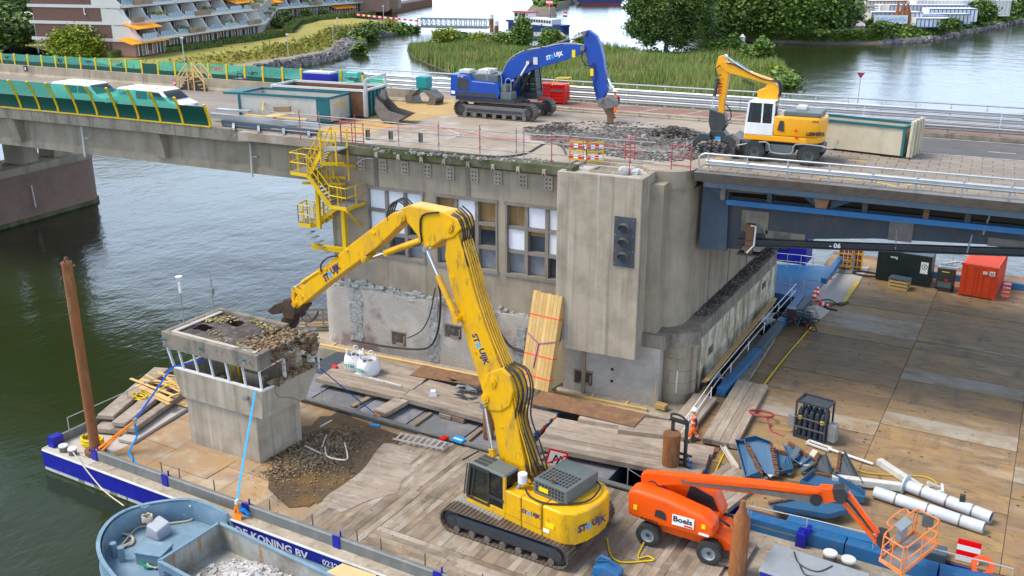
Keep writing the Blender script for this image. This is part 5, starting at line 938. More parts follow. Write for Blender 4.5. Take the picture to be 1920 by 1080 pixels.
letter('RD DE KONING BV',(11.55,-.036,.55),(1,0,0),(0,0,1),w=4.9,h=.38,mats='ink_white',parent=bg_,bold=.03)
letter('02320152',(17.2,-.036,.62),(1,0,0),(0,0,1),w=1.6,h=.27,mats='ink_white',parent=bg_,bold=.02)
def bob(label,p,r=.2,h=.34):
 t=thing('bollard',label,'bollard',p);mb=MB();mb.cyl((0,0,0),(0,0,h*.75),r,14);obj('drum',mb,'steel_worn',t);mb=MB();mb.cyl((0,0,h*.75),(0,0,h),r*1.08,14);obj('cap',mb,'foam',t,bevel=.02)
bob('white capped bollard nearest the blue bow corner',G(120,846,1.17));bob('white capped bollard beside the coiled yellow rope',G(137,852,1.17));bob('white capped bollard right of the hatch box, left one',G(1555,1052,1.17),.26,.42);bob('white capped bollard right of the hatch box, right one',G(1589,1064,1.17),.26,.42)
def pile(label,x,y,top_px,z,r,point=False):
 p=G(x,y,z);d=ray(*top_px);d=ray(top_px[0],top_px[1]);t_=(Vector((p.x,p.y,0))-Vector((CAM.x,CAM.y,0))).length/Vector((d.x,d.y,0)).length;zt=CAM.z+d.z*t_
 t=thing('steel_pile',label,'pile',(p.x,p.y,z));h=zt-z
 if point:mb=MB();mb.lathe([(r,-3),(r,h-.95),(r*.92,h-.75),(r*.35,h-.35),(r*.28,h),(0,h)],n=20)
 else:mb=MB();mb.lathe([(r,-3),(r,h),(0,h)],n=20)
 obj('shaft',mb,'rust_pile',t,smooth=.5)
 if not point:mb=MB();mb.cyl((0,0,h),(0,0,h+.01),r*.9,16);obj('top_plate',mb,'rust',t)
 return t,h
t,h=pile('tall rust brown steel pile standing at the barge bow',180,850,(133,490),1.17,.235)
mb=MB();mb.ring((0,0,.12),(0,0,1),.5,.3,.22,18);obj('guide_collar',mb,'rust',t);mb=MB();mb.ring((0,0,h+.08),(1,.3,0),.16,.08,.06,10);mb.cyl((-.42,0,h-.15),(.42,.1,h-.15),.04,6);obj('lifting_eye',mb,'rust',t)
t,h=pile('thick rust pile with flat top beside the black fork mast',1256,888,(1262,812),1.0,.40)
t,h=pile('dark rust pile behind the yellow boom',916,820,(918,730),1.0,.27)
t,h=pile('pointed rust pile in front of the orange boom lift',1381,1085,(1388,938),1.0,.34,True)
# ---------------------------------------------------------------- removed bridge control tower standing on the barge
tw=thing('control_tower','half demolished concrete control cabin standing on the barge deck','tower',BF.w(7.8,5.4,1.2),BF.rz)
def T_(name,mbx,m_,par=None,**k):o=obj(name,mbx,m_,par or tw,**k);(setattr(o,'location',(-7.8,-5.4,-1.2))if par is None else None);return o
mb=MB();mb.xy([(5.6,4.02),(10.02,4.1),(10.33,6.72),(5.8,6.72)],1.19,3.75);T_('base',mb,'concrete_pale',bevel=.03)
lo=[(5.55,3.85,3.75),(10.6,3.92,3.75),(10.85,6.6,3.75),(5.6,6.6,3.75)];hi=[(5.05,3.82,5.15),(10.75,3.90,5.15),(10.95,7.5,5.15),(5.2,7.5,5.15)]
def inset(q,d):cx=sum(p[0]for p in q)/4;cy=sum(p[1]for p in q)/4;return[(p[0]+(d if p[0]<cx else-d),p[1]+(d if p[1]<cy else-d),p[2])for p in q]
ih,il=inset(hi,.2),[(p[0],p[1],4.1)for p in inset(lo,.2)];mb=MB();vs=lo+hi+ih+il;fs=[(0,3,2,1)]
for i in range(4):j=(i+1)%4;fs+=[(i,j,4+j,4+i),(4+i,4+j,8+j,8+i),(8+i,8+j,12+j,12+i)]
fs.append((12,13,14,15));mb.add(vs,fs);T_('parapet',mb,'concrete_pale')
mb=MB();mb.bx(8.5,9.8,5.0,5.25,4.1,5.3);T_('inner_wall',mb,'concrete')
rx0,rx1,ry0,ry1,rz0,rz1=4.75,10.8,3.72,7.5,6.22,7.0
mb=MB();mb.xy([(rx0,ry0),(rx1,ry0),(rx1,ry0+.25),(rx0,ry0+.25)],rz0,rz1);T_('roof_fascia',mb,'concrete_dirty',bevel=.03)
mb=MB();mb.bx(rx0,rx0+.25,ry0+.25,ry1,rz0,rz1);T_('roof_fascia',mb,'concrete_dirty');mb=MB();mb.bx(rx0+.25,9.3,ry1-.25,ry1,rz0,rz1);T_('roof_fascia',mb,'concrete_dirty')
mb=MB();mb.xy([(rx1,ry0+.25),(rx1-.02,4.6),(rx1-.3,4.7),(rx1-.25,ry0+.25)],rz0,rz1);T_('roof_fascia',mb,'concrete_dirty')
hl=[(5.75,5.3,.42,.4),(6.7,6.45,.5,.3),(9.4,6.2,.45,.5)];mb=MB();nx,ny=26,16;cx_=[rx0+.25+(rx1-.3-rx0-.25)*i/nx for i in range(nx+1)];cy_=[ry0+.25+(ry1-.5-ry0)*j/ny for j in range(ny+1)]
zz=[[6.86+random.gauss(0,.03)for _ in cy_]for _ in cx_];vs=[(a,b,zz[i][j])for i,a in enumerate(cx_)for j,b in enumerate(cy_)];fs=[]
for i in range(nx):
 for j in range(ny):
  a,b=(cx_[i]+cx_[i+1])/2,(cy_[j]+cy_[j+1])/2
  if any(abs(a-h_[0])<h_[2]and abs(b-h_[1])<h_[3]for h_ in hl):continue
  if a>9.2 and b>5.2+(10.8-a)*.9+random.gauss(0,.15):continue
  k=ny+1;fs.append((i*k+j,(i+1)*k+j,(i+1)*k+j+1,i*k+j+1))
mb.add(vs,fs);T_('roof_covering',mb,'roofing')
mb=MB();mb.bx(rx0+.3,9.2,ry0+.3,ry1-.3,rz0+.05,rz0+.1);T_('ceiling',mb,'concrete')
mb=MB();mb.bx(rx0+.25,rx1-.4,ry0+.25,ry0+.5,6.9,6.96);mb.bx(rx0+.25,rx0+.5,ry0+.5,ry1-.3,6.905,6.965);T_('roof_edge_strip',mb,'dust')
mb=MB()
for k in range(130):
 c=random.choice(((5.6,6.2),(5.9,6.5),(6.2,6.75),(5.4,6.1),(7.9,6.9),(8.4,6.8),(7.6,4.3),(9.0,4.5),(6.9,5.0)));mb.rock((c[0]+random.gauss(0,.3),c[1]+random.gauss(0,.13),6.9+random.random()*.05),random.uniform(.03,.085),.35)
o=T_('insulation',mb,'insulation');o['kind']='stuff'
mb=MB()
for k in range(700):a=random.random();mb.rock((8.6+2.1*random.random()**.6,4.0+3.3*random.random(),6.86+random.random()*.06-(.9*random.random()if a<.2 else 0)),random.uniform(.025,.10),.6)
for k in range(170):mb.rock((10.75+random.gauss(0,.22),7.2+random.gauss(0,.22),6.0+random.random()*.8),random.uniform(.04,.17),.9)
for k in range(260):mb.rock((10.72+random.gauss(0,.12),4.6+2.6*random.random(),5.2+random.random()*.15),random.uniform(.04,.14),.7)
for k in range(120):mb.rock((4.8+5.2*random.random(),4.2+2.6*random.random(),4.12),random.uniform(.05,.16),.6)
o=T_('debris',mb,'rubble_brown');o['kind']='stuff'
mb=MB()
for k in range(46):
 p=Vector((9.8+random.random()*1.1,4.4+random.random()*3,6.3+random.random()*.8));q=[p]
 for _ in range(4):q.append(q[-1]+Vector((random.gauss(.08,.25),random.gauss(0,.25),random.gauss(-.14,.2))))
 mb.tube(smooth_path(q,3),.014,4)
q=[(10.8,4.7,5.15),(11.1,4.5,4.8),(11.5,5.0,4.6),(12.0,5.4,4.2)];mb.tube(smooth_path(q,4),.014,4);o=T_('bent_rebar',mb,'rust');o['kind']='stuff'
for k,(p,q)in enumerate((((9.0,3.8,6.9),(9.9,4.4,6.98)),((9.2,4.4,6.95),(10.2,4.1,6.92)),((10.0,7.0,6.3),(11.1,7.3,7.0)),((9.6,6.8,6.85),(10.9,6.7,6.7)))):mb=MB();mb.bar(p,q,.22,.08);T_('broken_beam',mb,'concrete_dirty')
posts=[(5.1,3.9),(5.75,3.9),(6.7,3.9),(7.7,3.9),(8.7,3.9),(9.7,3.92),(10.65,3.95)]
for i,(x,y)in enumerate(posts):mb=MB();mb.bar((x,y+.05,5.2),(x-(.28 if i==0 else.22)*(1-i/7),y,6.25),.09 if i else.13,.07);T_('window_post',mb,'white')
mb=MB();mb.bar((5.05,3.92,5.19),(10.7,3.98,5.19),.14,.07);mb.bar((4.85,3.86,6.2),(10.6,3.9,6.2),.12,.07);mb.bar((10.7,3.98,5.19),(10.8,5.4,5.19),.12,.07);mb.bar((10.6,3.98,6.12),(10.75,5.4,6.25),.06,.06);T_('window_rail',mb,'white')
for p,q,w_ in(((10.8,5.4,5.15),(10.75,5.4,6.25),.12),((10.75,7.3,5.15),(10.7,7.3,6.6),.26),((11.0,7.5,5.0),(11.05,7.5,6.6),.09),((9.9,7.35,5.15),(9.9,7.35,6.8),.2),((5.2,7.4,5.15),(5.1,7.4,6.25),.14),((5.15,5.6,5.15),(5.0,5.6,6.25),.12)):mb=MB();mb.bar(p,q,w_,w_);T_('window_post',mb,'dirty_white')
for x in(5.0,7.4,10.1):mb=MB();mb.cyl((x,3.74,6.6),(x-.08,3.55,6.72),.04,6);T_('overflow_pipe',mb,'teal_bright')
mb=MB();mb.cyl((9.8,3.9,4.7),(9.8,3.7,4.7),.12,8);mb.box((9.8,3.74,4.7),(.3,.1,.12));T_('wall_bracket',mb,'galv_dull')
mb=MB()
for x in(7.3,7.8):mb.tube(smooth_path([(x,5.6,4.1),(x,5.4,5.2),(x+.1,5.5,5.5),(x+.35,5.6,5.0),(x+.4,5.6,4.2)],4),.05,6)
T_('hatch_handrail',mb,'yellow_stair')
def mast(label,px,py,top,w_=0):
 p=BF.w(*top[0]);t=thing('mast',label,'mast',p);h=top[1];mb=MB();mb.cyl((0,0,-.3),(0,0,h),.03,6);obj('pole',mb,'galv_dull',t);mb=MB()
 if w_:mb.cyl((0,0,h*.75),(0,0,h),.07,8);mb.lathe([(.05,h),(.16,h+.25),(.17,h+.3),(0,h+.3)],n=10);obj('sensor',mb,'white',t)
 else:mb.cyl((0,0,h),(0,0,h+.5),.015,4);mb.box((0,0,h*.62),(.16,.16,.35));mb.bar((0,0,h*.5),(.2,0,h*.75),.03,.03);obj('antenna',mb,'galv_dull',t)
mast('thin mast with white weather sensor behind the tower roof',0,0,((4.9,5.0,7.0),2.1),1);mast('thin antenna mast at the back of the tower roof',0,0,((4.95,6.9,7.0),1.7))
# straps and slings holding the tower
def strap(label,pts,w_,m_,extra=()):
 t=thing('lashing_strap',label,'strap',pts[0]);o0=Vector(pts[0])
 mb=MB()
 for a,b in zip(pts,pts[1:]):mb.bar(Vector(a)-o0,Vector(b)-o0,w_,.012,up=(0,1,0))
 obj('webbing',mb,m_,t)
 for nm,q,ww,mm in extra:
  mb=MB()
  for a,b in zip(q,q[1:]):mb.bar(Vector(a)-o0,Vector(b)-o0,ww,ww*.5)
  obj(nm,mb,mm,t)
s1=G(182,855,1.3);k1=BF.w(3.95,2.2,2.75)
strap('dark blue strap from orange sling at the bow up to the tower window',[k1,BF.w(5.1,3.8,5.2),BF.w(6.5,4.6,5.6)],.1,'strap_blue',(('sling',[k1,s1+Vector((0,0,.3)),s1],.13,'sling_orange'),('sling',[k1,s1+Vector((.25,.1,.3)),s1+Vector((.2,0,0))],.11,'sling_orange'),('strap_tail',[k1,k1+Vector((.03,0,-.8)),G(240,850,1.3),G(262,875,1.25)],.09,'strap_cyan'),('ratchet',[k1+Vector((0,0,-.1)),k1+Vector((.05,0,.15))],.2,'galv')))
s2=G(445,960,1.45);strap('light blue strap hanging from the front tower corner to an orange sling',[BF.w(10.4,3.82,5.15),s2+Vector((0,0,.45))],.13,'strap_cyan',(('sling',[s2+Vector((0,0,.4)),s2+Vector((-.1,0,0)),s2+Vector((0,-.15,-.3))],.16,'sling_orange'),('sling',[s2+Vector((0.05,0,.35)),s2+Vector((.12,0,0)),s2+Vector((.2,-.15,-.35))],.16,'sling_orange'),('strap_tail',[s2+Vector((.05,0,.2)),s2+Vector((.3,.1,.12)),s2+Vector((.45,.2,-.1))],.16,'strap_cyan'),('ratchet',[s2+Vector((0,0,.35)),s2+Vector((.03,0,.6))],.16,'white')))
s3=G(702,775,1.6);strap('navy strap from the rear tower corner to an orange hook on the coaming',[BF.w(10.95,7.4,5.2),s3],.07,'strap_blue',(('sling',[s3,G(712,781,1.4)],.12,'sling_orange'),('strap_tail',[s3,s3+Vector((0,-.05,-.5)),G(695,797,1.25),G(712,799,1.25)],.14,'strap_cyan')))
# debris heap beside the tower, wet patches on deck
def heap(name,label,cat,cx,cy,rx,ry,h,n,r0,r1,m_,z=1.2,fr=BF,flat=.7):
 mb=MB()
 for k in range(n):
  a=random.random()*6.283;q=math.sqrt(random.random());x,y=cx+rx*q*math.cos(a)*random.uniform(.7,1.15),cy+ry*q*math.sin(a)*random.uniform(.7,1.15);p=fr.w(x,y,0);hh=max(0,1-q)*h
  mb.rock((p.x,p.y,z+hh*random.uniform(.6,1)),random.uniform(r0,r1)*(1.4-q*.8),flat)
 return tag(obj(name,mb,m_),label,cat,kind='stuff')
heap('debris_heap','brown grey heap of broken concrete and sticks beside the tower','rubble',11.55,6.2,1.7,2.9,.28,3600,.015,.085,'rubble_brown',z=1.25);heap('debris_scatter','crumbs scattered over the wet deck around the heap','rubble',12.6,5.6,2.9,4.2,0,900,.015,.05,'rubble_brown',z=1.28)
for lab,pts,r in(('bent white conduit lying on the debris heap',[(610,838),(613,855),(640,862),(652,858),(646,830)],.035),('straight white pipe leaning out of the heap',[(572,836),(602,850)],.03),('short pale stick at the top of the heap',[(600,800),(622,788)],.035),('second conduit upright in the heap',[(612,815),(604,838)],.03),('dark cable loop on the heap',[(640,866),(655,880),(662,872),(650,862)],.02)):
 mb=MB();mb.tube(smooth_path([G(x,y,1.6)for x,y in pts],3),r,6);tag(obj('pipe_scrap',mb,'dirty_white' if 'dark' not in lab else 'black'),lab,'pipe')
def patch(name,label,pts,z,m_):
 mb=MB();q=[G(x,y,z)for x,y in pts];c=sum(q,Vector())/len(q);qq=[];[qq.extend([q[i].lerp(q[(i+1)%len(q)],f)+(q[i].lerp(q[(i+1)%len(q)],f)-c)*random.gauss(0,.06)for f in(0,.25,.5,.75)])for i in range(len(q))];mb.add([c]+qq,[(0,i+1,(i+1)%len(qq)+1)for i in range(len(qq))]);return tag(obj(name,mb,m_),label,'dirt',kind='structure')
patch('wet_patch','wet rusty dirt on the deck in front of the debris heap',[(500,880),(560,800),(640,770),(745,805),(745,840),(700,885),(600,945),(555,955),(512,925)],1.245,'wet_dirt');patch('dirt_patch','black soiled area on the timber deck',[(720,830),(790,850),(740,920),(640,960),(600,940),(680,880)],1.335,'timber')
# timber and rope at the bow
def planklot(name,label,cat,items,m_,z,h,parts='plank',grp=None):
 a0=G(*items[0][0],z);t=thing(name,label,cat,a0)
 for(a,b,w_,dz)in items:p,q=G(*a,z),G(*b,z);mb=MB();mb.bar(p-a0+Vector((0,0,dz)),q-a0+Vector((0,0,dz)),w_,h);obj(parts,mb,m_,t,bevel=min(h,w_)*.12,seg=1)
 return t
planklot('timber_mats','long weathered mats stacked along the barge bow behind the pile','timber',[((195,808),(312,715),1.1,.0),((222,812),(338,728),.95,.02),((245,815),(352,738),.5,.25),((225,808),(330,722),.8,.35),((200,796),(305,705),.9,.4)],'timber',1.4,.26,'mat');planklot('timber_mat','single pale weathered mat lying nearest the deck plates','timber',[((235,828),(358,752),.95,0)],'dust',1.3,.16,'mat')
planklot('board_pile','loose heap of new boards left of the tower','boards',[((246,719),(330,752),.16,.3),((258,728),(322,758),.3,.2),((265,722),(345,740),.2,.35),((275,716),(340,748),.14,.42),((262,732),(318,762),.2,.12),((280,728),(352,733),.16,.46),((300,712),(350,752),.18,.5),((318,756),(356,742),.12,.36),((290,718),(346,724),.14,.55)],'new_wood',1.75,.035,'board');planklot('plywood_sheet','small plywood sheet against the tower foot','board',[((330,748),(362,757),.9,0)],'plywood',1.5,.03,'sheet')
def rope(name,label,pts,r,m_,cat='rope',n=4):mb=MB();mb.tube(smooth_path(pts,n),r,6);return tag(obj(name,mb,m_,smooth=1.2),label,cat)
def coil(c,R,turns,r,squash=.8,dz=.03,jit=.08):return[Vector(c)+Vector((math.cos(k*.55)*R*random.uniform(1-jit,1+jit),math.sin(k*.55)*R*squash*random.uniform(1-jit,1+jit),r+dz*(k%7)/3))for k in range(int(turns*11.4))]
rope('mooring_rope','thick yellow rope coiled round the foot of the tall pile',coil(G(174,834,1.2),.62,7,.05,.55,.16),.045,'rope_yellow');rope('rope','small yellow rope heap beside the loose boards',coil(G(262,748,1.75),.45,4,.04,.5,.1,.3)+[G(285,742,1.9),G(310,724,2.2),G(330,716,2.5)],.035,'rope_yellow')
rope('mooring_line','pale mooring line from the bow bollard down to the grey blue boat',[G(137,848,1.5),G(165,885,1.2),G(195,920,1.1),G(232,948,2.0)],.03,'rope');rope('mooring_line','pale line sagging along the blue hull side',[G(150,850,1.3),G(200,880,1.0),G(260,915,.8),G(330,935,1.1)],.025,'rope')
rope('yellow_hose','yellow hose on the timber deck behind the tracked excavator',[G(1138,1010,1.4),G(1145,1040,1.36),G(1165,1054,1.36),G(1210,1052,1.36),G(1226,1050,1.36),G(1215,1043,1.36),G(1197,1046,1.36),G(1202,1028,1.4),G(1215,1005,1.5)],.035,'rope_yellow','hose')
# ladder, tool sign and small things on the coaming
a,b=G(748,812,1.55),G(842,832,1.5);t=thing('ladder','aluminium ladder lying across the coaming','ladder',a,yaw(a,b));Ld=(b-a).length
for y in(0,-.62):mb=MB();mb.bar((0,y,0),(Ld*1.0,y,-.02),.03,.08);obj('rail',mb,'aluminium',t)
for k in range(9):mb=MB();mb.bar((Ld*(k+.5)/9,0,0),(Ld*(k+.5)/9,-.62,0),.09,.03);obj('rung',mb,'aluminium',t)
F_=Frame(G(846,826,1.5),rad(-8));t=thing('tool_box','blue and white box lid lying behind the ladder','box',F_.o,F_.rz);mb=MB();mb.bx(0,.62,0,.4,0,.1);obj('lid',mb,'strap_cyan',t);mb=MB();mb.bx(.06,.56,.1,.2,.1,.11);obj('label',mb,'retro_white',t);mb=MB();mb.bx(-.55,-.25,-.25,.15,0,.08);obj('red_case',mb,'red',t)
# hatch box on the barge end
F_=Frame(G(1448,1062,1.17),rad(-7));t=thing('hatch_box','large grey lidded deck box with blue sides at the bottom edge','box',F_.o,F_.rz);mb=MB();mb.bx(0,3.6,-1.6,0,0,.75);obj('body',mb,'hull_blue',t,bevel=.02);mb=MB();mb.hull8([(-.05,-1.65,.75),(3.65,-1.65,.75),(3.65,.1,.75),(-.05,.1,.75)],[(-.02,-1.6,.86),(3.6,-1.6,.86),(3.6,.05,1.0),(-.02,.05,1.0)]);obj('lid',mb,'grey_light',t)
mb=MB()
for q in([(.8,-.1,1.02),(1.2,-.7,.97),(1.9,-.8,.95),(2.3,-.2,1.0)],[(1.2,-.7,.97),(1.6,-1.2,.93),(2.2,-1.0,.95)]):mb.tube(smooth_path(q,4),.03,5)
obj('lifting_chain',mb,'steel_dark',t);mb=MB();mb.prism([(.12,.12),(.42,.12),(.27,.4)],(0,-1.61,0),(1,0,0),(0,0,1),(0,-.01,0));obj('warning_mark',mb,'retro_red',t);mb=MB();mb.bx(.1,.8,-1.615,-1.605,.08,.5);obj('label',mb,'retro_white',t)
F_=Frame(G(1135,1078,1.3),rad(-5));t=thing('hydraulic_tool','blue hydraulic attachment lying at the bottom edge','attachment',F_.o,F_.rz);mb=MB();mb.xz([(-.5,0),(.6,0),(.65,.35),(.1,.55),(-.4,.4)],-.3,.3);obj('body',mb,'beam_blue',t,bevel=.05);mb=MB();mb.tube([(-.4,0,.5),(-.2,0,.8),(.2,0,.75)],.06,6);obj('hook',mb,'beam_blue',t)
# ================================================================ raft of pontoons and timber mats between barge and pier
rf=thing('raft','raft of grey plated pontoons between the work barge and the pier','pontoon',BF.w(4,10.8,0),BF.rz)
xs_=[0,3.0,6.1,9.3,12.7,16.2,20.7]
for i in range(6):mb=MB();mb.bx(xs_[i]+.03,xs_[i+1]-.03,0,3.2,-.4,.93);obj('pontoon_box',mb,'girder',rf);mb=MB();mb.bx(xs_[i]+.05,xs_[i+1]-.05,.03,3.15,.93,.96);obj('deck_plate',mb,'grey_plate',rf)
mb=MB();mb.bx(0,26.5,3.25,6.3,-.4,.93);obj('pontoon_box',mb,'girder',rf)
for a,b,w_ in(((660,762),(712,735),.28),((770,802),(808,775),.2),((872,830),(902,805),.2),((1010,862),(1058,830),.22)):p,q=rf.matrix_world,0;p,q=BF.l(G(*a,1.05))-Vector((4,10.8,0)),BF.l(G(*b,1.05))-Vector((4,10.8,0));mb=MB();mb.bar(p,q,w_,.1);obj('batten',mb,'planter',rf)
def mat_(label,a,b,z,n,w_,m_='timber',h=.24,caps=0,lcap=0):
 p,q=G(*a,z),G(*b,z);Lm_=(q-p).length;t=thing('timber_mat',label,'timber mat',p,yaw(p,q),'timber mats on raft and barge');key={}
 for i in range(n):
  mb=MB();e0,e1=random.uniform(-.05,.05),random.uniform(-.06,.06);mb.bx(e0,Lm_+e1,i*w_+.008,(i+1)*w_-.008,-h,random.uniform(-.012,.012));obj('beam',mb,m_,t)
  if caps:mb=MB();mb.bx(Lm_+e1,Lm_+e1+.02,i*w_+.02,(i+1)*w_-.02,-h+.02,-.02);obj('painted_end',mb,('orange_band','strap_blue','pier_brick')[(i+caps)%3],t)
 return t
mat_('wide timber mat under the white bags',(590,709),(749,746),1.5,10,.40);mat_('timber mat in front of the brown steel sheet left of the boom',(751,745),(1003,812),1.5,7,.38,caps=1);mat_('large pale timber mat in front of the loose plate, reaching the rust pile',(1001,834),(1312,896),1.5,8,.40,caps=2)
mat_('short timber mat end under the right end of the brown sheet',(1159,806),(1296,822),1.72,4,.42);mat_('timber mat piece half hidden by the brown sheet',(1085,786),(1168,800),1.7,3,.40);mat_('timber mat pointing along the pier near the worker',(1297,806),(1345,745),1.55,3,.42,caps=1)
mat_('pale timber mat behind the orange boom lift',(1365,955),(1440,895),1.4,5,.42,'timber');mat_('brown timber mat along the blue beam',(1397,722),(1454,632),1.5,4,.34,'concrete_dirty');mat_('long pale timber mat carrying the red hose',(1381,834),(1440,722),1.55,4,.42)
for k,(x,y)in enumerate(((683,736),(838,782),(862,788),(700,741))):mb=MB();q=G(x,y,1.0);mb.box((q.x,q.y,1.1),(.75,.4,.22),rz=rad(-6));tag(obj('timber_block',mb,'timber' if k%2 else 'pier_brick',bevel=.01),('orange ended block under the mat left of the strap','short grey block beside the red one','short red ended block on the pontoon','dark block next to the orange ended one')[k],'block')
planklot('timber_beam','thick beam end with orange face sticking out from under the mats','timber',[((712,775),(760,748),.85,0)],'timber',1.3,.24,'beam')
def platebar(name,label,pxs,z,m_,t_=.03):q=[G(x,y,z)for x,y in pxs];o0=q[0].copy();mb=MB();mb.hull8([p-o0+Vector((0,0,-t_))for p in q],[p-o0 for p in q]);return tag(obj(name,mb,m_,loc=o0),label,'steel sheet')
platebar('steel_sheet','brown rusted sheet lying behind the yellow boom',[(768,703),(896,724),(914,709),(794,684)],1.56,'rust_sheet');platebar('steel_sheet','long brown rusted sheet at the foot of the timber bundle',[(988,755),(1189,800),(1212,776),(1018,733)],1.78,'rust_sheet')
# big bags
for lab,x,y,s in(('left white big bag with green print',667,690,1.0),('right slumped white big bag with green print',692,700,1.02)):
 t=thing('big_bag',lab,'bag',G(x,y,1.5),rad(random.uniform(-20,10)));mb=MB();n=16;vs=[];fs=[];prof_=[(.50,0),(.60,.2),(.58,.5),(.52,.8),(.44,.9),(.38,.7)]
 for j in range(n):
  a=6.283*j/n
  for r_,z in prof_:rr=r_*s*random.uniform(.9,1.1);vs.append((rr*math.copysign(abs(math.cos(a))**.7,math.cos(a)),rr*math.copysign(abs(math.sin(a))**.7,math.sin(a)),z*random.uniform(.93,1.07)))
 k=len(prof_)
 for j in range(n):
  for i in range(k-1):fs.append((j*k+i,(j+1)%n*k+i,(j+1)%n*k+i+1,j*k+i+1))
 mb.add(vs,fs);obj('sack',mb,'bagwhite',t,smooth=1.0);mb=MB();mb.cyl((0,0,.6),(0,0,.72),.42,12,.2);obj('contents',mb,'rubble_brown',t);mb=MB()
 for a in(.7,2.3,3.9,5.4):p=Vector((math.cos(a)*.45,math.sin(a)*.45,.85));mb.tube(smooth_path([p,p+Vector((0,0,.3)),p+Vector((.2*math.sin(a),-.2*math.cos(a),.32)),p+Vector((.25*math.sin(a),-.25*math.cos(a),0))],3),.03,4)
 obj('loop',mb,'bagwhite',t);letter('ISTIM',(-.3,-.66,.28),(1,.05,0),(0,0,1),w=.62,h=.2,mats='bag_green',parent=t,bold=.03)
planklot('plastic_tube','white and orange tube lying in front of the big bags','tube',[((665,700),(720,716),.1,0),((716,714),(752,724),.08,0)],'dirty_white',1.55,.1,'tube');mb=MB();p=G(625,686,1.55);mb.cyl(p,p+Vector((.35,-.12,0)),.1,8);tag(obj('red_canister',mb,'red'),'small red canister on the mat left of the bags','canister')
mb=MB();mb.box(G(812,737,1.65),(.45,.3,.3),rz=.4,taper=(.6,.9));tag(obj('crumpled_bag',mb,'bagwhite'),'small crumpled white bag left of the torn roofing','bag')
t=thing('torn_roofing','black torn roofing strips and panel lying on the mat left of the boom','scrap',G(870,740,1.52));
for k in range(10):
 c=Vector((random.gauss(0,.9),random.gauss(0,.35),.06+.03*k));mb=MB();mb.add([c+Vector((random.uniform(-.7,.7),random.uniform(-.3,.3),random.uniform(-.05,.2)))for _ in range(5)],[(0,1,2),(0,2,3),(0,3,4)]);obj('strip',mb,'steel_dark',t)
mb=MB();mb.box((0,.35,.22),(1.3,.4,.08),rz=.05);obj('panel',mb,'grey_light',t)
# bundled new timber leaning on the wall with its pallet
P0,P1=G(974,727,1.55),G(1027,742,1.55);rzb=yaw(P0,P1);t=thing('timber_bundle','tall bundle of new yellow timber boards leaning against the wall on a pallet','timber',P0,rzb);wB=(P1-P0).length
T=Matrix.Translation((0,0,.2))@Matrix.Rotation(rad(-15),4,'X')
for i in range(8):mb=MB(T);mb.bx(i*wB/8+.006,(i+1)*wB/8-.006,0,.22,0,5.2+random.uniform(-.05,.03));obj('board',mb,'new_wood',t);mb=MB(T);mb.bx(i*wB/8+.006,(i+1)*wB/8-.006,.23,.42,0,5.1+random.uniform(-.1,.0));obj('board',mb,'new_wood',t)
for z in(.6,1.75,3.9):mb=MB(T);mb.bx(-.01,wB+.01,-.01,.44,z,z+.07);obj('band',mb,'orange_band',t)
mb=MB(T);mb.bar((0,-.03,2.9),(wB*.45,-.03,2.45),.06,.02);mb.bar((wB*.45,-.03,2.45),(wB,-.03,2.75),.06,.02);mb.bar((wB*.45,-.03,2.45),(wB*.4,-.03,1.1),.07,.02);obj('sling',mb,'purple',t)
mb=MB();mb.yz([(.42,.2),(1.75,.2),(1.75,3.0),(1.0,2.5)],wB-.05,wB-.02);obj('side_panel',mb,'plywood',t)
mb=MB()
for y in(0,.7,1.4):mb.bx(-.05,wB+.05,y,y+.12,0,.1)
for k in range(7):mb.bx(-.05+k*(wB/6.3),-.05+k*(wB/6.3)+.14,-.05,1.6,.1,.13)
obj('pallet',mb,'planter',t)
mb=MB();p=G(1240,766,.98);mb.box(p+Vector((0,0,.15)),(.6,.4,.28),rz=-.2);tag(obj('wooden_crate',mb,'new_wood',bevel=.02),'small wooden crate at the foot of the round column','crate')
# brown timber landing behind the tower, left of the brick corner
t=thing('timber_landing','brown timber landing with plank rails left of the brick corner','landing',G(575,612,1.2),rad(28))
for k in range(3):mb=MB();mb.bar((-.5,.5*k,.0),(3.4,.5*k,.1),.4,.08);obj('plank',mb,'planter',t)
for x in(0,1.1,2.2,3.2):mb=MB();mb.bar((x,-.1,0),(x,-.1,1.25),.1,.1);obj('post',mb,'planter',t)
for z in(.5,.85,1.2):mb=MB();mb.bar((-.4,-.16,z),(3.4,-.16,z),.04,.16);obj('rail_board',mb,'planter',t)
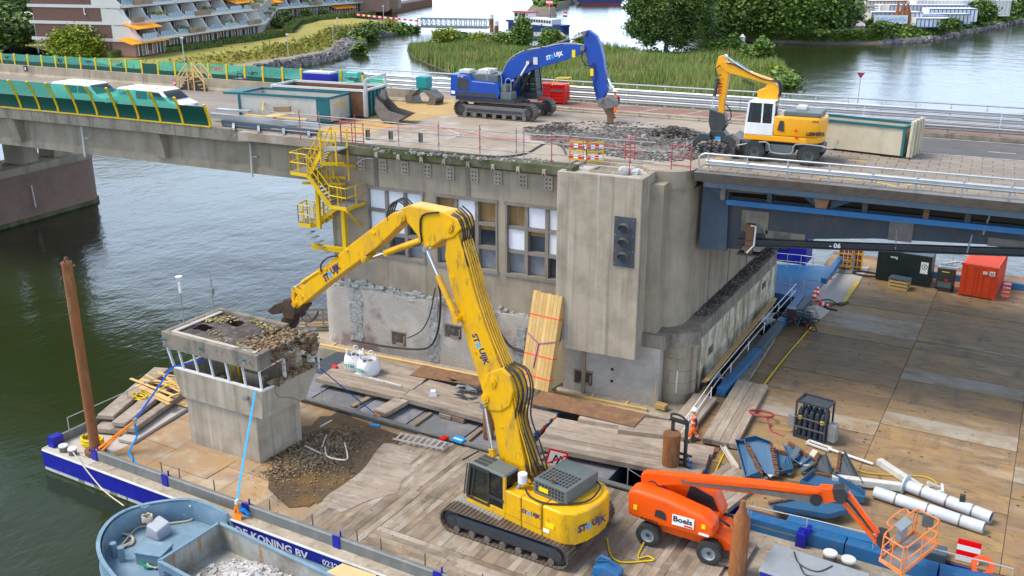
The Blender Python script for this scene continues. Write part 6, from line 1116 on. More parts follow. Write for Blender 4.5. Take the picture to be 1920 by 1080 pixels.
# ================================================================ people
def person(label,p,rz,J,gear=True):
 t=thing('person',label,'person',p,rz)
 def skin(name,chains,m_,par,sub=1):
  vs,es,rs,idx=[],[],[],{}
  for ch in chains:
   last=None
   for q,r in ch:
    k=tuple(round(c,4)for c in q)
    if k not in idx:idx[k]=len(vs);vs.append(q);rs.append(r)
    if last is not None and last!=idx[k]:es.append((last,idx[k]))
    last=idx[k]
  me=bpy.data.meshes.new(name);me.from_pydata(vs,es,[]);me.materials.append(M[m_]);o=bpy.data.objects.new(name,me);COL.objects.link(o);o.parent=par
  o.modifiers.new('skin','SKIN');o.modifiers.new('sub','SUBSURF').levels=sub;o.modifiers['sub'].render_levels=sub
  for v_,r in zip(me.skin_vertices[0].data,rs):v_.radius=(r,r)
  me.skin_vertices[0].data[0].use_root=True;return o
 V_={k:Vector(v)for k,v in J.items()};ch=[]
 pel,chs,nk,hd=V_['pelvis'],V_['chest'],V_['neck'],V_['head']
 ch.append([(pel,.13),(chs,.15),(nk,.055),(hd,.085),(hd+Vector((.0,0,.09)),.07)])
 for s in 'lr':
  sh,el,wr=V_['sh'+s],V_['el'+s],V_['wr'+s];d=(wr-el).normalized();a=d.cross(Vector((0,0,1)));a=a.normalized()if a.length>.1 else Vector((1,0,0));hand=wr+d*.08
  ch.append([(chs,.15),(sh,.07),(el,.05),(wr,.033),(hand,.035)])
  for k in range(4):f0=hand+a*(.03-.02*k);ch.append([(hand,.035),(f0+d*.03,.010),(f0+d*(.075-.008*abs(k-1))+Vector((0,0,-.012)),.009)])
  ch.append([(wr,.033),(wr+d*.04+a*.045,.011),(wr+d*.075+a*.05,.010)])
  hp,kn,an=V_['hp'+s],V_['kn'+s],V_['an'+s];ch.append([(pel,.13),(hp,.09),(kn,.062),(an,.045),(an+Vector((.14,0,-.05)),.04)])
 body=skin('body',ch,'skin',t)
 jk=[[(pel,.15),(chs,.18),(nk+Vector((0,0,-.05)),.08)]]
 skin('vest',jk+[[(chs,.18),(V_['sh'+s],.095)]for s in 'lr'],'hivis',t)
 for s in 'lr':skin('sleeve',[[(V_['sh'+s],.085),(V_['el'+s],.066),(V_['wr'+s],.05)]],'navy',t)
 skin('trousers',[[(pel+Vector((0,0,-.02)),.15),(V_['hp'+s],.11),(V_['kn'+s],.082),(V_['an'+s]+Vector((0,0,.03)),.07)]for s in 'lr'],'hivis',t)
 mb=MB()
 for s in 'lr':mb.tube([V_['kn'+s].lerp(V_['an'+s],.45),V_['kn'+s].lerp(V_['an'+s],.62)],.082,8)
 mb.tube([pel.lerp(chs,.35),pel.lerp(chs,.5)],.185,10);obj('reflective_band',mb,'reflect',t)
 for s in 'lr':mb=MB();q=V_['an'+s];mb.box(q+Vector((.06,0,-.04)),(.29,.11,.1));obj('boot',mb,'black',t,bevel=.03)
 mb=MB();mb.lathe([(.165,.10),(.135,.115),(.13,.16),(.09,.22),(0,.24)],hd,12);obj('helmet',mb,'hardhat',t,smooth=.9)
 mb=MB()
 for y in(-.033,.033):mb.box(hd+Vector((.082,y,.045)),(.012,.02,.012))
 obj('eyes',mb,'black',t);mb=MB();mb.box(hd+Vector((.095,0,.01)),(.03,.022,.04),taper=(.4,.6));obj('nose',mb,'skin',t);mb=MB();mb.box(hd+Vector((.082,0,-.035)),(.012,.045,.01));obj('mouth',mb,'cable_red',t)
 return t
WALK=dict(pelvis=(0,0,.94),chest=(.02,0,1.32),neck=(.03,0,1.5),head=(.05,0,1.62),shl=(.02,.2,1.42),shr=(.02,-.2,1.42),ell=(-.08,.25,1.14),elr=(.06,-.25,1.14),wrl=(.02,.25,.9),wrr=(.24,-.22,.95),hpl=(0,.1,.9),hpr=(0,-.1,.9),knl=(.2,.1,.52),knr=(-.02,-.1,.5),anl=(.28,.1,.1),anr=(-.28,-.1,.12))
SIT=dict(pelvis=(0,0,.1),chest=(-.02,0,.46),neck=(-.01,0,.64),head=(.02,0,.76),shl=(0,.2,.56),shr=(0,-.2,.56),ell=(.08,.25,.3),elr=(.08,-.25,.3),wrl=(.32,.2,.3),wrr=(.32,-.2,.3),hpl=(.05,.1,.08),hpr=(.05,-.1,.08),knl=(.42,.12,.12),knr=(.42,-.12,.12),anl=(.45,.12,-.3),anr=(.45,-.12,-.3))
# ================================================================ shared machine parts
def slogo(F,root,yo,a,b,h,sgn,light=False,txt=None,m_='ink_black'):
 (ax,az),(bx_,bz)=F.side(yo,[a,b]);u=Vector((bx_-ax,0,bz-az));w_=u.length;u.normalize();v=Vector((0,sgn,0)).cross(u);o=Vector((ax,yo,az))
 return logo(o,u,v,w_,h,root,light)if txt is None else letter(txt,o,u,v,w=w_,h=h,mats=m_,parent=root,bold=.03)
def crawler(root,L_,H,wd,yc,T,mf='dark_blue_frame'):
 r=H/2;st=L_-H;per=2*st+2*math.pi*r;n=int(per/.19)
 for s in(-1,1):
  mb=MB(T)
  for i in range(n):
   d=per*i/n
   if d<st:x,z,a=-st/2+d,H,0
   elif d<st+math.pi*r:q=(d-st)/r;x,z,a=st/2+r*math.sin(q),r+r*math.cos(q),q
   elif d<2*st+math.pi*r:x,z,a=st/2-(d-st-math.pi*r),0,math.pi
   else:q=(d-2*st-math.pi*r)/r;x,z,a=-st/2-r*math.sin(q),r-r*math.cos(q),math.pi+q
   X=Matrix.Translation((x,s*yc,z))@Matrix.Rotation(a,4,'Y');
   for c_,d_ in(((0,0,-.03),(.165,wd,.04)),((.05,0,0),(.03,wd,.05))):
    q=MB();q.box(c_,d_);mb.add([X@Vector(v)for v in q.v],q.f)
  o=obj('track_chain',mb,'track',root);o['kind']='stuff'
  mb=MB(T);mb.prism([(-st/2-.1,r*.55),(st/2+.1,r*.55),(st/2,r*1.5),(-st/2,r*1.5)],(0,s*yc-wd*.36,0),(1,0,0),(0,0,1),(0,wd*.72,0));obj('track_frame',mb,mf,root,bevel=.03)
  mb=MB(T);mb.bx(-st*.42,st*.42,s*(yc+wd*.37)-.02,s*(yc+wd*.37)+.02,r*.75,r*1.1);obj('frame_step',mb,'steel_dark',root)
  for x in(-st/2,st/2):mb=MB(T);mb.cyl((x,s*yc-wd*.28,r),(x,s*yc+wd*.28,r),r*.80,18);mb.cyl((x,s*yc-wd*.40,r),(x,s*yc+wd*.40,r),r*.45,12);obj('drive_wheel',mb,'steel_dark',root)
  for k in range(7):x=-st*.45+st*.9*k/6;mb=MB(T);mb.cyl((x,s*yc-wd*.4,r*.34),(x,s*yc+wd*.4,r*.34),r*.28,10);obj('roller',mb,'steel_worn',root)
 mb=MB(T);mb.bx(-L_*.2,L_*.2,-yc,yc,r*.7,r*1.7);mb.cyl((0,0,r*1.5),(0,0,H+.12),.62,20);obj('car_body',mb,'steel_dark',root)
def ram(root,a,b,r,f=.55,mb_m='yellow',y=0):
 a,b=Vector((a[0],y,a[1])),Vector((b[0],y,b[1]));c=a.lerp(b,f);mb=MB();mb.cyl(a,c,r,12);mb.cyl(a-Vector((0,r,0)),a+Vector((0,r,0)),r*1.1,10);obj('cylinder',mb,mb_m,root,smooth=.6);mb=MB();mb.cyl(c,b,r*.55,10);mb.cyl(b-Vector((0,r,0)),b+Vector((0,r,0)),r*.9,10);obj('piston_rod',mb,'chrome',root,smooth=.6)
def slab(root,name,F,yo,px,w_,m_,bev=.04):mb=MB();mb.xz(F.side(yo,px),yo-w_ if yo>0 else yo,yo if yo>0 else yo+w_);return obj(name,mb,m_,root,bevel=bev)
def hoses(root,F,y0,paths,r,m_,name='hose',dy=.07):
 for k,px in enumerate(paths):mb=MB();q=[Vector((x,y0-dy*k,z))for x,z in F.side(y0,px)];mb.tube(smooth_path(q,4),r,5);obj(name,mb,m_,root)
def cabbox(root,x0,x1,y0,y1,z0,z1,rake,m_,gm='cab',roof=None):
 """glazed cab: shell of pillars, roof, floor pan and panes; x1 is the front"""
 zs=z0+(z1-z0)*.16;mb=MB();mb.bx(x0,x1,y0,y1,z0,zs);obj('cab_floor',mb,m_,root,bevel=.03)
 mb=MB();mb.hull8([(x0,y0,z1-.1),(x1-rake,y0,z1-.1),(x1-rake,y1,z1-.1),(x0,y1,z1-.1)],[(x0+.05,y0+.06,z1),(x1-rake-.08,y0+.06,z1),(x1-rake-.08,y1-.06,z1),(x0+.05,y1-.06,z1)]);obj('cab_roof',mb,roof or m_,root,bevel=.03)
 xm=x0+(x1-x0)*.42
 for y in(y0,y1):
  for xa,xb,w_ in((x0+.05,x0+.05,.12),(xm,xm,.08),(x1-.05,x1-rake-.03,.1)):mb=MB();mb.bar((xa,y+(.05 if y==y0 else-.05),zs),(xb,y+(.05 if y==y0 else-.05),z1-.08),.09,w_);obj('pillar',mb,m_,root)
  for xa,xb,xc,xd in((x0+.1,xm-.04,xm-.04,x0+.1),(xm+.04,x1-.1,x1-rake-.08,xm+.04)):mb=MB();yy=y+(.03 if y==y0 else-.03);mb.add([(xa,yy,zs),(xb,yy,zs),(xc,yy,z1-.1),(xd,yy,z1-.1)],[(0,1,2,3)]);obj('side_window',mb,gm,root)
 mb=MB();mb.add([(x1-.04,y0+.08,zs),(x1-.04,y1-.08,zs),(x1-rake-.02,y1-.08,z1-.1),(x1-rake-.02,y0+.08,z1-.1)],[(0,1,2,3)]);obj('windscreen',mb,gm,root);mb=MB();mb.add([(x0+.04,y0+.08,zs+.2),(x0+.04,y1-.08,zs+.2),(x0+.04,y1-.08,z1-.1),(x0+.04,y0+.08,z1-.1)],[(0,1,2,3)]);obj('rear_window',mb,gm,root)
 c=((x0+xm)/2+.1,(y0+y1)/2);mb=MB();mb.bx(c[0]-.25,c[0]+.3,c[1]-.27,c[1]+.27,zs,zs+.25);mb.bx(c[0]-.32,c[0]-.2,c[1]-.25,c[1]+.25,zs+.2,zs+.95);obj('seat',mb,'black_plastic',root,bevel=.04);return Vector((c[0]+.02,c[1],zs+.27))
# ================================================================ yellow high reach excavator on the barge
XF=Frame(BF.w(23.5,5.6,1.33),rad(165.5));hr=thing('high_reach_excavator','yellow tracked demolition excavator with very long three piece boom on the barge','excavator',XF.o,XF.rz)
crawler(hr,6.0,1.06,.75,1.72,Matrix.Rotation(rad(8.8),4,'Z')@Matrix.Translation((-.05,0,0)))
mb=MB();mb.bx(-2.0,2.0,-1.45,1.5,1.02,1.3);obj('deck_frame',mb,'yellow',hr,bevel=.03)
mb=MB();q=[(-1.95,1.5),(-2.9,1.46),(-3.35,1.15),(-3.55,.6),(-3.6,0),(-3.55,-.6),(-3.35,-1.15),(-2.9,-1.46),(-1.95,-1.5)];mb.xy(q,.98,2.42);obj('counterweight',mb,'yellow',hr,bevel=.14,smooth=.6,seg=3)
mb=MB();mb.bx(-1.94,-.95,.55,1.52,1.3,2.4);obj('side_door',mb,'yellow',hr,bevel=.06,seg=3);mb=MB();mb.bx(-.94,-.1,.55,1.52,1.3,2.38);obj('side_door',mb,'yellow',hr,bevel=.06,seg=3)
mb=MB();mb.bx(-1.94,1.6,-1.5,-.5,1.3,2.2);obj('right_side_body',mb,'yellow',hr,bevel=.06,seg=3);mb=MB();mb.bx(-1.94,-.3,-.5,.56,1.3,2.3);obj('engine_hood',mb,'yellow',hr,bevel=.04)
mb=MB();mb.bx(-2.75,-1.1,-1.15,.95,2.38,3.05);obj('engine_cover',mb,'grey_machine',hr,bevel=.05)
mb=MB()
for i in range(9):
 for j in range(5):mb.bx(-2.6+i*.16,-2.5+i*.16,-.2+j*.2,-.06+j*.2,3.045,3.058)
for i in range(9):
 for j in range(3):mb.bx(-2.6+i*.16,-2.5+i*.16,.945,.958,2.55+j*.15,2.65+j*.15)
o=obj('vent_holes',mb,'black',hr);o['kind']='stuff'
mb=MB();mb.tube([(-1.9,.75,3.0),(-1.9,.75,3.2),(-2.0,.8,3.3)],.07,10);obj('exhaust',mb,'rust',hr);card('label',(-1.4,.962,2.62),(-1,0,0),(0,0,1),.45,.18,'sign_yellow',hr)
seatp=cabbox(hr,-.1,2.0,.55,1.52,1.12,3.0,.22,'yellow',roof='grey_machine')
mb=MB()
for(xa,xb)in((.78,2.02),):mb.prism([(xa,1.3),(1.95,1.3),(2.02,1.5),(1.8,2.95),(xa,2.95),(xa,2.8),(1.66,2.8),(1.88,1.55),(1.8,1.42),(xa,1.42)],(0,1.525,0),(1,0,0),(0,0,1),(0,.02,0));mb.bx(.72,.8,1.525,1.55,1.3,2.95);mb.bx(-.02,.75,1.525,1.55,1.75,1.9)
obj('door_frame',mb,'black_plastic',hr)
mb=MB()
for i in range(6):
 for j in range(3):mb.bx(1.0+i*.12,1.08+i*.12,.68+j*.26,.88+j*.26,2.995,3.006)
o=obj('roof_guard_slots',mb,'black',hr);o['kind']='stuff'
mb=MB()
for x in(1.7,1.9,2.1):mb.bar((x,1.55,1.4),(x-.22,1.55,2.9),.03,.05)
mb.bar((2.15,.55,2.95),(2.15,1.55,2.95),.05,.05);obj('front_guard',mb,'black_plastic',hr);mb=MB();mb.bx(-.02,2.3,1.4,1.75,1.02,1.08);obj('foot_step',mb,'galv_dull',hr)
mb=MB();mb.cyl((-.55,.95,2.65),(-.55,.95,3.05),.19,16);obj('air_filter',mb,'white',hr);mb=MB();mb.tube(smooth_path([(-.55,.95,2.7),(-.4,1.1,2.35),(-.25,1.0,1.9),(-.7,.9,1.8)],4),.08,8);obj('intake_hose',mb,'grey_light',hr)
mb=MB();mb.tube(smooth_path([(-.9,1.2,2.6),(-1.3,1.35,2.45),(-2.2,1.3,2.48),(-3.2,.3,2.5),(-3.1,-.8,2.6),(-2.6,-1.1,2.6)],5),.04,6);obj('cover_hose',mb,'black',hr)
mb=MB()
for x in(-2.0,-.95):mb.bx(x-.008,x+.008,1.515,1.53,1.05,2.36)
obj('door_seam',mb,'black',hr)
logo((-.98,1.525,1.72),(-1,0,0),(0,0,1),.95,.24,hr);n_=Vector((-.94,.33,0));logo(Vector((-3.44,1.08,1.55)),Vector((-.28,-.96,0)),(0,0,1),1.35,.42,hr)
card('label',(-2.15,1.475,1.55),(-1,0,0),(0,0,1),.42,.2,'sign_yellow',hr,.03);card('label',(-2.05,1.49,1.3),(-1,0,0),(0,0,1),.3,.14,'retro_white',hr,.03)
YB=.38
slab(hr,'main_boom',XF,YB,[(948,905),(988,893),(970,800),(958,742),(908,745),(925,790),(934,850)],.76,'yellow')
slab(hr,'boom_joint',XF,YB+.06,[(902,727),(912,700),(940,690),(956,705),(962,735),(955,762),(938,772),(915,770),(908,748)],.88,'yellow',.06)
slab(hr,'middle_boom',XF,YB,[(903,728),(885,672),(866,610),(846,545),(834,480),(838,440),(856,432),(868,470),(886,540),(910,615),(938,690),(945,712)],.72,'yellow')
slab(hr,'boom_head',XF,YB+.06,[(750,392),(766,385),(832,398),(858,412),(864,430),(850,445),(826,452),(812,462),(803,466),(795,458),(764,418)],.84,'yellow',.05)
slab(hr,'dipper_arm',XF,YB-.02,[(752,400),(738,398),(702,424),(660,456),(628,482),(598,508),(574,530),(552,560),(556,580),(585,556),(613,533),(658,500),(704,466),(752,420)],.66,'yellow')
A_=lambda x,y:XF.side(YB,[(x,y)])[0]
ram(hr,A_(862,596),A_(805,464),.14,.62,'yellow',y=.55);ram(hr,A_(716,476),A_(790,450),.13,.02,'yellow',y=.1);a_,b_=A_(786,452),A_(684,487);ram(hr,a_,b_,.15,.68,'yellow',y=.1);ram(hr,A_(928,850),A_(912,758),.14,.12,'yellow',y=.52);ram(hr,A_(599,508),A_(550,540),.1,.7,'yellow',y=.3)
slab(hr,'tilt_link',XF,YB,[(546,540),(552,536),(570,556),(566,562)],.5,'yellow',.02);slab(hr,'tilt_link',XF,YB,[(546,540),(552,538),(552,570),(546,572)],.5,'yellow',.02)
for px,rr in(((912,745),.2),((925,715),.22),((845,425),.2),((757,405),.2),((684,486),.14),((803,463),.16),((862,594),.16),((554,570),.15)):x,z=A_(*px);mb=MB();mb.cyl((x,-.5,z),(x,.5,z),rr,14);mb.cyl((x,-.53,z),(x,.53,z),rr*.5,10);obj('pin',mb,'yellow',hr)
mb=MB()
for px,w_ in(((870,600),.1),((890,660),.1),((916,762),.1),((848,520),.08),((940,800),.1),((700,437),.08),((650,470),.08),((610,505),.08)):x,z=A_(*px);mb.box((x,0,z),(.22,.8,.1))
obj('clamp',mb,'yellow',hr)
bpath=[(862,452),(876,500),(892,560),(915,628),(942,695),(958,745),(968,800),(985,860),(992,905)]
hoses(hr,XF,.3,[[(x+6,y)for x,y in bpath]for _ in range(5)],.035,'yellow','hydraulic_pipe',.13)
for k in range(6):
 mb=MB();y=.34-k*.13;q=[Vector((x,y+random.gauss(0,.03),z))for x,z in XF.side(.35,[(846,402-2*k),(862,412),(868,440),(866,462),(878,500),(900,570)][:5])];mb.tube(smooth_path(q,4),.035,5);obj('hose',mb,'black',hr)
 mb=MB();q=[Vector((x,y+random.gauss(0,.05),z))for x,z in XF.side(.35,[(938+k,688),(960+2*k,702),(974+k,740),(966+2*k,790),(984+2*k,845),(994+3*k,890)])];mb.tube(smooth_path(q,4),.035,5);obj('hose',mb,'black',hr)
 if k<4:mb=MB();q=[Vector((x,y,z))for x,z in XF.side(.35,[(764,390),(748,378-k),(734,382-k),(726,400),(728,414)])];mb.tube(smooth_path(q,4),.035,5);obj('hose',mb,'black',hr);mb=MB();q=[Vector((x,y+random.gauss(0,.06),z))for x,z in XF.side(.35,[(985+4*k,872),(996+5*k,900),(1000+6*k,925),(1012+5*k,935)])];mb.tube(smooth_path(q,4),.035,5);obj('hose',mb,'black',hr)
hoses(hr,XF,.48,[[(822,398),(792,404),(788,430),(790,455),(776,462)],[(630,480),(612,484),(600,496),(600,510)],[(566,575),(570,590),(585,600),(592,585)],[(555,580),(560,600),(575,606),(585,596)]],.04,'black')
slogo(XF,hr,YB+.0,(610,529),(641,507),.42,1);slogo(XF,hr,YB+.0,(884,627),(905,686),.42,1)
for k in range(16):
 p=Vector((random.uniform(-1.0,.5),random.uniform(-.7,.5),2.25));mb=MB();mb.tube(smooth_path([p,p+Vector((random.gauss(0,.15),random.gauss(0,.15),.3)),p+Vector((random.uniform(.2,.6),random.gauss(0,.25),.45)),p+Vector((random.uniform(.5,.9),random.gauss(0,.2),.1))],4),.028,5);obj('hose',mb,'black' if k%3 else 'yellow',hr)
mb=MB();mb.bx(-.9,-.2,-.6,.4,2.2,2.42);mb.bx(-.6,.1,-.9,-.65,2.2,2.55);obj('valve_block',mb,'yellow',hr,bevel=.03)
# crusher in rusty brown at the tip
mat('crusher steel',(.045,.028,.02),.7,.3,layers=[((.12,.065,.035),3,.48,.7,ONE,.8),((.22,.17,.13),6,.6,.75,ONE,.5)]);M['crusher']=MATS['crusher steel']
slab(hr,'crusher_bracket',XF,.34,[(544,565),(556,556),(568,576),(556,590),(546,590)],.6,'crusher',.05);slab(hr,'crusher_body',XF,.38,[(524,578),(530,562),(548,560),(556,578),(550,600),(534,600)],.76,'crusher',.08);slab(hr,'crusher_jaw',XF,.3,[(528,596),(550,592),(545,612),(535,626),(524,628),(524,612)],.5,'crusher',.05);slab(hr,'crusher_jaw',XF,.26,[(530,566),(512,572),(500,584),(510,590),(526,588)],.5,'crusher',.05)
t=person('operator in orange vest seated in the yellow excavator cab',XF.w(*seatp),XF.rz,SIT)
sg=thing('shipping_sign','white square sign with red border and crossed black marks behind the yellow excavator','sign',G(1043,898,1.3),rad(20));mb=MB();mb.bar((0,.03,-.1),(0,.03,1.0),.05,.05);obj('post',mb,'galv',sg);T=Matrix.Translation((0,0,1.0))@Matrix.Rotation(rad(14),4,'Y');mb=MB(T);mb.bx(-.45,.45,0,.02,-.45,.45);obj('red_border',mb,'retro_red',sg);mb=MB(T);mb.bx(-.37,.37,-.008,0,-.37,.37);obj('board',mb,'retro_white',sg);mb=MB(T)
for x in(-.12,.1):mb.bar((x-.05,-.012,-.25),(x+.05,-.012,.22),.07,.006,up=(0,1,0));mb.bar((x+.05,-.012,.22),(x+.14,-.012,.05),.06,.006,up=(0,1,0))
obj('mark',mb,'ink_black',sg);mb=MB(T);mb.bar((-.36,-.018,-.3),(.36,-.018,.3),.07,.005,up=(0,1,0));obj('red_slash',mb,'retro_red',sg)
# ================================================================ blue excavator with ripper on the deck
BFx=Frame((-29.3,59.6,13.52),0);be=thing('crawler_excavator','blue tracked excavator with ripper tooth breaking the bridge deck','excavator',BFx.o)
crawler(be,5.9,1.08,.72,1.42,Matrix.Translation((.38,0,0)),'steel_worn')
mb=MB();mb.bx(-2.6,1.7,-1.45,1.45,1.05,1.3);obj('deck_frame',mb,'steel_dark',be)
mb=MB();mb.xz([(-2.95,1.3),(.6,1.3),(.72,1.6),(.66,2.15),(.4,2.3),(-1.3,2.36),(-1.7,2.72),(-2.9,2.74)],-1.55,-.5);obj('left_body',mb,'blue',be,bevel=.07,seg=3);mb=MB();mb.xz([(-2.95,1.3),(1.2,1.3),(1.2,2.2),(-1.5,2.3),(-2.9,2.7)],.5,1.55);obj('right_body',mb,'blue',be,bevel=.07);mb=MB();mb.xy([(-2.7,-1.4),(-3.1,-1.2),(-3.2,0),(-3.1,1.2),(-2.7,1.4)],1.3,2.7);obj('counterweight',mb,'blue',be,bevel=.1,seg=3)
mb=MB();mb.bx(-2.6,.3,-1.0,1.0,2.2,2.75);obj('engine_hood',mb,'grey_machine',be,bevel=.05);mb=MB();mb.bx(-2.5,-1.7,-1.1,-.3,2.75,3.0);mb.bx(-1.2,-.3,-.9,.3,2.75,3.05);obj('engine_hood',mb,'dirty_white',be,bevel=.05);mb=MB();mb.bx(-2.4,-1.55,-1.565,-1.54,1.75,2.5);obj('vent_panel',mb,'black_plastic',be,bevel=.02)
mb=MB()
for k in range(3):mb.bx(-2.5+k*1.0,-1.56+k*1.0,-1.56,-1.545,1.36,1.62)
obj('vent_grille',mb,'steel_dark',be);letter('95 300',(-2.35,-1.56,2.56),(1,0,0),(0,0,1),w=.4,h=.1,mats='ink_white',parent=be);card('label',(-2.85,-1.56,1.45),(1,0,0),(0,0,1),.28,.2,'retro_white',be,.02)
mb=MB();mb.bx(.7,1.5,-1.45,-.6,1.25,1.75);mb.bx(.7,1.15,-1.4,-.6,1.75,2.2);obj('step_box',mb,'grey_machine',be,bevel=.04);mb=MB()
for pth in([(.8,-1.4,2.2),(.7,-1.4,2.9),(-.2,-1.3,3.15),(-.3,-1.3,2.4)],[(1.45,-1.4,1.7),(1.45,-1.4,2.55),(1.1,-1.4,2.55),(1.05,-1.4,1.8)]):mb.tube(smooth_path(pth,3),.03,6)
obj('handrail',mb,'grey_light',be);cabbox(be,.75,2.45,.55,1.5,1.2,3.15,.2,'black_plastic')
slab(be,'main_boom',BFx,-.33,[(936,158),(940,140),(952,118),(975,100),(1000,93),(1060,83),(1092,84),(1096,98),(1060,113),(1022,124),(1000,131),(968,146)],.5,'blue',.04);slab(be,'dipper_arm',BFx,-.30,[(1094,60),(1102,56),(1118,68),(1126,88),(1131,110),(1138,168),(1128,192),(1118,188),(1110,150),(1100,110),(1095,90)],.45,'blue',.04)
B_2=lambda x,y:BFx.side(-.3,[(x,y)])[0]
ram(be,B_2(1018,92),B_2(1096,64),.14,.6,'steel_dark');ram(be,B_2(962,170),B_2(993,117),.13,.55,'steel_dark',y=-.5);ram(be,B_2(968,172),B_2(993,117),.13,.55,'steel_dark',y=.5);ram(be,B_2(1122,110),B_2(1143,165),.14,.7,'grey_light')
for px,rr in(((993,117),.16),((1094,90),.16),((1097,62),.14),((1128,188),.14)):x,z=B_2(*px);mb=MB();mb.cyl((x,-.52,z),(x,.52,z),rr,12);obj('pin',mb,'steel_worn',be)
mb=MB();x,z=B_2(1005,114);mb.box((x,-.36,z),(.3,.1,.45));obj('boom_lamp',mb,'dirty_white',be);hoses(be,BFx,-.2,[[(940,140),(955,112),(980,96),(1010,90),(1060,81),(1090,84)]]*3,.035,'grey_light','hydraulic_pipe',-.12);hoses(be,BFx,-.34,[[(1092,96),(1092,112),(1100,122),(1112,120)],[(1112,118),(1118,140),(1114,160),(1120,180)],[(985,95),(995,88),(1010,86),(1020,90)]],.04,'black')
slogo(BFx,be,-.34,(1025,113),(1057,106),.36,-1,True)
for px in((1073,101),(1107,136)):x,z=B_2(*px);card('label',(x,-.34,z-.2),(1,0,0),(0,0,1),.22,.45,'sign_yellow',be)
slab(be,'quick_coupler',BFx,-.4,[(1120,188),(1140,180),(1152,190),(1152,202),(1136,206),(1120,200)],.8,'steel_worn',.05);slab(be,'ripper_tooth',BFx,-.12,[(1130,203),(1147,198),(1150,215),(1146,236),(1138,236),(1138,218)],.24,'rust_sheet',.02)
person('worker in orange with white helmet standing behind the ripper arm',Vector((BFx.o.x+7.25,62.0,13.52)),rad(-90),WALK)
# ================================================================ amber wheeled excavator with grab
LFx=Frame((-9.3,52.9,13.56),math.pi);le=thing('wheeled_excavator','amber and white wheeled excavator with orange peel style grab on the bascule deck','excavator',LFx.o,LFx.rz)
def wheel(root,x,y,r,w_,hubm,s=1,name='wheel'):
 o=thing_part=bpy.data.objects.new(name,None);COL.objects.link(o);o.parent=root;o.location=(x,y,r)
 T=Matrix.Rotation(rad(90),4,'X');mb=MB(T);mb.lathe([(r*.6,-w_/2),(r*.92,-w_/2),(r,-w_*.38),(r,w_*.38),(r*.92,w_/2),(r*.6,w_/2)],n=24)
 for k in range(22):
  a=k*6.283/22
  for s2 in(-1,1):q=MB();q.box((0,0,0),(.05,.12,w_*.5));X=T@Matrix.Rotation(a+s2*.07,4,'Z')@Matrix.Translation((r*1.0,0,s2*w_*.25))@Matrix.Rotation(s2*.5,4,'X');mb.add([X@Vector(v)for v in q.v],q.f,Matrix())
 obj('tyre',mb,'tyre',o);mb=MB(T);mb.lathe([(0,-w_*.3),(r*.2,-w_*.32),(r*.25,-w_*.2),(r*.52,-w_*.24),(r*.62,-w_*.46),(r*.62,w_*.46),(r*.52,w_*.24),(r*.25,w_*.2),(r*.2,w_*.32),(0,w_*.3)],n=20);obj('rim',mb,hubm,o,smooth=.5)
 for s2 in(-1,1):mb=MB(T);mb.cyl((0,0,s2*w_*.28),(0,0,s2*w_*.42),r*.17,10);obj('hub',mb,'black_plastic',o)
for x in(1.3,-1.45):
 for y in(1.1,-1.1):wheel(le,x,y,.52,.5,'grey_machine')
mb=MB();mb.bx(-2.1,2.2,-.55,.55,.62,.98);mb.bx(1.1,1.5,-1,1,.45,.65);mb.bx(-1.65,-1.25,-1,1,.45,.65);mb.cyl((-.1,0,.95),(-.1,0,1.2),.6,18);obj('chassis',mb,'grey_machine',le,bevel=.03);mb=MB();mb.bx(-.75,.75,.6,1.15,.55,.95);obj('tool_box',mb,'grey_machine',le,bevel=.03)
mb=MB()
for pth in([(2.2,1.2,.75),(.7,1.25,1.05),(.4,1.25,.55),(-.6,1.25,.55),(-.8,1.25,1.05),(-2.1,1.2,1.05)],[(-2.1,1.2,1.05),(-2.6,1.1,.95),(-2.6,-1.1,.95)]):mb.tube(smooth_path(pth,3),.04,6)
obj('fender_rail',mb,'grey_light',le);mb=MB();mb.bx(2.3,2.5,-1.2,1.2,.05,.6);mb.bar((2.35,-.5,.5),(1.9,-.5,.8),.15,.15);mb.bar((2.35,.5,.5),(1.9,.5,.8),.15,.15);obj('dozer_blade',mb,'steel_dark',le,bevel=.02)
mb=MB();mb.xy([(1.9,1.2),(-1.3,1.25),(-1.8,1.0),(-2.0,.5),(-2.02,0),(-2.0,-.5),(-1.8,-1.0),(-1.3,-1.25),(1.2,-1.2)],1.1,1.4);obj('lower_body',mb,'liebherr',le,bevel=.05);mb=MB();mb.xy([(.42,1.22),(-1.3,1.26),(-1.85,1.02),(-2.05,.5),(-2.08,0),(-2.05,-.5),(-1.85,-1.02),(-1.3,-1.26),(.42,-1.22)],1.4,2.42);obj('rear_body',mb,'liebherr',le,bevel=.12,smooth=.6,seg=3);mb=MB();mb.bx(-1.85,.0,-1.0,1.0,2.42,2.66);obj('hood',mb,'grey_machine',le,bevel=.06);mb=MB();mb.bx(-1.0,-.5,-.5,.2,2.66,2.85);obj('hood_cap',mb,'dirty_white',le,bevel=.03)
mb=MB();mb.prism([(.2,1.7),(-.15,1.65),(-.1,2.2),(.1,2.2)],(0,1.262,0),(1,0,0),(0,0,1),(0,.015,0));obj('vent_panel',mb,'black_plastic',le)
letter('LIEBHERR',(-.95,1.275,1.42),(-.9,-.02,0),(0,0,1),w=.32,h=.01,mats='ink_black',parent=le)if False else None
n_=Vector((-.95,-.55,0));letter('LIEBHERR',Vector((-1.28,1.285,1.52)),Vector((-.62,-.28,0)),(0,0,1),w=.95,h=.2,mats='ink_black',parent=le,bold=.05,push=.03);letter('916',Vector((-1.5,1.2,2.18)),Vector((-.6,-.3,0)),(0,0,1),w=.32,h=.12,mats='ink_black',parent=le,bold=.03,push=.04)
mb=MB()
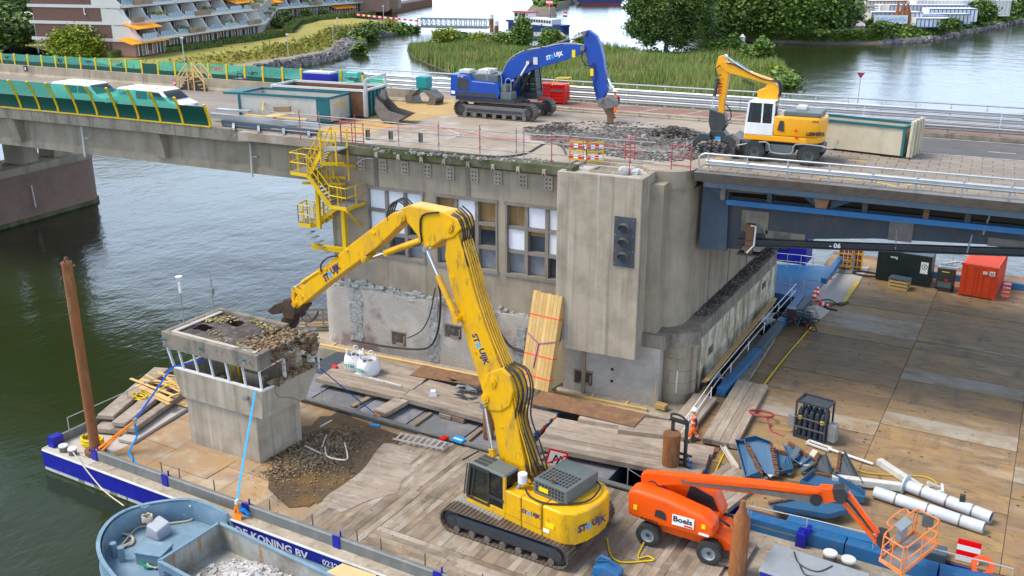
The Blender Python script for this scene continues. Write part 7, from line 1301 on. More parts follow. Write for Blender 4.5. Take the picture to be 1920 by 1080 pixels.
for x,z in((-.75,1.75),(-.8,1.4)):mb.cyl((x,1.25,z),(x,1.29,z),.07,10)
obj('tail_light',mb,'retro_red',le)
sp2=cabbox(le,.42,1.9,.2,1.2,1.38,3.12,.12,'white');mb=MB();mb.bx(.44,1.86,1.19,1.225,1.4,2.0);obj('cab_door',mb,'white',le,bevel=.02);mb=MB();mb.bx(.40,.44,.3,1.1,2.85,3.1);obj('cab_rear_guard',mb,'black_plastic',le);card('label',(.405,.9,2.88),(0,-1,0),(0,0,1),.5,.12,'sign_yellow',le)
person('operator in orange seated in the white cab of the wheeled excavator',LFx.w(*sp2),LFx.rz,SIT)
slab(le,'main_boom',LFx,.26,[(1450,183),(1425,172),(1440,158),(1400,146),(1362,136),(1348,122),(1352,112),(1372,120),(1412,138),(1446,150),(1462,166)],.52,'liebherr',.03);slab(le,'boom_foot',LFx,.3,[(1420,185),(1420,170),(1452,160),(1462,170),(1458,190)],.6,'liebherr',.04)
slab(le,'dipper_arm',LFx,.22,[(1342,126),(1347,106),(1357,104),(1362,116),(1366,140),(1358,190),(1356,218),(1346,218),(1348,175),(1348,145)],.44,'liebherr',.03);L_2=lambda x,y:LFx.side(.25,[(x,y)])[0]
ram(le,L_2(1405,138),L_2(1358,106),.1,.6,'chrome');ram(le,L_2(1346,150),L_2(1336,200),.09,.6,'steel_dark',y=.3)
hoses(le,LFx,.3,[[(1452,152),(1460,156),(1462,170),(1460,182)]]*4,.045,'black','hose',.13);hoses(le,LFx,.3,[[(1362,118),(1378,122),(1400,134),(1430,148),(1452,152)]]*3,.03,'black','hose',.12);hoses(le,LFx,.3,[[(1350,122),(1342,130),(1344,142),(1352,140)],[(1358,195),(1368,205),(1370,222),(1360,228)]],.03,'black')
slogo(LFx,le,.27,(1390,152),(1414,164),.2,1,txt='LIEBHERR');mb=MB();x,z=L_2(1350,165)
for k in range(4):mb.bx(x-.1,x+.1,.215,.228,z-.3+k*.16,z-.22+k*.16)
obj('warning_stripe',mb,'retro_red',le)
slab(le,'coupler',LFx,.3,[(1330,205),(1358,214),(1362,235),(1352,250),(1332,246),(1328,228)],.6,'black_plastic',.05);slab(le,'grab_head',LFx,.35,[(1332,244),(1356,246),(1368,262),(1330,262),(1326,254)],.7,'black_plastic',.04)
for px in([(1330,252),(1312,250),(1302,262),(1302,274),(1310,266),(1320,262),(1332,262)],[(1358,256),(1372,252),(1382,262),(1380,280),(1368,280),(1366,268),(1352,264)]):
 for yy in(.75,-.35):slab(le,'grab_shell',LFx,yy,px,.4,'steel_dark',.02)
slab(le,'grab_shell_plate',LFx,.78,[(1376,252),(1388,262),(1386,282),(1378,282),(1380,266),(1370,256)],1.5,'steel_worn',.02);card('label',(*[L_2(1342,256)[0]],.362,L_2(1342,260)[1]),(-1,0,0),(0,0,1),.3,.14,'ink_light',le)
# ================================================================ orange boom lift
OF=Frame(BF.w(29.7,7.9,1.33),BF.rz);JF=Frame(OF.o,rad(1.0));bl=thing('boom_lift','orange telescopic boom lift with long extended boom and empty basket','boom lift',OF.o,OF.rz)
for x in(-1.25,1.3):
 for y in(-1.05,1.05):wheel(bl,x,y,.47,.38,'grey_light')
mb=MB();mb.xz([(-1.6,.55),(1.7,.5),(2.15,.55),(2.15,.8),(1.5,1.12),(-1.5,1.0)],-.75,.75);obj('chassis',mb,'orange',bl,bevel=.04);mb=MB();mb.bx(1.1,1.5,-1.0,1.0,.4,.6);mb.bx(-1.45,-1.05,-1.0,1.0,.4,.6);obj('axle',mb,'orange',bl);mb=MB();mb.cyl((.1,0,1.0),(.1,0,1.2),.5,16);obj('turntable',mb,'black_plastic',bl)
mb=MB();mb.xz([(-2.15,1.15),(-.9,1.02),(1.1,1.05),(1.45,1.2),(1.4,1.7),(1.0,2.0),(-.6,2.3),(-1.9,2.36),(-2.2,2.2)],-1.2,-.35);obj('engine_cowl',mb,'orange',bl,bevel=.16,smooth=.7,seg=3);mb=MB();mb.xz([(-2.0,1.1),(1.2,1.1),(1.3,1.4),(.9,2.15),(-.2,2.5),(-1.2,2.3),(-2.0,1.9)],.35,1.15);obj('tank_cowl',mb,'orange',bl,bevel=.14,smooth=.7,seg=3);mb=MB();mb.xz([(-.3,1.5),(1.15,1.4),(.85,2.05),(-.1,2.35)],.33,.36);obj('inner_panel',mb,'black_plastic',bl)
mb=MB();mb.bx(-2.1,1.2,-.35,.35,1.1,1.45);obj('centre_frame',mb,'orange',bl)
card('sign_board',(-.25,-1.225,1.33),(1,0,.02),(0,0,1),.9,.46,'retro_white',bl,.015);letter('Boels',(-.2,-1.245,1.49),(1,0,.02),(0,0,1),w=.78,h=.25,mats='ink_black',parent=bl,bold=.03);card('label',(.25,-1.245,1.37),(1,0,.02),(0,0,1),.35,.07,'retro_red',bl,.004);letter('660SJ',(-1.6,-1.19,1.12),(1,0,-.06),(0,0,1),w=.75,h=.15,mats='ink_black',parent=bl,bold=.03,push=.03)
mb=MB();mb.prism([(-1.0,1.45),(-.5,1.4),(-.55,1.7),(-.7,1.78),(-.95,1.75)],(0,-1.215,0),(1,0,0),(0,0,1),(0,-.01,0));obj('vent_panel',mb,'black_plastic',bl);card('label',(.85,-1.215,1.2),(1,0,0),(0,0,1),.42,.1,'retro_white',bl);card('label',(.95,-1.2,1.5),(1,0,0),(0,0,1),.16,.18,'sign_yellow',bl,.03);card('label',(-1.9,-1.2,1.5),(1,0,0),(0,0,1),.15,.2,'sign_yellow',bl,.03)
for z in(.85,.65):card('label',(1.2,-.76,z),(1,0,0),(0,0,1),.32,.07,'ink_black',bl)
def J_(name,px,y0,w_,m_,bev=.02):mb=MB(OF.I@JF.M);mb.xz(JF.side(y0,px),y0,y0+w_);return obj(name,mb,m_,bl,bevel=bev)
J_('main_boom',[(1202,890),(1210,887),(1400,904),(1540,921),(1540,940),(1400,925),(1270,909),(1202,912)],-.22,.36,'orange');J_('boom_head',[(1535,916),(1562,918),(1575,925),(1572,940),(1545,945),(1535,938)],-.2,.4,'orange');J_('boom_riser',[(1205,905),(1235,905),(1250,930),(1215,925)],-.2,.4,'orange');J_('hose_carrier',[(1276,900),(1286,900),(1400,914),(1530,932),(1535,942),(1525,944),(1400,922),(1280,908)],-.27,.05,'steel_worn',0);J_('boom_slide',[(1285,898),(1400,907),(1535,922),(1535,927),(1400,914),(1285,903)],-.30,.07,'orange',0)
J_('jib',[(1580,920),(1592,924),(1652,1004),(1648,1012)],-.12,.2,'orange');J_('jib_link',[(1574,940),(1579,937),(1648,1018),(1644,1024)],-.14,.12,'orange');J_('jib_strut',[(1580,932),(1584,930),(1640,998),(1637,1001)],-.06,.1,'black_plastic',0);J_('jib_knuckle',[(1560,918),(1582,916),(1592,930),(1580,946),(1564,938)],-.25,.45,'black_plastic');J_('platform_mount',[(1646,1000),(1662,1004),(1668,1022),(1652,1030),(1642,1018)],-.15,.5,'black_plastic')
mb=MB(OF.I@JF.M);x,z=JF.side(-.3,[(1530,938)])[0];mb.cyl((x,-.36,z),(x,-.22,z),.22,16);obj('carrier_drum',mb,'black',bl);x,z=JF.side(-.3,[(1230,915)])[0];x2,z2=JF.side(-.3,[(1340,985)])[0];mb=MB(OF.I@JF.M);mb.bar((x,-.1,z),(x2,-.1,z2),.2,.22);obj('lift_arm',mb,'red',bl);mb=MB(OF.I@JF.M);mb.cyl((x+.5,-.15,z-.15),(x2+.2,-.15,z2+.1),.09,10);obj('lift_cylinder',mb,'black_plastic',bl)
mb=MB();mb.tube(smooth_path([(1.0,-.3,1.7),(1.5,-.3,1.5),(1.75,-.2,1.3),(1.6,0,1.2)],4),.05,6);mb.tube(smooth_path([(-1.9,-.3,2.2),(-1.5,-.35,2.45),(-1.2,-.3,2.3),(-.9,-.35,2.2)],4),.04,6);obj('hose',mb,'black',bl)
q=[OF.l(G(x,y,2.93))for x,y in((1648,1052),(1690,1079),(1757,1025),(1712,1000))];z0=q[0].z;up=Vector((0,0,1));mb=MB();mb.add([p for p in q]+[p+up*.04 for p in q],[(3,2,1,0),(4,5,6,7)]);obj('basket_floor',mb,'galv_dull',bl);mb=MB()
for i in range(4):mb.bar(q[i]+up*.08,q[(i+1)%4]+up*.08,.03,.16)
obj('kick_plate',mb,'faded_orange',bl)
for h in(.55,1.1):
 mb=MB();c=sum(q,Vector())/4;ring_=[]
 for i in range(4):
  a,b=q[i],q[(i+1)%4];ring_+=[a.lerp(b,.1)+up*h,a.lerp(b,.9)+up*h]
 mb.tube(ring_,.03,6,closed=True);obj('basket_rail',mb,'faded_orange',bl)
for i in range(4):
 for f in(.06,.5,.94):mb=MB();p=q[i].lerp(q[(i+1)%4],f);mb.cyl(p,p+up*1.1,.025,6);obj('basket_post',mb,'faded_orange',bl)
mb=MB();a,b=q[0]+up*1.05,q[3]+up*1.05;n_=(q[0]-q[1]).normalized()*.28;mb.tube(smooth_path([a.lerp(b,.3),a.lerp(b,.3)+n_+up*.1,a.lerp(b,.8)+n_+up*.1,a.lerp(b,.8)],3),.03,6);obj('console_guard',mb,'faded_orange',bl);mb=MB();c=a.lerp(b,.5)-n_*.5;mb.box(c+up*.0,(.35,.8,.14),T=Matrix.Rotation(yaw(a,b)-rad(90),4,'Z')@Matrix.Rotation(rad(20),4,'Y'));mb.box(c+up*-.35,(.2,.5,.5),rz=yaw(a,b)-rad(90));obj('control_console',mb,'grey_light',bl,bevel=.02);mb=MB();p=q[2].lerp(q[3],.5);mb.box(p+up*.85,(.4,.12,.5),rz=.3);obj('document_box',mb,'grey_machine',bl,bevel=.02)
# walking worker
person('worker in orange high visibility clothes and white helmet walking on the timber mat',G(1300,829,1.51),rad(-160),WALK)
# ================================================================ right work barge, plates one by one
RF=Frame(G(1400,960,0.0)*0+Vector((-6.81,37.73,0)),rad(-3.4))
rb=thing('work_barge','wide work barge with rusty brown deck plates under the bascule span','barge',RF.o,RF.rz)
mb=MB();mb.bx(-4.9,30,.25,41.5,-.6,1.14);obj('hull',mb,'hull_blue',rb);mb=MB();mb.bx(-4.8,29.9,.3,41.4,1.14,1.165);obj('deck_base',mb,'rust_sheet',rb)
xs_=[-4.85,-2.72,3.58,9.88,16.18,22.5,28.8];pm3={}
white_={(2,11):1,(3,11):1,(1,15):1,(1,6):1,(2,7):1,(3,5):1,(1,16):1}
for i in range(6):
 for j in range(25):
  w_=round(xs_[i+1]-xs_[i]-.035,2);key=(w_,bool(white_.get((i,j))));
  if key not in pm3:q=MB();q.bx(0,w_,0,1.57,0,.03);pm3[key]=mesh_of('deck_plate',q,'rust_plate' if not key[1]else mat('sanded plate strip',(.35,.315,.265),.85,objrand=.1,layers=[((.26,.19,.12),.7,.42,.6,(.4,1,1),.95),((.46,.44,.41),1.5,.52,.72,ONE,.5)]))
  o=obj('deck_plate',pm3[key],None,rb);o.location=(xs_[i],.35+j*1.6,1.168+.008*((i*5+j*3)%4))
  mb=MB()
mb=MB()
for k in range(260):x,y=random.uniform(-4,20),random.uniform(1,40);mb.bx(x,x+.12,y,y+.08,1.215,1.222)
o=obj('bolt_hole',mb,'steel_dark',rb);o['kind']='stuff'
mb=MB();[mb.rock(RF.w(random.uniform(-4,14),random.choice((random.uniform(1,39),random.gauss(8,4))),1.22),random.uniform(.012,.04),.6)for _ in range(260)];[mb.rock(BF.w(random.uniform(12,31),random.uniform(1,10),1.34),random.uniform(.01,.03),.6)for _ in range(240)];tag(obj('deck_litter',mb,'rubble_brown'),'crumbs and splinters scattered over both barge decks','litter',kind='stuff')
def beamthing(label,a,b,z,w_,h,m_,cat='beam'):p,q=G(*a,z),G(*b,z);t=MB();t.bar(Vector((0,0,-h/2)),q-p+Vector((0,0,-h/2)),w_,h);o=tag(obj('steel_beam',t,m_,loc=p,bevel=.03),label,cat);return o
beamthing('bright blue box beam along the pier, near piece',(1352,728),(1421,652),1.75,.5,.5,'beam_blue');beamthing('faded grey blue box beam along the pier, middle piece',(1422,650),(1462,604),1.75,.5,.45,'steel_blue');beamthing('blue box beam along the pier, far piece',(1463,602),(1502,553),1.75,.5,.45,'beam_blue');beamthing('parallel blue beam behind the pump clutter',(1487,592),(1517,556),1.75,.45,.4,'steel_blue')
beamthing('long blue coupling beam at the barge edge, left piece',(1392,960),(1586,1012),1.75,.55,.6,'beam_blue');beamthing('long blue coupling beam at the barge edge, right piece',(1588,1013),(1760,1062),1.75,.55,.6,'beam_blue');beamthing('upper blue beam behind the coupling beam',(1477,970),(1642,1012),1.8,.5,.6,'beam_blue');beamthing('blue beam end piece below the basket',(1735,1024),(1776,1034),1.6,.7,.5,'steel_blue');beamthing('blue edge beam in the lower right corner',(1762,1063),(1935,1100),1.75,.55,.6,'beam_blue')
t=thing('handrail','thin steel handrail along the left barge edge behind the boom basket','railing',G(1404,985,1.3));mb=MB();q=[G(x,y,2.4)-t.location for x,y in((1404,948),(1514,972),(1640,1002),(1900,1066))];mb.tube(q,.025,6);mb2=MB();[mb2.cyl(p,p+Vector((0,0,-1.1)),.025,6)for p in q];obj('rail',mb,'galv',t);obj('post',mb2,'galv',t)
t=thing('warning_board','red and white striped board at the lower right barge edge','sign',G(1790,1050,1.2),rad(-3))
for k in range(4):mb=MB();mb.bx(0,.85,-.02,.02,.05+k*.24,.29+k*.24);obj('stripe',mb,'retro_red' if k%2 else 'retro_white',t)
p=G(1842,1062,1.9);mb=MB();mb.ring(p,(.3,-1,.4),.42,.24,.14,20);tag(obj('lifebuoy',mb,'orange'),'orange lifebuoy hanging at the lower right edge','lifebuoy')
# white railing and walkway along the pier side
t=thing('walkway_rail','white two bar railing on the dark gap beside the patched pier wall','railing',G(1305,790,1.2));mb=MB();q=[G(x,y,2.2)-t.location for x,y in((1278,795),(1345,700),(1420,612),(1493,532))]
for dz in(0,-.5):mb.tube([p+Vector((0,0,dz))for p in q],.03,6)
obj('rail',mb,'white',t);mb=MB();[mb.cyl(q[0].lerp(q[3],f),q[0].lerp(q[3],f)+Vector((0,0,-1.1)),.03,6)for f in(.05,.2,.35,.5,.65,.8,.95)];obj('post',mb,'white',t)
planklot('scaffold_board','new scaffold boards fixed along the pier side wall','boards',[((1318,735),(1452,575),.25,.6),((1322,745),(1448,592),.25,1.0),((1300,760),(1330,725),.5,.0)],'new_wood',1.3,.05,'board')
for k,(x,y)in enumerate(((1338,695),(1438,592))):
 mb=MB();c=G(x,y,2.0)
 for i in range(7):mb.add([c+Vector((random.gauss(0,.3),random.gauss(0,.3),random.uniform(-.7,.35)))for _ in range(5)],[(0,1,2),(0,2,3),(0,3,4)])
 tag(obj('torn_sheet',mb,'tape_grey'),('grey torn sheet wrapped on the railing near the worker','grey torn sheet wrapped on the railing farther along the pier')[k],'sheet')
# gas bottle rack
F_=Frame(G(1488,818,1.2),rad(-12));t=thing('gas_rack','dark blue steel rack full of upright gas bottles','gas rack',F_.o,F_.rz);mb=MB()
for x in(0,1.5):
 for y in(0,1.0):mb.bar((x,y,0),(x,y,1.95),.08,.08)
for z in(.06,1.95):
 for a,b in(((0,0),(1.5,0)),((1.5,0),(1.5,1)),((1.5,1),(0,1)),((0,1),(0,0))):mb.bar((*a,z),(*b,z),.08,.1)
obj('frame',mb,'dark_blue_frame',t);mb=MB();mb.bx(.05,1.45,.05,.95,.06,.12);obj('floor',mb,'steel_dark',t);mb=MB();mb.bx(.05,1.45,.05,.95,1.86,1.9);obj('top_plate',mb,'girder',t);mb=MB();mb.lathe([(.115,.12),(.115,1.35),(.09,1.47),(.04,1.52),(.04,1.62),(.0,1.62)],n=12);bm_=mesh_of('gas_bottle',mb,'dark_blue_frame');mb=MB();mb.lathe([(.117,1.0),(.117,1.2)],n=12);lb_=[mesh_of('label',mb,m_)for m_ in('sign_yellow','retro_white')]
for i in range(5):
 for j in range(3):
  o=obj('gas_bottle',bm_,None,t);o.location=(.17+i*.285,.16+j*.32,0)
  if(i*3+j)%4==0:o2=obj('label',lb_[i%2],None,o)
for z in(.6,1.1):mb=MB();mb.bx(-.02,1.52,-.05,-.02,z,z+.06);obj('strap',mb,'steel_worn',t)
mb=MB();mb.bx(-.45,-.08,.2,.6,.3,1.0);mb.bx(1.6,2.0,.1,.55,.2,1.1);obj('side_cabinet',mb,'galv_dull',t,bevel=.02)
# cut steel sections, flanged, lying in a heap
def scrap(label,pxs,zs,m_='scrap_blue',fl=.3,edge=(0,)):
 q=[G(x,y,z)for(x,y),z in zip(pxs,zs)];o0=q[0].copy();q=[p-o0 for p in q];t=thing('steel_section',label,'scrap steel',o0);nrm=Vector()
 for i in range(1,len(q)-1):nrm+=(q[i]-q[0]).cross(q[i+1]-q[0])
 nrm.normalize();nrm=nrm if nrm.z>0 else-nrm;n=len(q);mb=MB();mb.add(q+[p-nrm*.03 for p in q],[tuple(range(n)),tuple(range(2*n-1,n-1,-1))]+[(i,(i+1)%n,n+(i+1)%n,n+i)for i in range(n)]);obj('web_plate',mb,m_,t)
 for i in range(n):
  a,b=q[i],q[(i+1)%n]
  if i in edge:
   mb=MB();k=14
   for j in range(k):mb.box(a.lerp(b,(j+.5)/k)+nrm*.03,((b-a).length/k*1.2,.1+.08*random.random(),.12+.08*random.random()),rz=math.atan2((b-a).y,(b-a).x))
   obj('torn_edge',mb,'rust',t)
  elif(b-a).length>.5:mb=MB();mb.bar(a+nrm*fl*.4,b+nrm*fl*.4,.04,fl,up=nrm);obj('flange',mb,m_,t)
scrap('leftmost blue plate standing in the scrap heap',[(1383,830),(1400,832),(1428,890),(1402,900)],[1.9,2.1,1.6,1.3],edge=(1,));scrap('large blue plate with ragged right edge in the scrap heap',[(1398,826),(1420,822),(1446,832),(1458,892),(1440,893),(1404,852)],[2.2,2.3,2.3,1.5,1.4,1.7],edge=(2,));scrap('pale flange strip leaning on the left of the scrap heap',[(1354,838),(1362,838),(1388,876),(1380,880)],[1.5,1.6,1.5,1.3],'skip_white',.15,(9,))
scrap('blue channel piece at the back of the scrap heap',[(1470,836),(1480,832),(1524,862),(1505,878),(1480,860)],[1.7,1.8,1.8,1.4,1.5],edge=(1,));scrap('dark blue bent piece in the middle of the scrap heap',[(1452,845),(1476,852),(1484,884),(1458,890)],[1.9,1.9,1.4,1.4],'scrap_blue',.3,(0,));scrap('triangular blue gusset right of the middle',[(1535,852),(1548,852),(1560,882),(1555,892),(1522,882)],[1.9,1.9,1.5,1.4,1.4],'girder',.2,(4,));scrap('triangular dark gusset at the right of the heap',[(1575,850),(1584,850),(1618,910),(1612,922),(1570,890)],[2.0,2.0,1.4,1.3,1.4],'girder',.3,(4,));scrap('long blue plate under the boom',[(1525,888),(1560,895),(1622,930),(1620,942),(1560,930),(1500,910)],[1.5,1.5,1.4,1.4,1.4,1.4],edge=(0,));scrap('low long blue girder piece nearest the coupling beam',[(1442,945),(1500,935),(1580,945),(1590,962),(1552,972),(1450,955)],[1.65]*6,edge=(0,),fl=.25)
for k,(x,y,dx,dy,dzz,lab)in enumerate(((1478,872,.3,.6,.7,'slate offcut standing up beside the dark bent piece'),(1492,868,.7,-.5,.3,'pale offcut leaning across the middle of the scrap heap'),(1500,884,.5,.4,.4,'slate offcut at the foot of the triangular gusset'),(1510,872,.3,.7,.5,'pale offcut standing right of the leaning one'),(1484,890,-.5,.2,.2,'slate offcut lying lowest in the scrap heap'),(1440,893,.2,.3,.1,'white end piece at the foot of the large blue plate'))):c=G(x,y,1.4);mb=MB();mb.bar(c,c+Vector((dx,dy,dzz)),.28,.05);tag(obj('steel_offcut',mb,'skip_white' if k%2 else 'steel_blue'),lab,'scrap steel')
t=thing('spreader_bar','white bar with open loop end lying behind the scrap heap','bar',G(1515,828,1.35));d=G(1637,870,1.35)-t.location;u=d.normalized();s_=Vector((-u.y,u.x,0));mb=MB();mb.tube([u*1.1,d],.06,8);obj('bar',mb,'white',t);mb=MB()
for y in(-.16,.16):mb.bar(s_*y,u*1.1+s_*y,.07,.08)
for x in(0,1.1):mb.bar(u*x-s_*.2,u*x+s_*.2,.07,.08)
obj('loop',mb,'white',t)
def pipe(label,a,b,r,z,m_='whitepipe',rings=3):
 p,q=G(*a,z),G(*b,z);t=thing('steel_pipe',label,'pipe',p);d=q-p;u=d.normalized();mb=MB();mb.tube([Vector(),d],r,20,cap=False);mb.tube([Vector(),d],r-.02,20,cap=False);obj('shell',mb,m_,t,smooth=.6);mb=MB();mb.cyl(u*.05,u*.06,r-.01,16);mb.cyl(d-u*.05,d-u*.06,r-.01,16);obj('bore',mb,'black',t)
 for k in range(rings):f=(k+.7)/(rings+.4);mb=MB();mb.ring(d*f,u,r+.015,r-.02,.06,20);obj('weld_ring',mb,'steel_worn',t)
 return t,d,u
pipe('nearer long white pipe in front of the other',(1640,922),(1845,990),.26,1.48);t,d,u=pipe('farther white pipe with flange and small valve box',(1684,922),(1846,985),.27,1.5);t.location+=Vector((.25,.75,0));mb=MB();mb.ring(u*.0,u,.48,.28,.06,20);obj('flange',mb,'whitepipe',t);mb=MB();mb.box(d*.66+Vector((0,0,.4)),(.22,.2,.3));obj('valve_box',mb,'steel_dark',t)
def tubebox(label,a,b,w_,z):p,q=G(*a,z),G(*b,z);t=MB();t.bar(Vector(),q-p,w_,w_);tag(obj('box_section',t,'dirty_white',loc=p,bevel=.02),label,'beam')
tubebox('dirty white box section left of the pipes',(1560,897),(1690,913),.32,1.5);tubebox('dirty white box section lying diagonally behind the pipes',(1648,865),(1740,925),.3,1.4)
mb=MB();c=G(1740,925,1.5)
for a,b in(((0,0),(.6,.1)),((.6,.1),(.5,.7)),((.5,.7),(-.1,.6)),((-.1,.6),(0,0))):mb.bar(c+Vector((*a,0)),c+Vector((*b,.2)),.1,.12)
tag(obj('welded_square',mb,'dirty_white'),'small white square frame at the end of the diagonal section','frame')
rope('hose_coil','dark red hose coiled on the long pale mat',coil(G(1428,777,1.55),.6,4,.03,.55)+[G(1440,790,1.4),G(1447,808,1.25),G(1470,818,1.22)],.04,'cable_red','hose');rope('yellow_hose','long yellow hose running across the right barge deck',[G(x,y,1.25)for x,y in((1340,888),(1358,850),(1392,790),(1430,725),(1470,672),(1510,625),(1535,590),(1515,565),(1500,560))],.045,'rope_yellow','hose');rope('yellow_hose','thin yellow hose looping round the scrap heap to the pipes',[G(x,y,1.3)for x,y in((1560,890),(1580,874),(1620,885),(1665,890),(1730,893),(1755,905),(1745,912),(1715,905))],.025,'rope_yellow','hose');rope('cable','black cables snaking to the cones',[G(x,y,1.25)for x,y in((1530,565),(1555,562),(1575,572),(1590,566),(1545,575),(1570,582))],.05,'black','cable');rope('cable','coiled black cables left of the generator',coil(G(1625,515,1.25),1.0,4,.04,.5),.05,'black','cable')
# clutter of pumps and hoses by the blue beams
t=thing('pump_set','clutter of black and grey pump with hoses beside the blue beams','pump',G(1487,605,1.25));mb=MB();mb.bx(-.5,.1,0,.5,.1,.9);obj('motor',mb,'black_plastic',t,bevel=.04);mb=MB();mb.cyl((.2,.25,.45),(1.1,.1,.45),.28,14);obj('housing',mb,'steel_blue',t);mb=MB();mb.bx(-.7,1.3,-.2,.7,0,.1);obj('skid',mb,'steel_dark',t);mb=MB();mb.cyl((1.0,.8,0),(1.0,.8,.7),.2,12);obj('tank',mb,'galv_dull',t)
for k in range(9):mb=MB();p=Vector((random.uniform(-.8,1.3),random.uniform(-.9,.6),.4));mb.tube(smooth_path([p]+[p+Vector((random.gauss(0,.7),random.gauss(-.3,.6),random.uniform(-.35,.3)))for _ in range(4)],4),.035,5);obj('hose',mb,('black','cable_red','black')[k%3],t)
mb=MB();c=G(1527,590,1.35);mb.add([c+Vector((-.8,-.5,.1)),c+Vector((.5,-.7,0)),c+Vector((.9,.5,.25)),c+Vector((0,.9,.4)),c+Vector((-.7,.5,.3)),c+Vector((0,0,.5))],[(0,1,5),(1,2,5),(2,3,5),(3,4,5),(4,0,5)]);tag(obj('tarpaulin',mb,'dust'),'crumpled pale tarpaulin next to the fallen cone','tarpaulin')
def cone(label,x,y,z,fallen=False):
 t=thing('traffic_cone',label,'traffic cone',G(x,y,z));T=Matrix.Rotation(rad(95),4,'Y')@Matrix.Translation((-.18,0,0))if fallen else Matrix();mb=MB(T);mb.bx(-.2,.2,-.2,.2,0,.05);obj('base',mb,'retro_red',t)
 for k in range(5):mb=MB(T);r0,r1=.17-.028*k,.17-.028*(k+1);mb.lathe([(r0,.05+.15*k),(r1,.05+.15*(k+1)),(0,.05+.15*(k+1))],n=14);obj('band',mb,'retro_white' if k%2 else 'retro_red',t)
for a in(('red and white cone standing at the corner of the blue platform',1555,524,1.2),('red and white cone left of its twin by the platform rail',1526,560,1.2),('red and white cone right of its twin by the platform rail',1532,553,1.2)):cone(*a)
cone('red and white cone fallen on its side',1535,573,1.25,True);cone('red and white cone on the road left of the timber steps',329,169,13.5)
# far end: generator, container, aggregate, pallets, frames
F_=Frame(G(1640,524,1.2),rad(-6));t=thing('generator','large dark green generator container with white warning label','generator',F_.o,F_.rz);mb=MB();mb.bx(0,3.7,0,1.6,.1,2.3);obj('housing',mb,'dark_green',t,bevel=.05);mb=MB();mb.bx(.05,3.65,.05,1.55,0,.12);obj('skid',mb,'steel_dark',t);card('label',(3.0,-.012,1.0),(1,0,0),(0,0,1),.5,.85,'retro_white',t,.01);mb=MB();mb.ring((3.25,-.02,1.5),(0,1,0),.2,.16,.01,20);mb.prism([(3.3,1.65),(3.18,1.48),(3.25,1.48),(3.2,1.34),(3.33,1.53),(3.26,1.53)],(0,-.025,0),(1,0,0),(0,0,1),(0,.008,0));obj('bolt_symbol',mb,'ink_black',t);letter('eneg',(.9,-.01,1.75),(1,0,0),(0,0,1),w=.5,h=.2,mats='ink_white',parent=t);mb=MB()
for x in(1.2,2.4):mb.bx(x-.01,x+.01,-.008,0,.2,2.2)
obj('door_seam',mb,'black',t)
F_=Frame(G(1752,545,1.2),rad(-6));t=thing('light_tower','small black wheeled aggregate left of the orange container','generator',F_.o,F_.rz);mb=MB();mb.bx(0,1.1,0,1.2,.25,1.7);obj('housing',mb,'black_plastic',t,bevel=.05);mb=MB();mb.bx(.1,1.0,-.03,.0,.35,.75);obj('radiator',mb,'grey_machine',t);card('label',(.55,-.01,.85),(1,0,0),(0,0,1),.22,.12,'retro_red',t);card('label',(.3,-.01,1.45),(1,0,0),(0,0,1),.5,.07,'sign_yellow',t);mb=MB();mb.bar((0,.2,1.75),(1.3,.2,1.8),.3,.12);mb.bar((.2,.5,1.9),(1.2,.9,2.1),.2,.1);obj('mast',mb,'galv',t);mb=MB();mb.cyl((-.05,.6,.2),(.12,.6,.2),.2,10);mb.cyl((1.0,.6,.2),(1.15,.6,.2),.2,10);obj('wheel',mb,'tyre',t)
F_=Frame(G(1796,553,1.2),rad(-8));t=thing('storage_container','bright orange storage container with number 22 on its doors','container',F_.o,F_.rz);mb=MB();mb.bx(0,2.25,.03,4.5,.08,2.35);obj('body',mb,'orange_ctn',t);mb=MB()
for k in range(14):mb.bx(-.03,0,.25+k*.3,.4+k*.3,.25,2.2);mb.bx(2.25,2.28,.25+k*.3,.4+k*.3,.25,2.2);mb.bx(.1,2.15,.25+k*.3,.4+k*.3,2.35,2.37)
obj('corrugation',mb,'orange_ctn',t)
for x in(.06,1.14):
 mb=MB();mb.bx(x,x+1.04,-.02,.03,.15,2.28);d_=obj('door',mb,'orange_ctn',t,bevel=.01);mb=MB()
 for xx in(x+.25,x+.8):mb.cyl((xx,-.05,.15),(xx,-.05,2.28),.025,6)
 obj('lock_rod',mb,'orange_ctn',d_)
mb=MB()
for x in(0,2.25):
 for z in(.05,2.3):mb.box((x,.02,z),(.16,.16,.14))
obj('corner_casting',mb,'orange_ctn',t);card('label',(1.78,-.085,1.75),(1,0,0),(0,0,1),.34,.32,'retro_white',t);letter('22',(1.83,-.1,1.8),(1,0,0),(0,0,1),w=.24,h=.2,mats='ink_black',parent=t,bold=.03);card('label',(1.36,-.085,1.8),(1,0,0),(0,0,1),.3,.22,'dirty_white',t)
F_=Frame(G(1664,540,1.2),rad(-10));t=thing('pallet_stack','stack of pallets with a grey sheet on top before the generator','pallets',F_.o,F_.rz)
for k in range(3):mb=MB();[mb.bx(0,1.3,y,y+.14,.02+k*.24,.14+k*.24)for y in(0,.45,.9)];mb.bx(0,1.3,0,1.04,.14+k*.24,.17+k*.24);obj('pallet',mb,'new_wood',t)
mb=MB();mb.bx(-.05,1.35,0,1.0,.7,.76);obj('sheet',mb,'steel_blue',t)
t=thing('pallet_stack','orange pallets leaning right of the orange container','pallets',G(1877,558,1.2));[obj('pallet',MB().bx(0,.5,0,.4,.3*k,.3*k+.1),'orange',t)for k in range(4)]
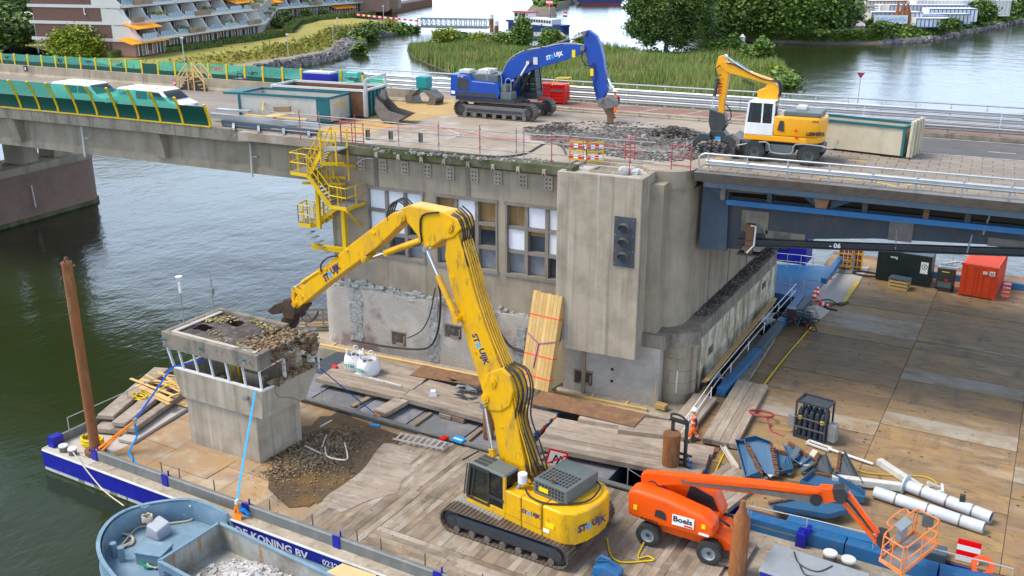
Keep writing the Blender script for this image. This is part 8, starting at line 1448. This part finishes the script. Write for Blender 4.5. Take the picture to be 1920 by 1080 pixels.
for i,(x,y)in enumerate(((1583,505),(1602,505))):
 t=thing('bottle_cage',('left','right')[i]+' yellow clamped cage of dark red gas bottles under the hanging beam','cage',G(x,y,1.2));
 for k in range(3):mb=MB();mb.cyl((-.3+.3*k,0,0),(-.3+.3*k,0,1.6),.13,10);obj('bottle',mb,'cable_red',t)
 mb=MB();[mb.bx(-.5,.5,-.18,-.12,z,z+.12)for z in(.2,.7,1.2)];[mb.bx(x_,x_+.08,-.2,.2,0,1.7)for x_ in(-.5,.42)];obj('frame',mb,'cage_yellow',t)
t=thing('tool_cage','grey steel mesh cage left of the bottle cages','cage',G(1568,512,1.2));mb=MB();[mb.bar((x_,y_,0),(x_,y_,1.3),.05,.05)for x_ in(0,1.1)for y_ in(0,.8)];[mb.bar((0,y_,z),(1.1,y_,z),.04,.04)for y_ in(0,.8)for z in(.1,.7,1.3)];mb.bx(0,1.1,0,.8,.08,.12);obj('frame',mb,'galv_dull',t)
# blue platform pontoon beyond, ramp stripe, pale gangway, edge rails
mb=MB();q=[G(x,y,1.3)for x,y in((1440,545),(1512,562),(1566,512),(1580,500),(1452,495),(1440,505))];mb.add(q+[p-Vector((0,0,.9))for p in q],[tuple(range(6))]+[(i,(i+1)%6,6+(i+1)%6,6+i)for i in range(6)]);tag(obj('blue_pontoon',mb,'beam_blue'),'worn blue pontoon deck behind the pier wall','pontoon')
mb=MB();q=[G(x,y,1.24)for x,y in((1512,562),(1578,570),(1612,527),(1630,500),(1580,500))];mb.add(q,[tuple(range(5))]);struct('pale_gangway',mb,'dust');mb=MB();q=[G(x,y,1.27)for x,y in((1577,568),(1585,568),(1613,528),(1603,527))];mb.add(q,[(0,1,2,3)]);struct('yellow_stripe',mb,'yellow_line')
for lab,pts,zt in(('grey rail along the front of the blue pontoon',((1442,540),(1480,548),(1530,556)),1.1),('grey rail along the back of the blue pontoon',((1450,500),(1500,505),(1545,512)),1.1),('blue edged rail along the far barge side',((1740,496),(1830,508),(1935,520)),1.1)):
 t=thing('pontoon_rail',lab,'railing',G(*pts[0],1.3));mb=MB();q=[G(x,y,1.3)-t.location for x,y in pts];[mb.tube([p+Vector((0,0,z))for p in q],.03,5)for z in(.55,zt)];obj('rail',mb,'galv',t);mb=MB();[mb.cyl(a.lerp(b,f),a.lerp(b,f)+Vector((0,0,zt)),.03,5)for a,b in zip(q,q[1:])for f in(0,.5)];obj('post',mb,'galv',t)
beamthing('blue bulwark beam along the far edge of the right barge',(1690,500),(1935,535),1.7,.3,.5,'beam_blue');beamthing('slanting blue boom arm behind the blue pontoon',(1545,522),(1575,482),2.2,.4,.4,'beam_blue');t=thing('blue_cabin','dark blue cabin box half hidden behind the pier end','cabin',G(1446,488,1.3),rad(-5));mb=MB();mb.bx(0,2.6,0,2,0,2.2);obj('body',mb,'hull_blue',t,bevel=.05);mb=MB();mb.bx(.3,1.2,-.03,0,1,1.7);obj('window',mb,'bldwin',t)
t=thing('fork_mast','black lifting mast of a forklift behind the thick rust pile','forklift mast',G(1281,885,1.2),rad(-10));mb=MB();[mb.bx(x,x+.12,0,.16,0,2.5)for x in(-.75,-.05)];mb.bx(-.75,.07,0,.16,2.4,2.55);obj('mast',mb,'black_plastic',t);mb=MB();mb.tube(smooth_path([(-.75,.1,2.4),(-.85,.2,2.65),(-.4,.2,2.7),(0,.1,2.55)],3),.06,6);obj('lift_chain',mb,'black',t);[obj('carriage',MB().bx(-.6,.4,-.1,0,z,z+.08),'black',t)for z in(.3,.6,.9)];mb=MB();mb.tube(smooth_path([(.1,0,.9),(.4,-.1,.5),(.3,0,.1)],3),.04,5);obj('hose',mb,'strap_blue',t)
# ================================================================ small grey blue hopper boat
O_=BF.w(12,-2,0);bt=thing('hopper_boat','grey blue work boat with round bow and rubble filled hold in the lower left corner','boat',O_)
def bp(x,y,z):return G(x,y,z)-O_
out=[bp(x,y,z)for x,y,z in((330,1180,1.5),(262,1130,1.5),(215,1082,1.5),(190,1048,1.5),(184,1018,1.5),(196,988,1.5),(222,964,1.5),(262,948,1.5),(320,938,1.5),(375,937,1.5),(418,946,1.5),(438,957,1.35),(457,990,.62),(492,1012,.62),(560,1039,.62),(700,1093,.62))];BD=.55;out=[p for p in smooth_path(out[:12],3)[:-1]]+out[11:];NB=len(out)-5;out=[(lambda q:BF.w(q.x,min(q.y,-.06),q.z)-O_)(BF.l(p+O_))for p in out]
c_=bp(420,1060,1.65);dz=Vector((0,0,1));n=len(out);mb=MB();low=[p.lerp(c_,.05)*1 for p in out];low=[Vector((p.x,p.y,-.1))for p in low];mid=[Vector((p.x,p.y,.5))for p in out]
mb.add(out+mid+low,[(i,i+1,n+i+1,n+i)for i in range(n-1)]+[(n+i,n+i+1,2*n+i+1,2*n+i)for i in range(n-1)]);obj('hull',mb,'boat_blue',bt)
mb=MB();[mb.bar(Vector((a.x,a.y,.5)),Vector((b.x,b.y,.5)),.14,.18)for a,b in zip(out[:NB],out[1:NB])];obj('rubbing_strake',mb,'boat_blue',bt);mb=MB();[mb.bar(a,b,.16,.06)for a,b in zip(out[0:NB+1],out[1:NB+2])];obj('bulwark_cap',mb,'boat_blue',bt);inn=[p.lerp(c_,.03)for p in out[3:NB+1]];ni=len(inn);mb=MB();mb.add(inn+[Vector((p.x,p.y,BD))for p in inn],[(i,i+1,ni+i+1,ni+i)for i in range(ni-1)]);obj('bulwark',mb,'boat_blue',bt)
hz=1.25;H_=[bp(411,980,hz),bp(298,1052,hz),bp(398,1150,hz),bp(660,1100,hz)];H_[3]=H_[0]+(bp(620,1080,hz)-H_[0])*1.6;H_[2]=H_[1]+(H_[3]-H_[0])
dk=[Vector((p.x,p.y,BD))for p in out];Hd=[Vector((p.x,p.y,BD))for p in H_]
mb=MB();ring_=dk+[Hd[3],Hd[0],Hd[1],Hd[2]];mb.add(ring_,[tuple(range(len(ring_)))]);obj('deck',mb,'boat_blue',bt)
mb=MB();fl_=[Vector((p.x,p.y,-.2))for p in H_];hc=sum(H_,Vector())/4;up_=[Vector((p.x,p.y,hz))for p in H_];mb.add(up_+fl_,[(0,1,5,4),(3,0,4,7),(1,2,6,5),(7,6,5,4)]);mb.add([Vector((p.x,p.y,.06))for p in H_],[(0,1,2,3)]);obj('hold',mb,'hold_grey',bt);mb=MB();ou=[p+(p-hc).normalized()*.08 for p in up_];mb.add(ou+[Vector((p.x,p.y,BD))for p in ou],[(0,1,5,4),(3,0,4,7),(1,2,6,5)]);[mb.bar(up_[i],up_[(i+1)%4],.14,.07)for i in(0,1,3)];obj('hold_coaming',mb,'boat_blue',bt)
u=(H_[2]-H_[1]).normalized();letter('03201534',H_[1]+u*.35-dz*.48+(H_[1]-H_[0]).normalized()*.09,u,dz,h=.24,w=1.6,mats='ink_navy',parent=bt,bold=.03)
heap('boat_rubble','pale grey concrete rubble filling the hold of the small boat','rubble',*BF.l(bp(480,1095,.4)+O_).xy,2.6,1.6,.75,2600,.05,.2,'rubble_pale',z=.1)
for x,y in((276,983),(448,968),(470,975),(215,1044),(230,1052)):mb=MB();p=bp(x,y,BD);mb.cyl(p,p+dz*(.85 if x==276 else.6),.17 if x==276 else.12,12);mb.cyl(p+dz*(.85 if x==276 else.6),p+dz*(.93 if x==276 else.66),.2 if x==276 else.14,12);obj('bitt',mb,'boat_blue',bt,smooth=.5)
mb=MB();p=bp(298,1003,BD);mb.hull8([p+Vector(v)for v in((-.4,-.35,0),(.4,-.4,0),(.45,.35,0),(-.35,.4,0))],[p+Vector(v)for v in((-.38,-.28,.55),(.3,-.38,.45),(.42,.3,.6),(-.25,.38,.72))]);tag(obj('covered_winch',mb,'tape_grey',bevel=.08,loc=O_),'small winch under a grey cover on the boat deck','winch')
F_=Frame(G(263,1056,.55),rad(12));t=thing('deck_box','grey blue lidded box on the boat deck','box',F_.o,F_.rz);mb=MB();mb.bx(-.1,1.05,-.1,.75,0,.5);obj('body',mb,'boat_blue',t);mb=MB();mb.bx(-.14,1.09,-.14,.79,.5,.58);obj('lid',mb,'boat_blue',t,bevel=.02)
rope('mooring_rope','beige rope coiled on the bow deck of the boat',coil(G(226,1015,.58),.6,4,.03,.7)+[G(250,996,.6),G(262,988,.6),G(290,985,.62),G(330,980,.6),G(358,975,.6),G(362,962,.8),G(356,948,1.3)],.05,'rope');rope('rope','green and beige tangled rope beside the hold corner',coil(G(285,1056,.6),.42,3,.03,.7,.03,.4),.03,'rope_green');rope('rope','beige tangled line under the green rope',coil(G(290,1060,.6),.35,2,.03,.6,.03,.3),.03,'rope');rope('rope','beige rope wound on the tall bow bitt',coil(G(277,976,1.1),.2,5,0,1,.12,.04),.03,'rope')
planklot('timber_beam','old timber lying beside the boat hold','timber',[((276,1050),(322,1030),.22,.1)],'rust_sheet',.7,.2,'beam')
mb=MB();q=[bp(x,y,1.3)for x,y in((612,1072),(642,1056),(706,1078),(680,1100))];mb.hull8([p-dz*.05 for p in q],q);tag(obj('plywood_sheet',mb,'plywood',loc=O_),'plywood sheet at the edge of the boat below the hull number','board')
# ================================================================ things on the left and middle bridge deck
def van(label,xa,xb,Y,letters=None):
 L_=xb-xa;k=L_/5.2;t=thing('van',label,'van',(xa,Y,13.51));t.scale=(1,1,.88);P=lambda q:[(a*k,b)for a,b in q];w_=.95
 mb=MB();mb.xz(P([(0,.35),(.1,1.0),(.06,1.55),(.12,1.85),(.35,1.95),(3.3,1.95),(3.65,1.85),(4.35,1.2),(5.05,.95),(5.2,.7),(5.2,.35)]),-w_,w_);obj('body',mb,'white',t,bevel=.12,smooth=.7,seg=3)
 mb=MB();mb.add([Vector((a*k,y,z))for a,z,y in((3.72,1.84,-.78),(4.34,1.24,-.86),(4.34,1.24,.86),(3.72,1.84,.78))],[(0,1,2,3)]);mb.v=[(x+.02,y,z+.02)for x,y,z in mb.v];obj('windscreen',mb,'van',t)
 for s in(-1,1):mb=MB();mb.xz(P([(2.75,1.25),(4.1,1.22),(3.6,1.78),(2.75,1.8)]),s*(w_+.006),s*(w_+.012));obj('side_window',mb,'windark',t)
 mb=MB();mb.xz(P([(1.75,1.2),(2.65,1.22),(2.65,1.78),(1.75,1.78)]),-w_-.012,-w_-.006);obj('side_window',mb,'windark',t);mb=MB();mb.xz(P([(.15,.55),(5.1,.55),(5.1,.7),(.15,.7)]),-w_-.01,-w_-.002);mb.bx(5.2*k-.02,5.2*k+.01,-.8,.8,.4,.62);obj('trim',mb,'black_plastic',t)
 for s in(-1,1):mb=MB();mb.bx(5.08*k,5.18*k,s*.55-.2,s*.55+.2,.75,.93);obj('headlight',mb,'aluminium',t)
 for x in(1.0,4.3):
  for s in(-1,1):mb=MB();mb.cyl((x*k,s*.75,.34),(x*k,s*.97,.34),.34,16);o=obj('wheel',mb,'tyre',t);mb=MB();mb.cyl((x*k,s*.96,.34),(x*k,s*.98,.34),.2,12);obj('rim',mb,'galv',o)
 if letters:letter(letters,(.4*k,-w_-.014,1.42),(1,0,0),(0,0,1),w=.75,h=.28,mats='strap_blue',parent=t,bold=.03)
 mb=MB();[mb.cyl((x*k,y,1.94),(x*k,y,1.99),.06,8)for x,y in((2.7,.3),(2.9,-.3))];obj('roof_vent',mb,'rust',t)
van('white van nearest the skips with blue letters behind the green glass',PY(217,180,49.4).x,PY(339,192,49.4).x,50.3,'UK');van('white van farther left behind the green glass',PY(96,172,49.6).x,PY(198,185,49.6).x,50.5)
def skip(label,A,B,dep,h,side,rim,end=None,z=13.52,gap=.12):
 t=thing('skip_container',label,'skip',A,yaw(A,B));L_=(B-A).length
 for nm,b in(('side_panel',(0,L_,0,.06)),('side_panel',(0,L_,dep-.06,dep)),('end_panel',(0,.06,.06,dep-.06)),('end_panel',(L_-.06,L_,.06,dep-.06))):mb=MB();mb.bx(*b,gap,h);obj(nm,mb,side if nm=='side_panel' else(end or side),t)
 mb=MB();mb.bx(.06,L_-.06,.06,dep-.06,gap,gap+.08);obj('floor',mb,'rubble_brown',t);mb=MB()
 for a,b in(((0,0),(L_,0)),((L_,0),(L_,dep)),((L_,dep),(0,dep)),((0,dep),(0,0))):mb.bar((*a,h),(*b,h),.14,.14)
 obj('rim',mb,rim,t);mb=MB()
 for x in(0,L_):
  for y in(0,dep):mb=MB();mb.bar((x,y,gap),(x,y,h),.14,.14);obj('corner_post',mb,rim,t)
 mb=MB();[mb.bx(.1,L_-.1,y-.08,y+.08,0,gap)for y in(dep*.3,dep*.7)];obj('skid',mb,'rust',t);return t,L_
A,B=G(452,221,13.52),G(618,233,13.52);t,L_=skip('cream white skip with teal rim nearest the deck edge',A,B,2.6,1.62,'skip_white','teal');mb=MB();mb.bx(L_-.9,L_+.02,-.02,.0,.1,1.7);obj('corner_plate',mb,'teal',t);letter('CONTAINER',(L_+.015,.5,1.0),(0,1,0),(0,0,1),w=1.4,h=.22,mats='sign_yellow',parent=t);mb=MB();mb.hull8([(-1.5,.3,1.45),(-.05,.1,1.5),(-.05,2.5,1.5),(-1.5,2.3,1.45)],[(-1.5,.3,1.6),(-.05,.1,1.66),(-.05,2.5,1.66),(-1.5,2.3,1.6)]);obj('tail_frame',mb,'teal',t)
n_=Vector((-math.sin(yaw(A,B)),math.cos(yaw(A,B)),0));A2=A+n_*2.9+Vector((.6,0,0));t,L_=skip('brown rusty skip with teal ribbed end behind the white one',A2,A2+(B-A)*1.0+Vector((.4,0,0)),2.7,1.8,'rust','dirty_white','teal');mb=MB();[mb.bx(L_,L_+.1,y,y+.12,.15,1.75)for y in(.1,.6,1.1,1.6,2.1,2.5)];obj('end_rib',mb,'teal',t);mb=MB();mb.bar((L_+.1,0,.1),(L_+.1,0,2.5),.2,.16);mb.bar((L_+.1,2.7,1.6),(L_+.1,2.7,2.6),.14,.14);mb.bar((L_+.1,0,2.5),(L_+.1,2.7,2.6),.12,.12);obj('hook_frame',mb,'galv',t)
A,B=G(1536,279,13.55),G(1690,297,13.55);t,L_=skip('long cream skip standing right behind the wheeled excavator',A-(B-A)*.12,B,1.8,1.62,'cream','teal');mb=MB();mb.hull8([(L_+.25,-.1,.1),(L_+.4,-.1,.1),(L_+.4,1.8,.1),(L_+.25,1.8,.1)],[(L_+.3,-.1,2.0),(L_+.45,-.1,2.0),(L_+.45,1.8,2.0),(L_+.3,1.8,2.0)]);obj('raised_door',mb,'cream',t,bevel=.02);mb=MB();[mb.bx(L_+.4,L_+.52,y,y+.1,.1,2.0)for y in(0,.6,1.2,1.65)];obj('door_rib',mb,'cream',t)
F_=Frame(G(568,168,13.5),rad(3));t=thing('fuel_tank','blue fuel tank box with white print behind the skips','tank',F_.o,F_.rz);mb=MB();mb.bx(0,2.6,0,1.2,.1,1.3);obj('body',mb,'hull_blue',t,bevel=.04);mb=MB();mb.bx(.1,2.5,.1,1.1,1.3,1.42);obj('lid',mb,'dirty_white',t);letter('BURAG',(.3,-.02,.4),(1,0,0),(0,0,1),w=1.0,h=.3,mats='ink_white',parent=t,bold=.03);[card('label',(x,-.012,.45),(1,0,0),(0,0,1),.25,.3,m_,t)for x,m_ in((1.5,'retro_red'),(1.85,'retro_white'),(2.2,'sign_yellow'))]
# timber steps over the concrete barrier
t=thing('timber_steps','new timber stile stairs with dark risers beside the concrete barrier','steps',G(338,168,13.5),rad(0))
for s,x0 in((1,0),(-1,2.6)):
 for k in range(4):mb=MB();x=x0+s*(.25+.25*k);mb.bx(x-.14,x+.14,-.1,.8,.26*(k+1)-.05,.26*(k+1));obj('tread',mb,'new_wood',t)
 mb=MB();mb.xz([(x0,0),(x0+s*1.05,0),(x0+s*1.05,1.0),(x0+s*.85,1.0)],-.06,-.02);obj('side_board',mb,'black_plastic',t)
 for y in(-.1,.8):
  mb=MB();mb.bar((x0,y,0),(x0,y,1.1),.09,.09);mb.bar((x0+s*1.0,y,0),(x0+s*1.0,y,2.1),.09,.09);mb.bar((x0,y,1.1),(x0+s*1.0,y,2.1),.07,.1);mb.bar((x0,y,.7),(x0+s*1.0,y,1.7),.06,.08);obj('railing',mb,'new_wood',t)
mb=MB();mb.bx(.9,1.7,-.1,.9,.98,1.04);obj('landing',mb,'new_wood',t)
F_=Frame(G(420,172,13.5),rad(6));t=thing('compressor','black and grey compressor unit on the road right of the steps','machine',F_.o,F_.rz);mb=MB();mb.bx(.9,1.8,0,.8,.05,1.05);obj('housing',mb,'black_plastic',t,bevel=.05);mb=MB();mb.xz([(-.3,0),(.85,0),(.85,.7),(.4,.55),(-.3,.35)],.05,.75);obj('front_unit',mb,'grey_light',t,bevel=.04);mb=MB();mb.tube(smooth_path([(1.1,.4,1.0),(1.1,.4,1.4),(1.5,.4,1.35),(1.6,.4,1.0)],3),.04,5);obj('handle',mb,'black',t)
# buckets and grabs
F_=Frame(G(703,230,13.55),rad(8));t=thing('digging_bucket','large steel digging bucket with teeth lying beside the skips','bucket',F_.o,F_.rz);prof_=[(.1,1.6),(.0,.9),(.2,.35),(.7,.02),(1.4,.05),(2.2,.5)];mb=MB()
for i in range(5):(a,b),(c,d)=prof_[i],prof_[i+1];mb.add([(a,0,b),(c,0,d),(c,1.5,d),(a,1.5,b),(a+.05,0,b+.05),(c+.05,0,d+.05),(c+.05,1.5,d+.05),(a+.05,1.5,b+.05)],[(0,1,2,3),(4,7,6,5),(0,4,5,1),(3,2,6,7)])
obj('shell',mb,'steel_worn',t)
for y in(0,1.46):mb=MB();mb.prism(prof_+[(1.0,.8),(.5,1.3)],(0,y,0),(1,0,0),(0,0,1),(0,.04,0));obj('side_plate',mb,'steel_worn',t)
for k in range(6):mb=MB();mb.box((.75+.1,.1+k*.26,.0),(.25,.12,.1));obj('tooth',mb,'galv_dull',t)
mb=MB();[mb.prism([(.1,1.5),(.6,1.4),(.45,2.0),(.3,2.05)],(0,y,0),(1,0,0),(0,0,1),(0,.06,0))for y in(.5,.95)];obj('mounting_ear',mb,'steel_worn',t)
F_=Frame(G(758,193,13.52),rad(0));t=thing('sorting_grab','teal sorting grab with two slotted steel shells on the deck','grab',F_.o,F_.rz);mb=MB();mb.bx(.9,1.8,.2,1.0,1.1,1.9);mb.bx(1.0,1.7,.3,.9,.8,1.1);obj('head',mb,'teal_bright',t,bevel=.05)
for s,x0 in((1,1.15),(-1,1.55)):mb=MB();mb.prism([(x0,1.0),(x0+s*-.5,.95),(x0+s*-1.1,.5),(x0+s*-1.0,0),(x0+s*-.35,.0),(x0+s*-.55,.5)],(0,0,0),(1,0,0),(0,0,1),(0,1.2,0));obj('shell',mb,'steel_worn',t,bevel=.02);mb=MB();[mb.box((x0-s*.98,.1+.22*k,.3),(.2,.08,.4))for k in range(5)];obj('slots',mb,'black',t)
t=thing('small_grab','small rusty bucket behind the brown skip','bucket',G(662,165,13.5));mb=MB();mb.xz([(0,0),(.9,0),(1.0,.5),(.7,.9),(.2,.8)],0,.8);obj('shell',mb,'steel_worn',t,bevel=.04);mb=MB();mb.bx(.3,.7,.2,.6,.85,1.2);obj('ear',mb,'rust',t)
# red crates beyond the blue excavator
for lab,x,y,w_,dp in(('red slatted steel crate with yellow frame on top',1008,193,1.05,1.2),('red closed tool chest with green stripe right of the crate',1030,195,1.15,1.2)):
 t=thing('tool_crate',lab,'crate',G(x,y,13.52),rad(2));mb=MB();mb.bx(.05,w_-.05,.05,dp,.15,1.4);obj('body',mb,'red' if w_>1.1 else 'redrail',t);mb=MB();[mb.bx(0,w_,-.02,.05,z,z+.08)for z in(.15,.4,.62,.84,1.06,1.3)];[mb.bx(x_,x_+.08,-.03,.06,0,1.45)for x_ in(0,w_-.08)];obj('frame',mb,'red',t)
 if w_>1.1:mb=MB();mb.bx(.1,1.05,-.05,-.03,.95,1.03);obj('stripe',mb,'ctn_green',t)
t=thing('yellow_trolley','yellow tube trolley on top of the red chest','trolley',G(1035,160,14.95));mb=MB();[mb.tube([(0,y,0),(.3,y,.5),(1.2,y,.55),(1.3,y,.1)],.04,6)for y in(0,.6)];mb.tube([(.3,0,.5),(.3,.6,.5)],.04,6);mb.tube([(1.2,0,.55),(1.2,.6,.55)],.04,6);obj('frame',mb,'yellow_stair',t)
# guardrail parts and boards on the near edge
def lot(name,label,cat,z,items):a0=G(*items[0][0],z);t=thing(name,label,cat,a0);[obj(nm,MB().bar(G(*a,z)-a0+Vector((0,0,dz)),G(*b,z)-a0+Vector((0,0,dz)),w_,h),m_,t)for a,b,w_,h,dz,m_,nm in items];return t
lot('rail_stack','stack of galvanised guardrail beams lying on the near deck edge','rail stack',13.55,[((398,226),(600,246),.25,.3,.35,'galv','beam'),((418,232),(596,252),.25,.32,.1,'steel_blue','beam'),((410,222),(470,226),.5,.1,.6,'galv','beam'),((420,236),(600,254),.3,.2,.0,'girder','beam')]+[((438+47*k,245+4*k),(438+47*k,236+4*k),.15,.15,.1,'galv','post')for k in range(4)]);lot('board_pile','yellow boards with plywood and saw on the rail stack','boards',14.2,[((460,217),(575,226),.18,.1,.05,'new_wood','board'),((500,222),(545,214),.9,.04,.1,'plywood','sheet'),((515,213),(545,213),.5,.35,.3,'planter','block'),((493,220),(495,200),.08,.08,.4,'cage_yellow','bracket')])
# rubble on the deck
def drub(name,label,poly,n,r0,r1,m_,hfun=None):
 xs=[p[0]for p in poly];ys=[p[1]for p in poly];mb=MB();c=0;cl=[(random.uniform(min(xs),max(xs)),random.uniform(min(ys),max(ys)))for _ in range(26)]
 while c<n:
  k=random.choice(cl);x,y=(random.gauss(k[0],22),random.gauss(k[1],5))if random.random()<.75 else(random.uniform(min(xs),max(xs)),random.uniform(min(ys),max(ys)))
  if not inside((x,y),poly):continue
  p=G(x,y,13.52);h=hfun(p)if hfun else 0;mb.rock((p.x,p.y,13.52+h*random.random()),random.uniform(r0,r1)*random.choice((.6,1,1,1.5)),.5);c+=1
 return tag(obj(name,mb,m_),label,'rubble',kind='stuff')
PO=[(978,240),(1040,230),(1120,226),(1235,232),(1300,240),(1330,262),(1360,282),(1300,300),(1255,304),(1190,298),(1080,284),(1005,262)]
hp=G(1266,254,13.52);hq=G(1330,280,13.52);hr_=G(1045,243,13.52)
HF=lambda p:max(max(0,.38-.35*(p-hp).length),max(0,.3-.28*(p-hq).length),max(0,.35-.2*(p-hr_).length))
patch('asphalt_dust','dark crushed asphalt dust covering the broken deck',[(985,245),(1060,232),(1150,238),(1240,240),(1330,258),(1350,285),(1290,300),(1200,297),(1090,282),(1010,262)],13.524,'crushed');drub('asphalt_rubble','dark broken asphalt rubble scattered over the deck between the excavators',PO,2800,.02,.10,'rubble_dark',lambda p:HF(p)*.6);drub('concrete_crumbs','pale concrete crumbs mixed into the dark rubble',PO,500,.03,.11,'rubble',HF);drub('edge_rubble','small rubble strewn along the cornice edge',[(680,275),(860,286),(1040,300),(1045,308),(860,296),(680,283)],260,.03,.1,'rubble')
for k,c in enumerate((hp,hq)):
 mb=MB()
 for _ in range(430):q=abs(random.gauss(0,.75));a=random.random()*6.28;mb.rock((c.x+q*1.5*math.cos(a),c.y+q*math.sin(a),13.55+max(0,.55-.35*q)*random.random()),random.uniform(.04,.16),.4)
 tag(obj('rubble_pile',mb,'rubble_dark' if k==0 else 'rubble'),('low pile of dark asphalt lumps left of the grab','grey pile of broken slabs under the grab')[k],'rubble',kind='stuff')
t=thing('danger_sign','small inverted triangle sign on a thin pole above the far rail','sign',PY(1606,212,68.0));mb=MB();mb.cyl((0,0,0),(0,0,2.3),.04,6);obj('pole',mb,'galv',t);mb=MB();mb.prism([(-.25,2.6),(.25,2.6),(0,2.2)],(0,-.03,0),(1,0,0),(0,0,1),(0,.03,0));obj('plate',mb,'ship_red',t)
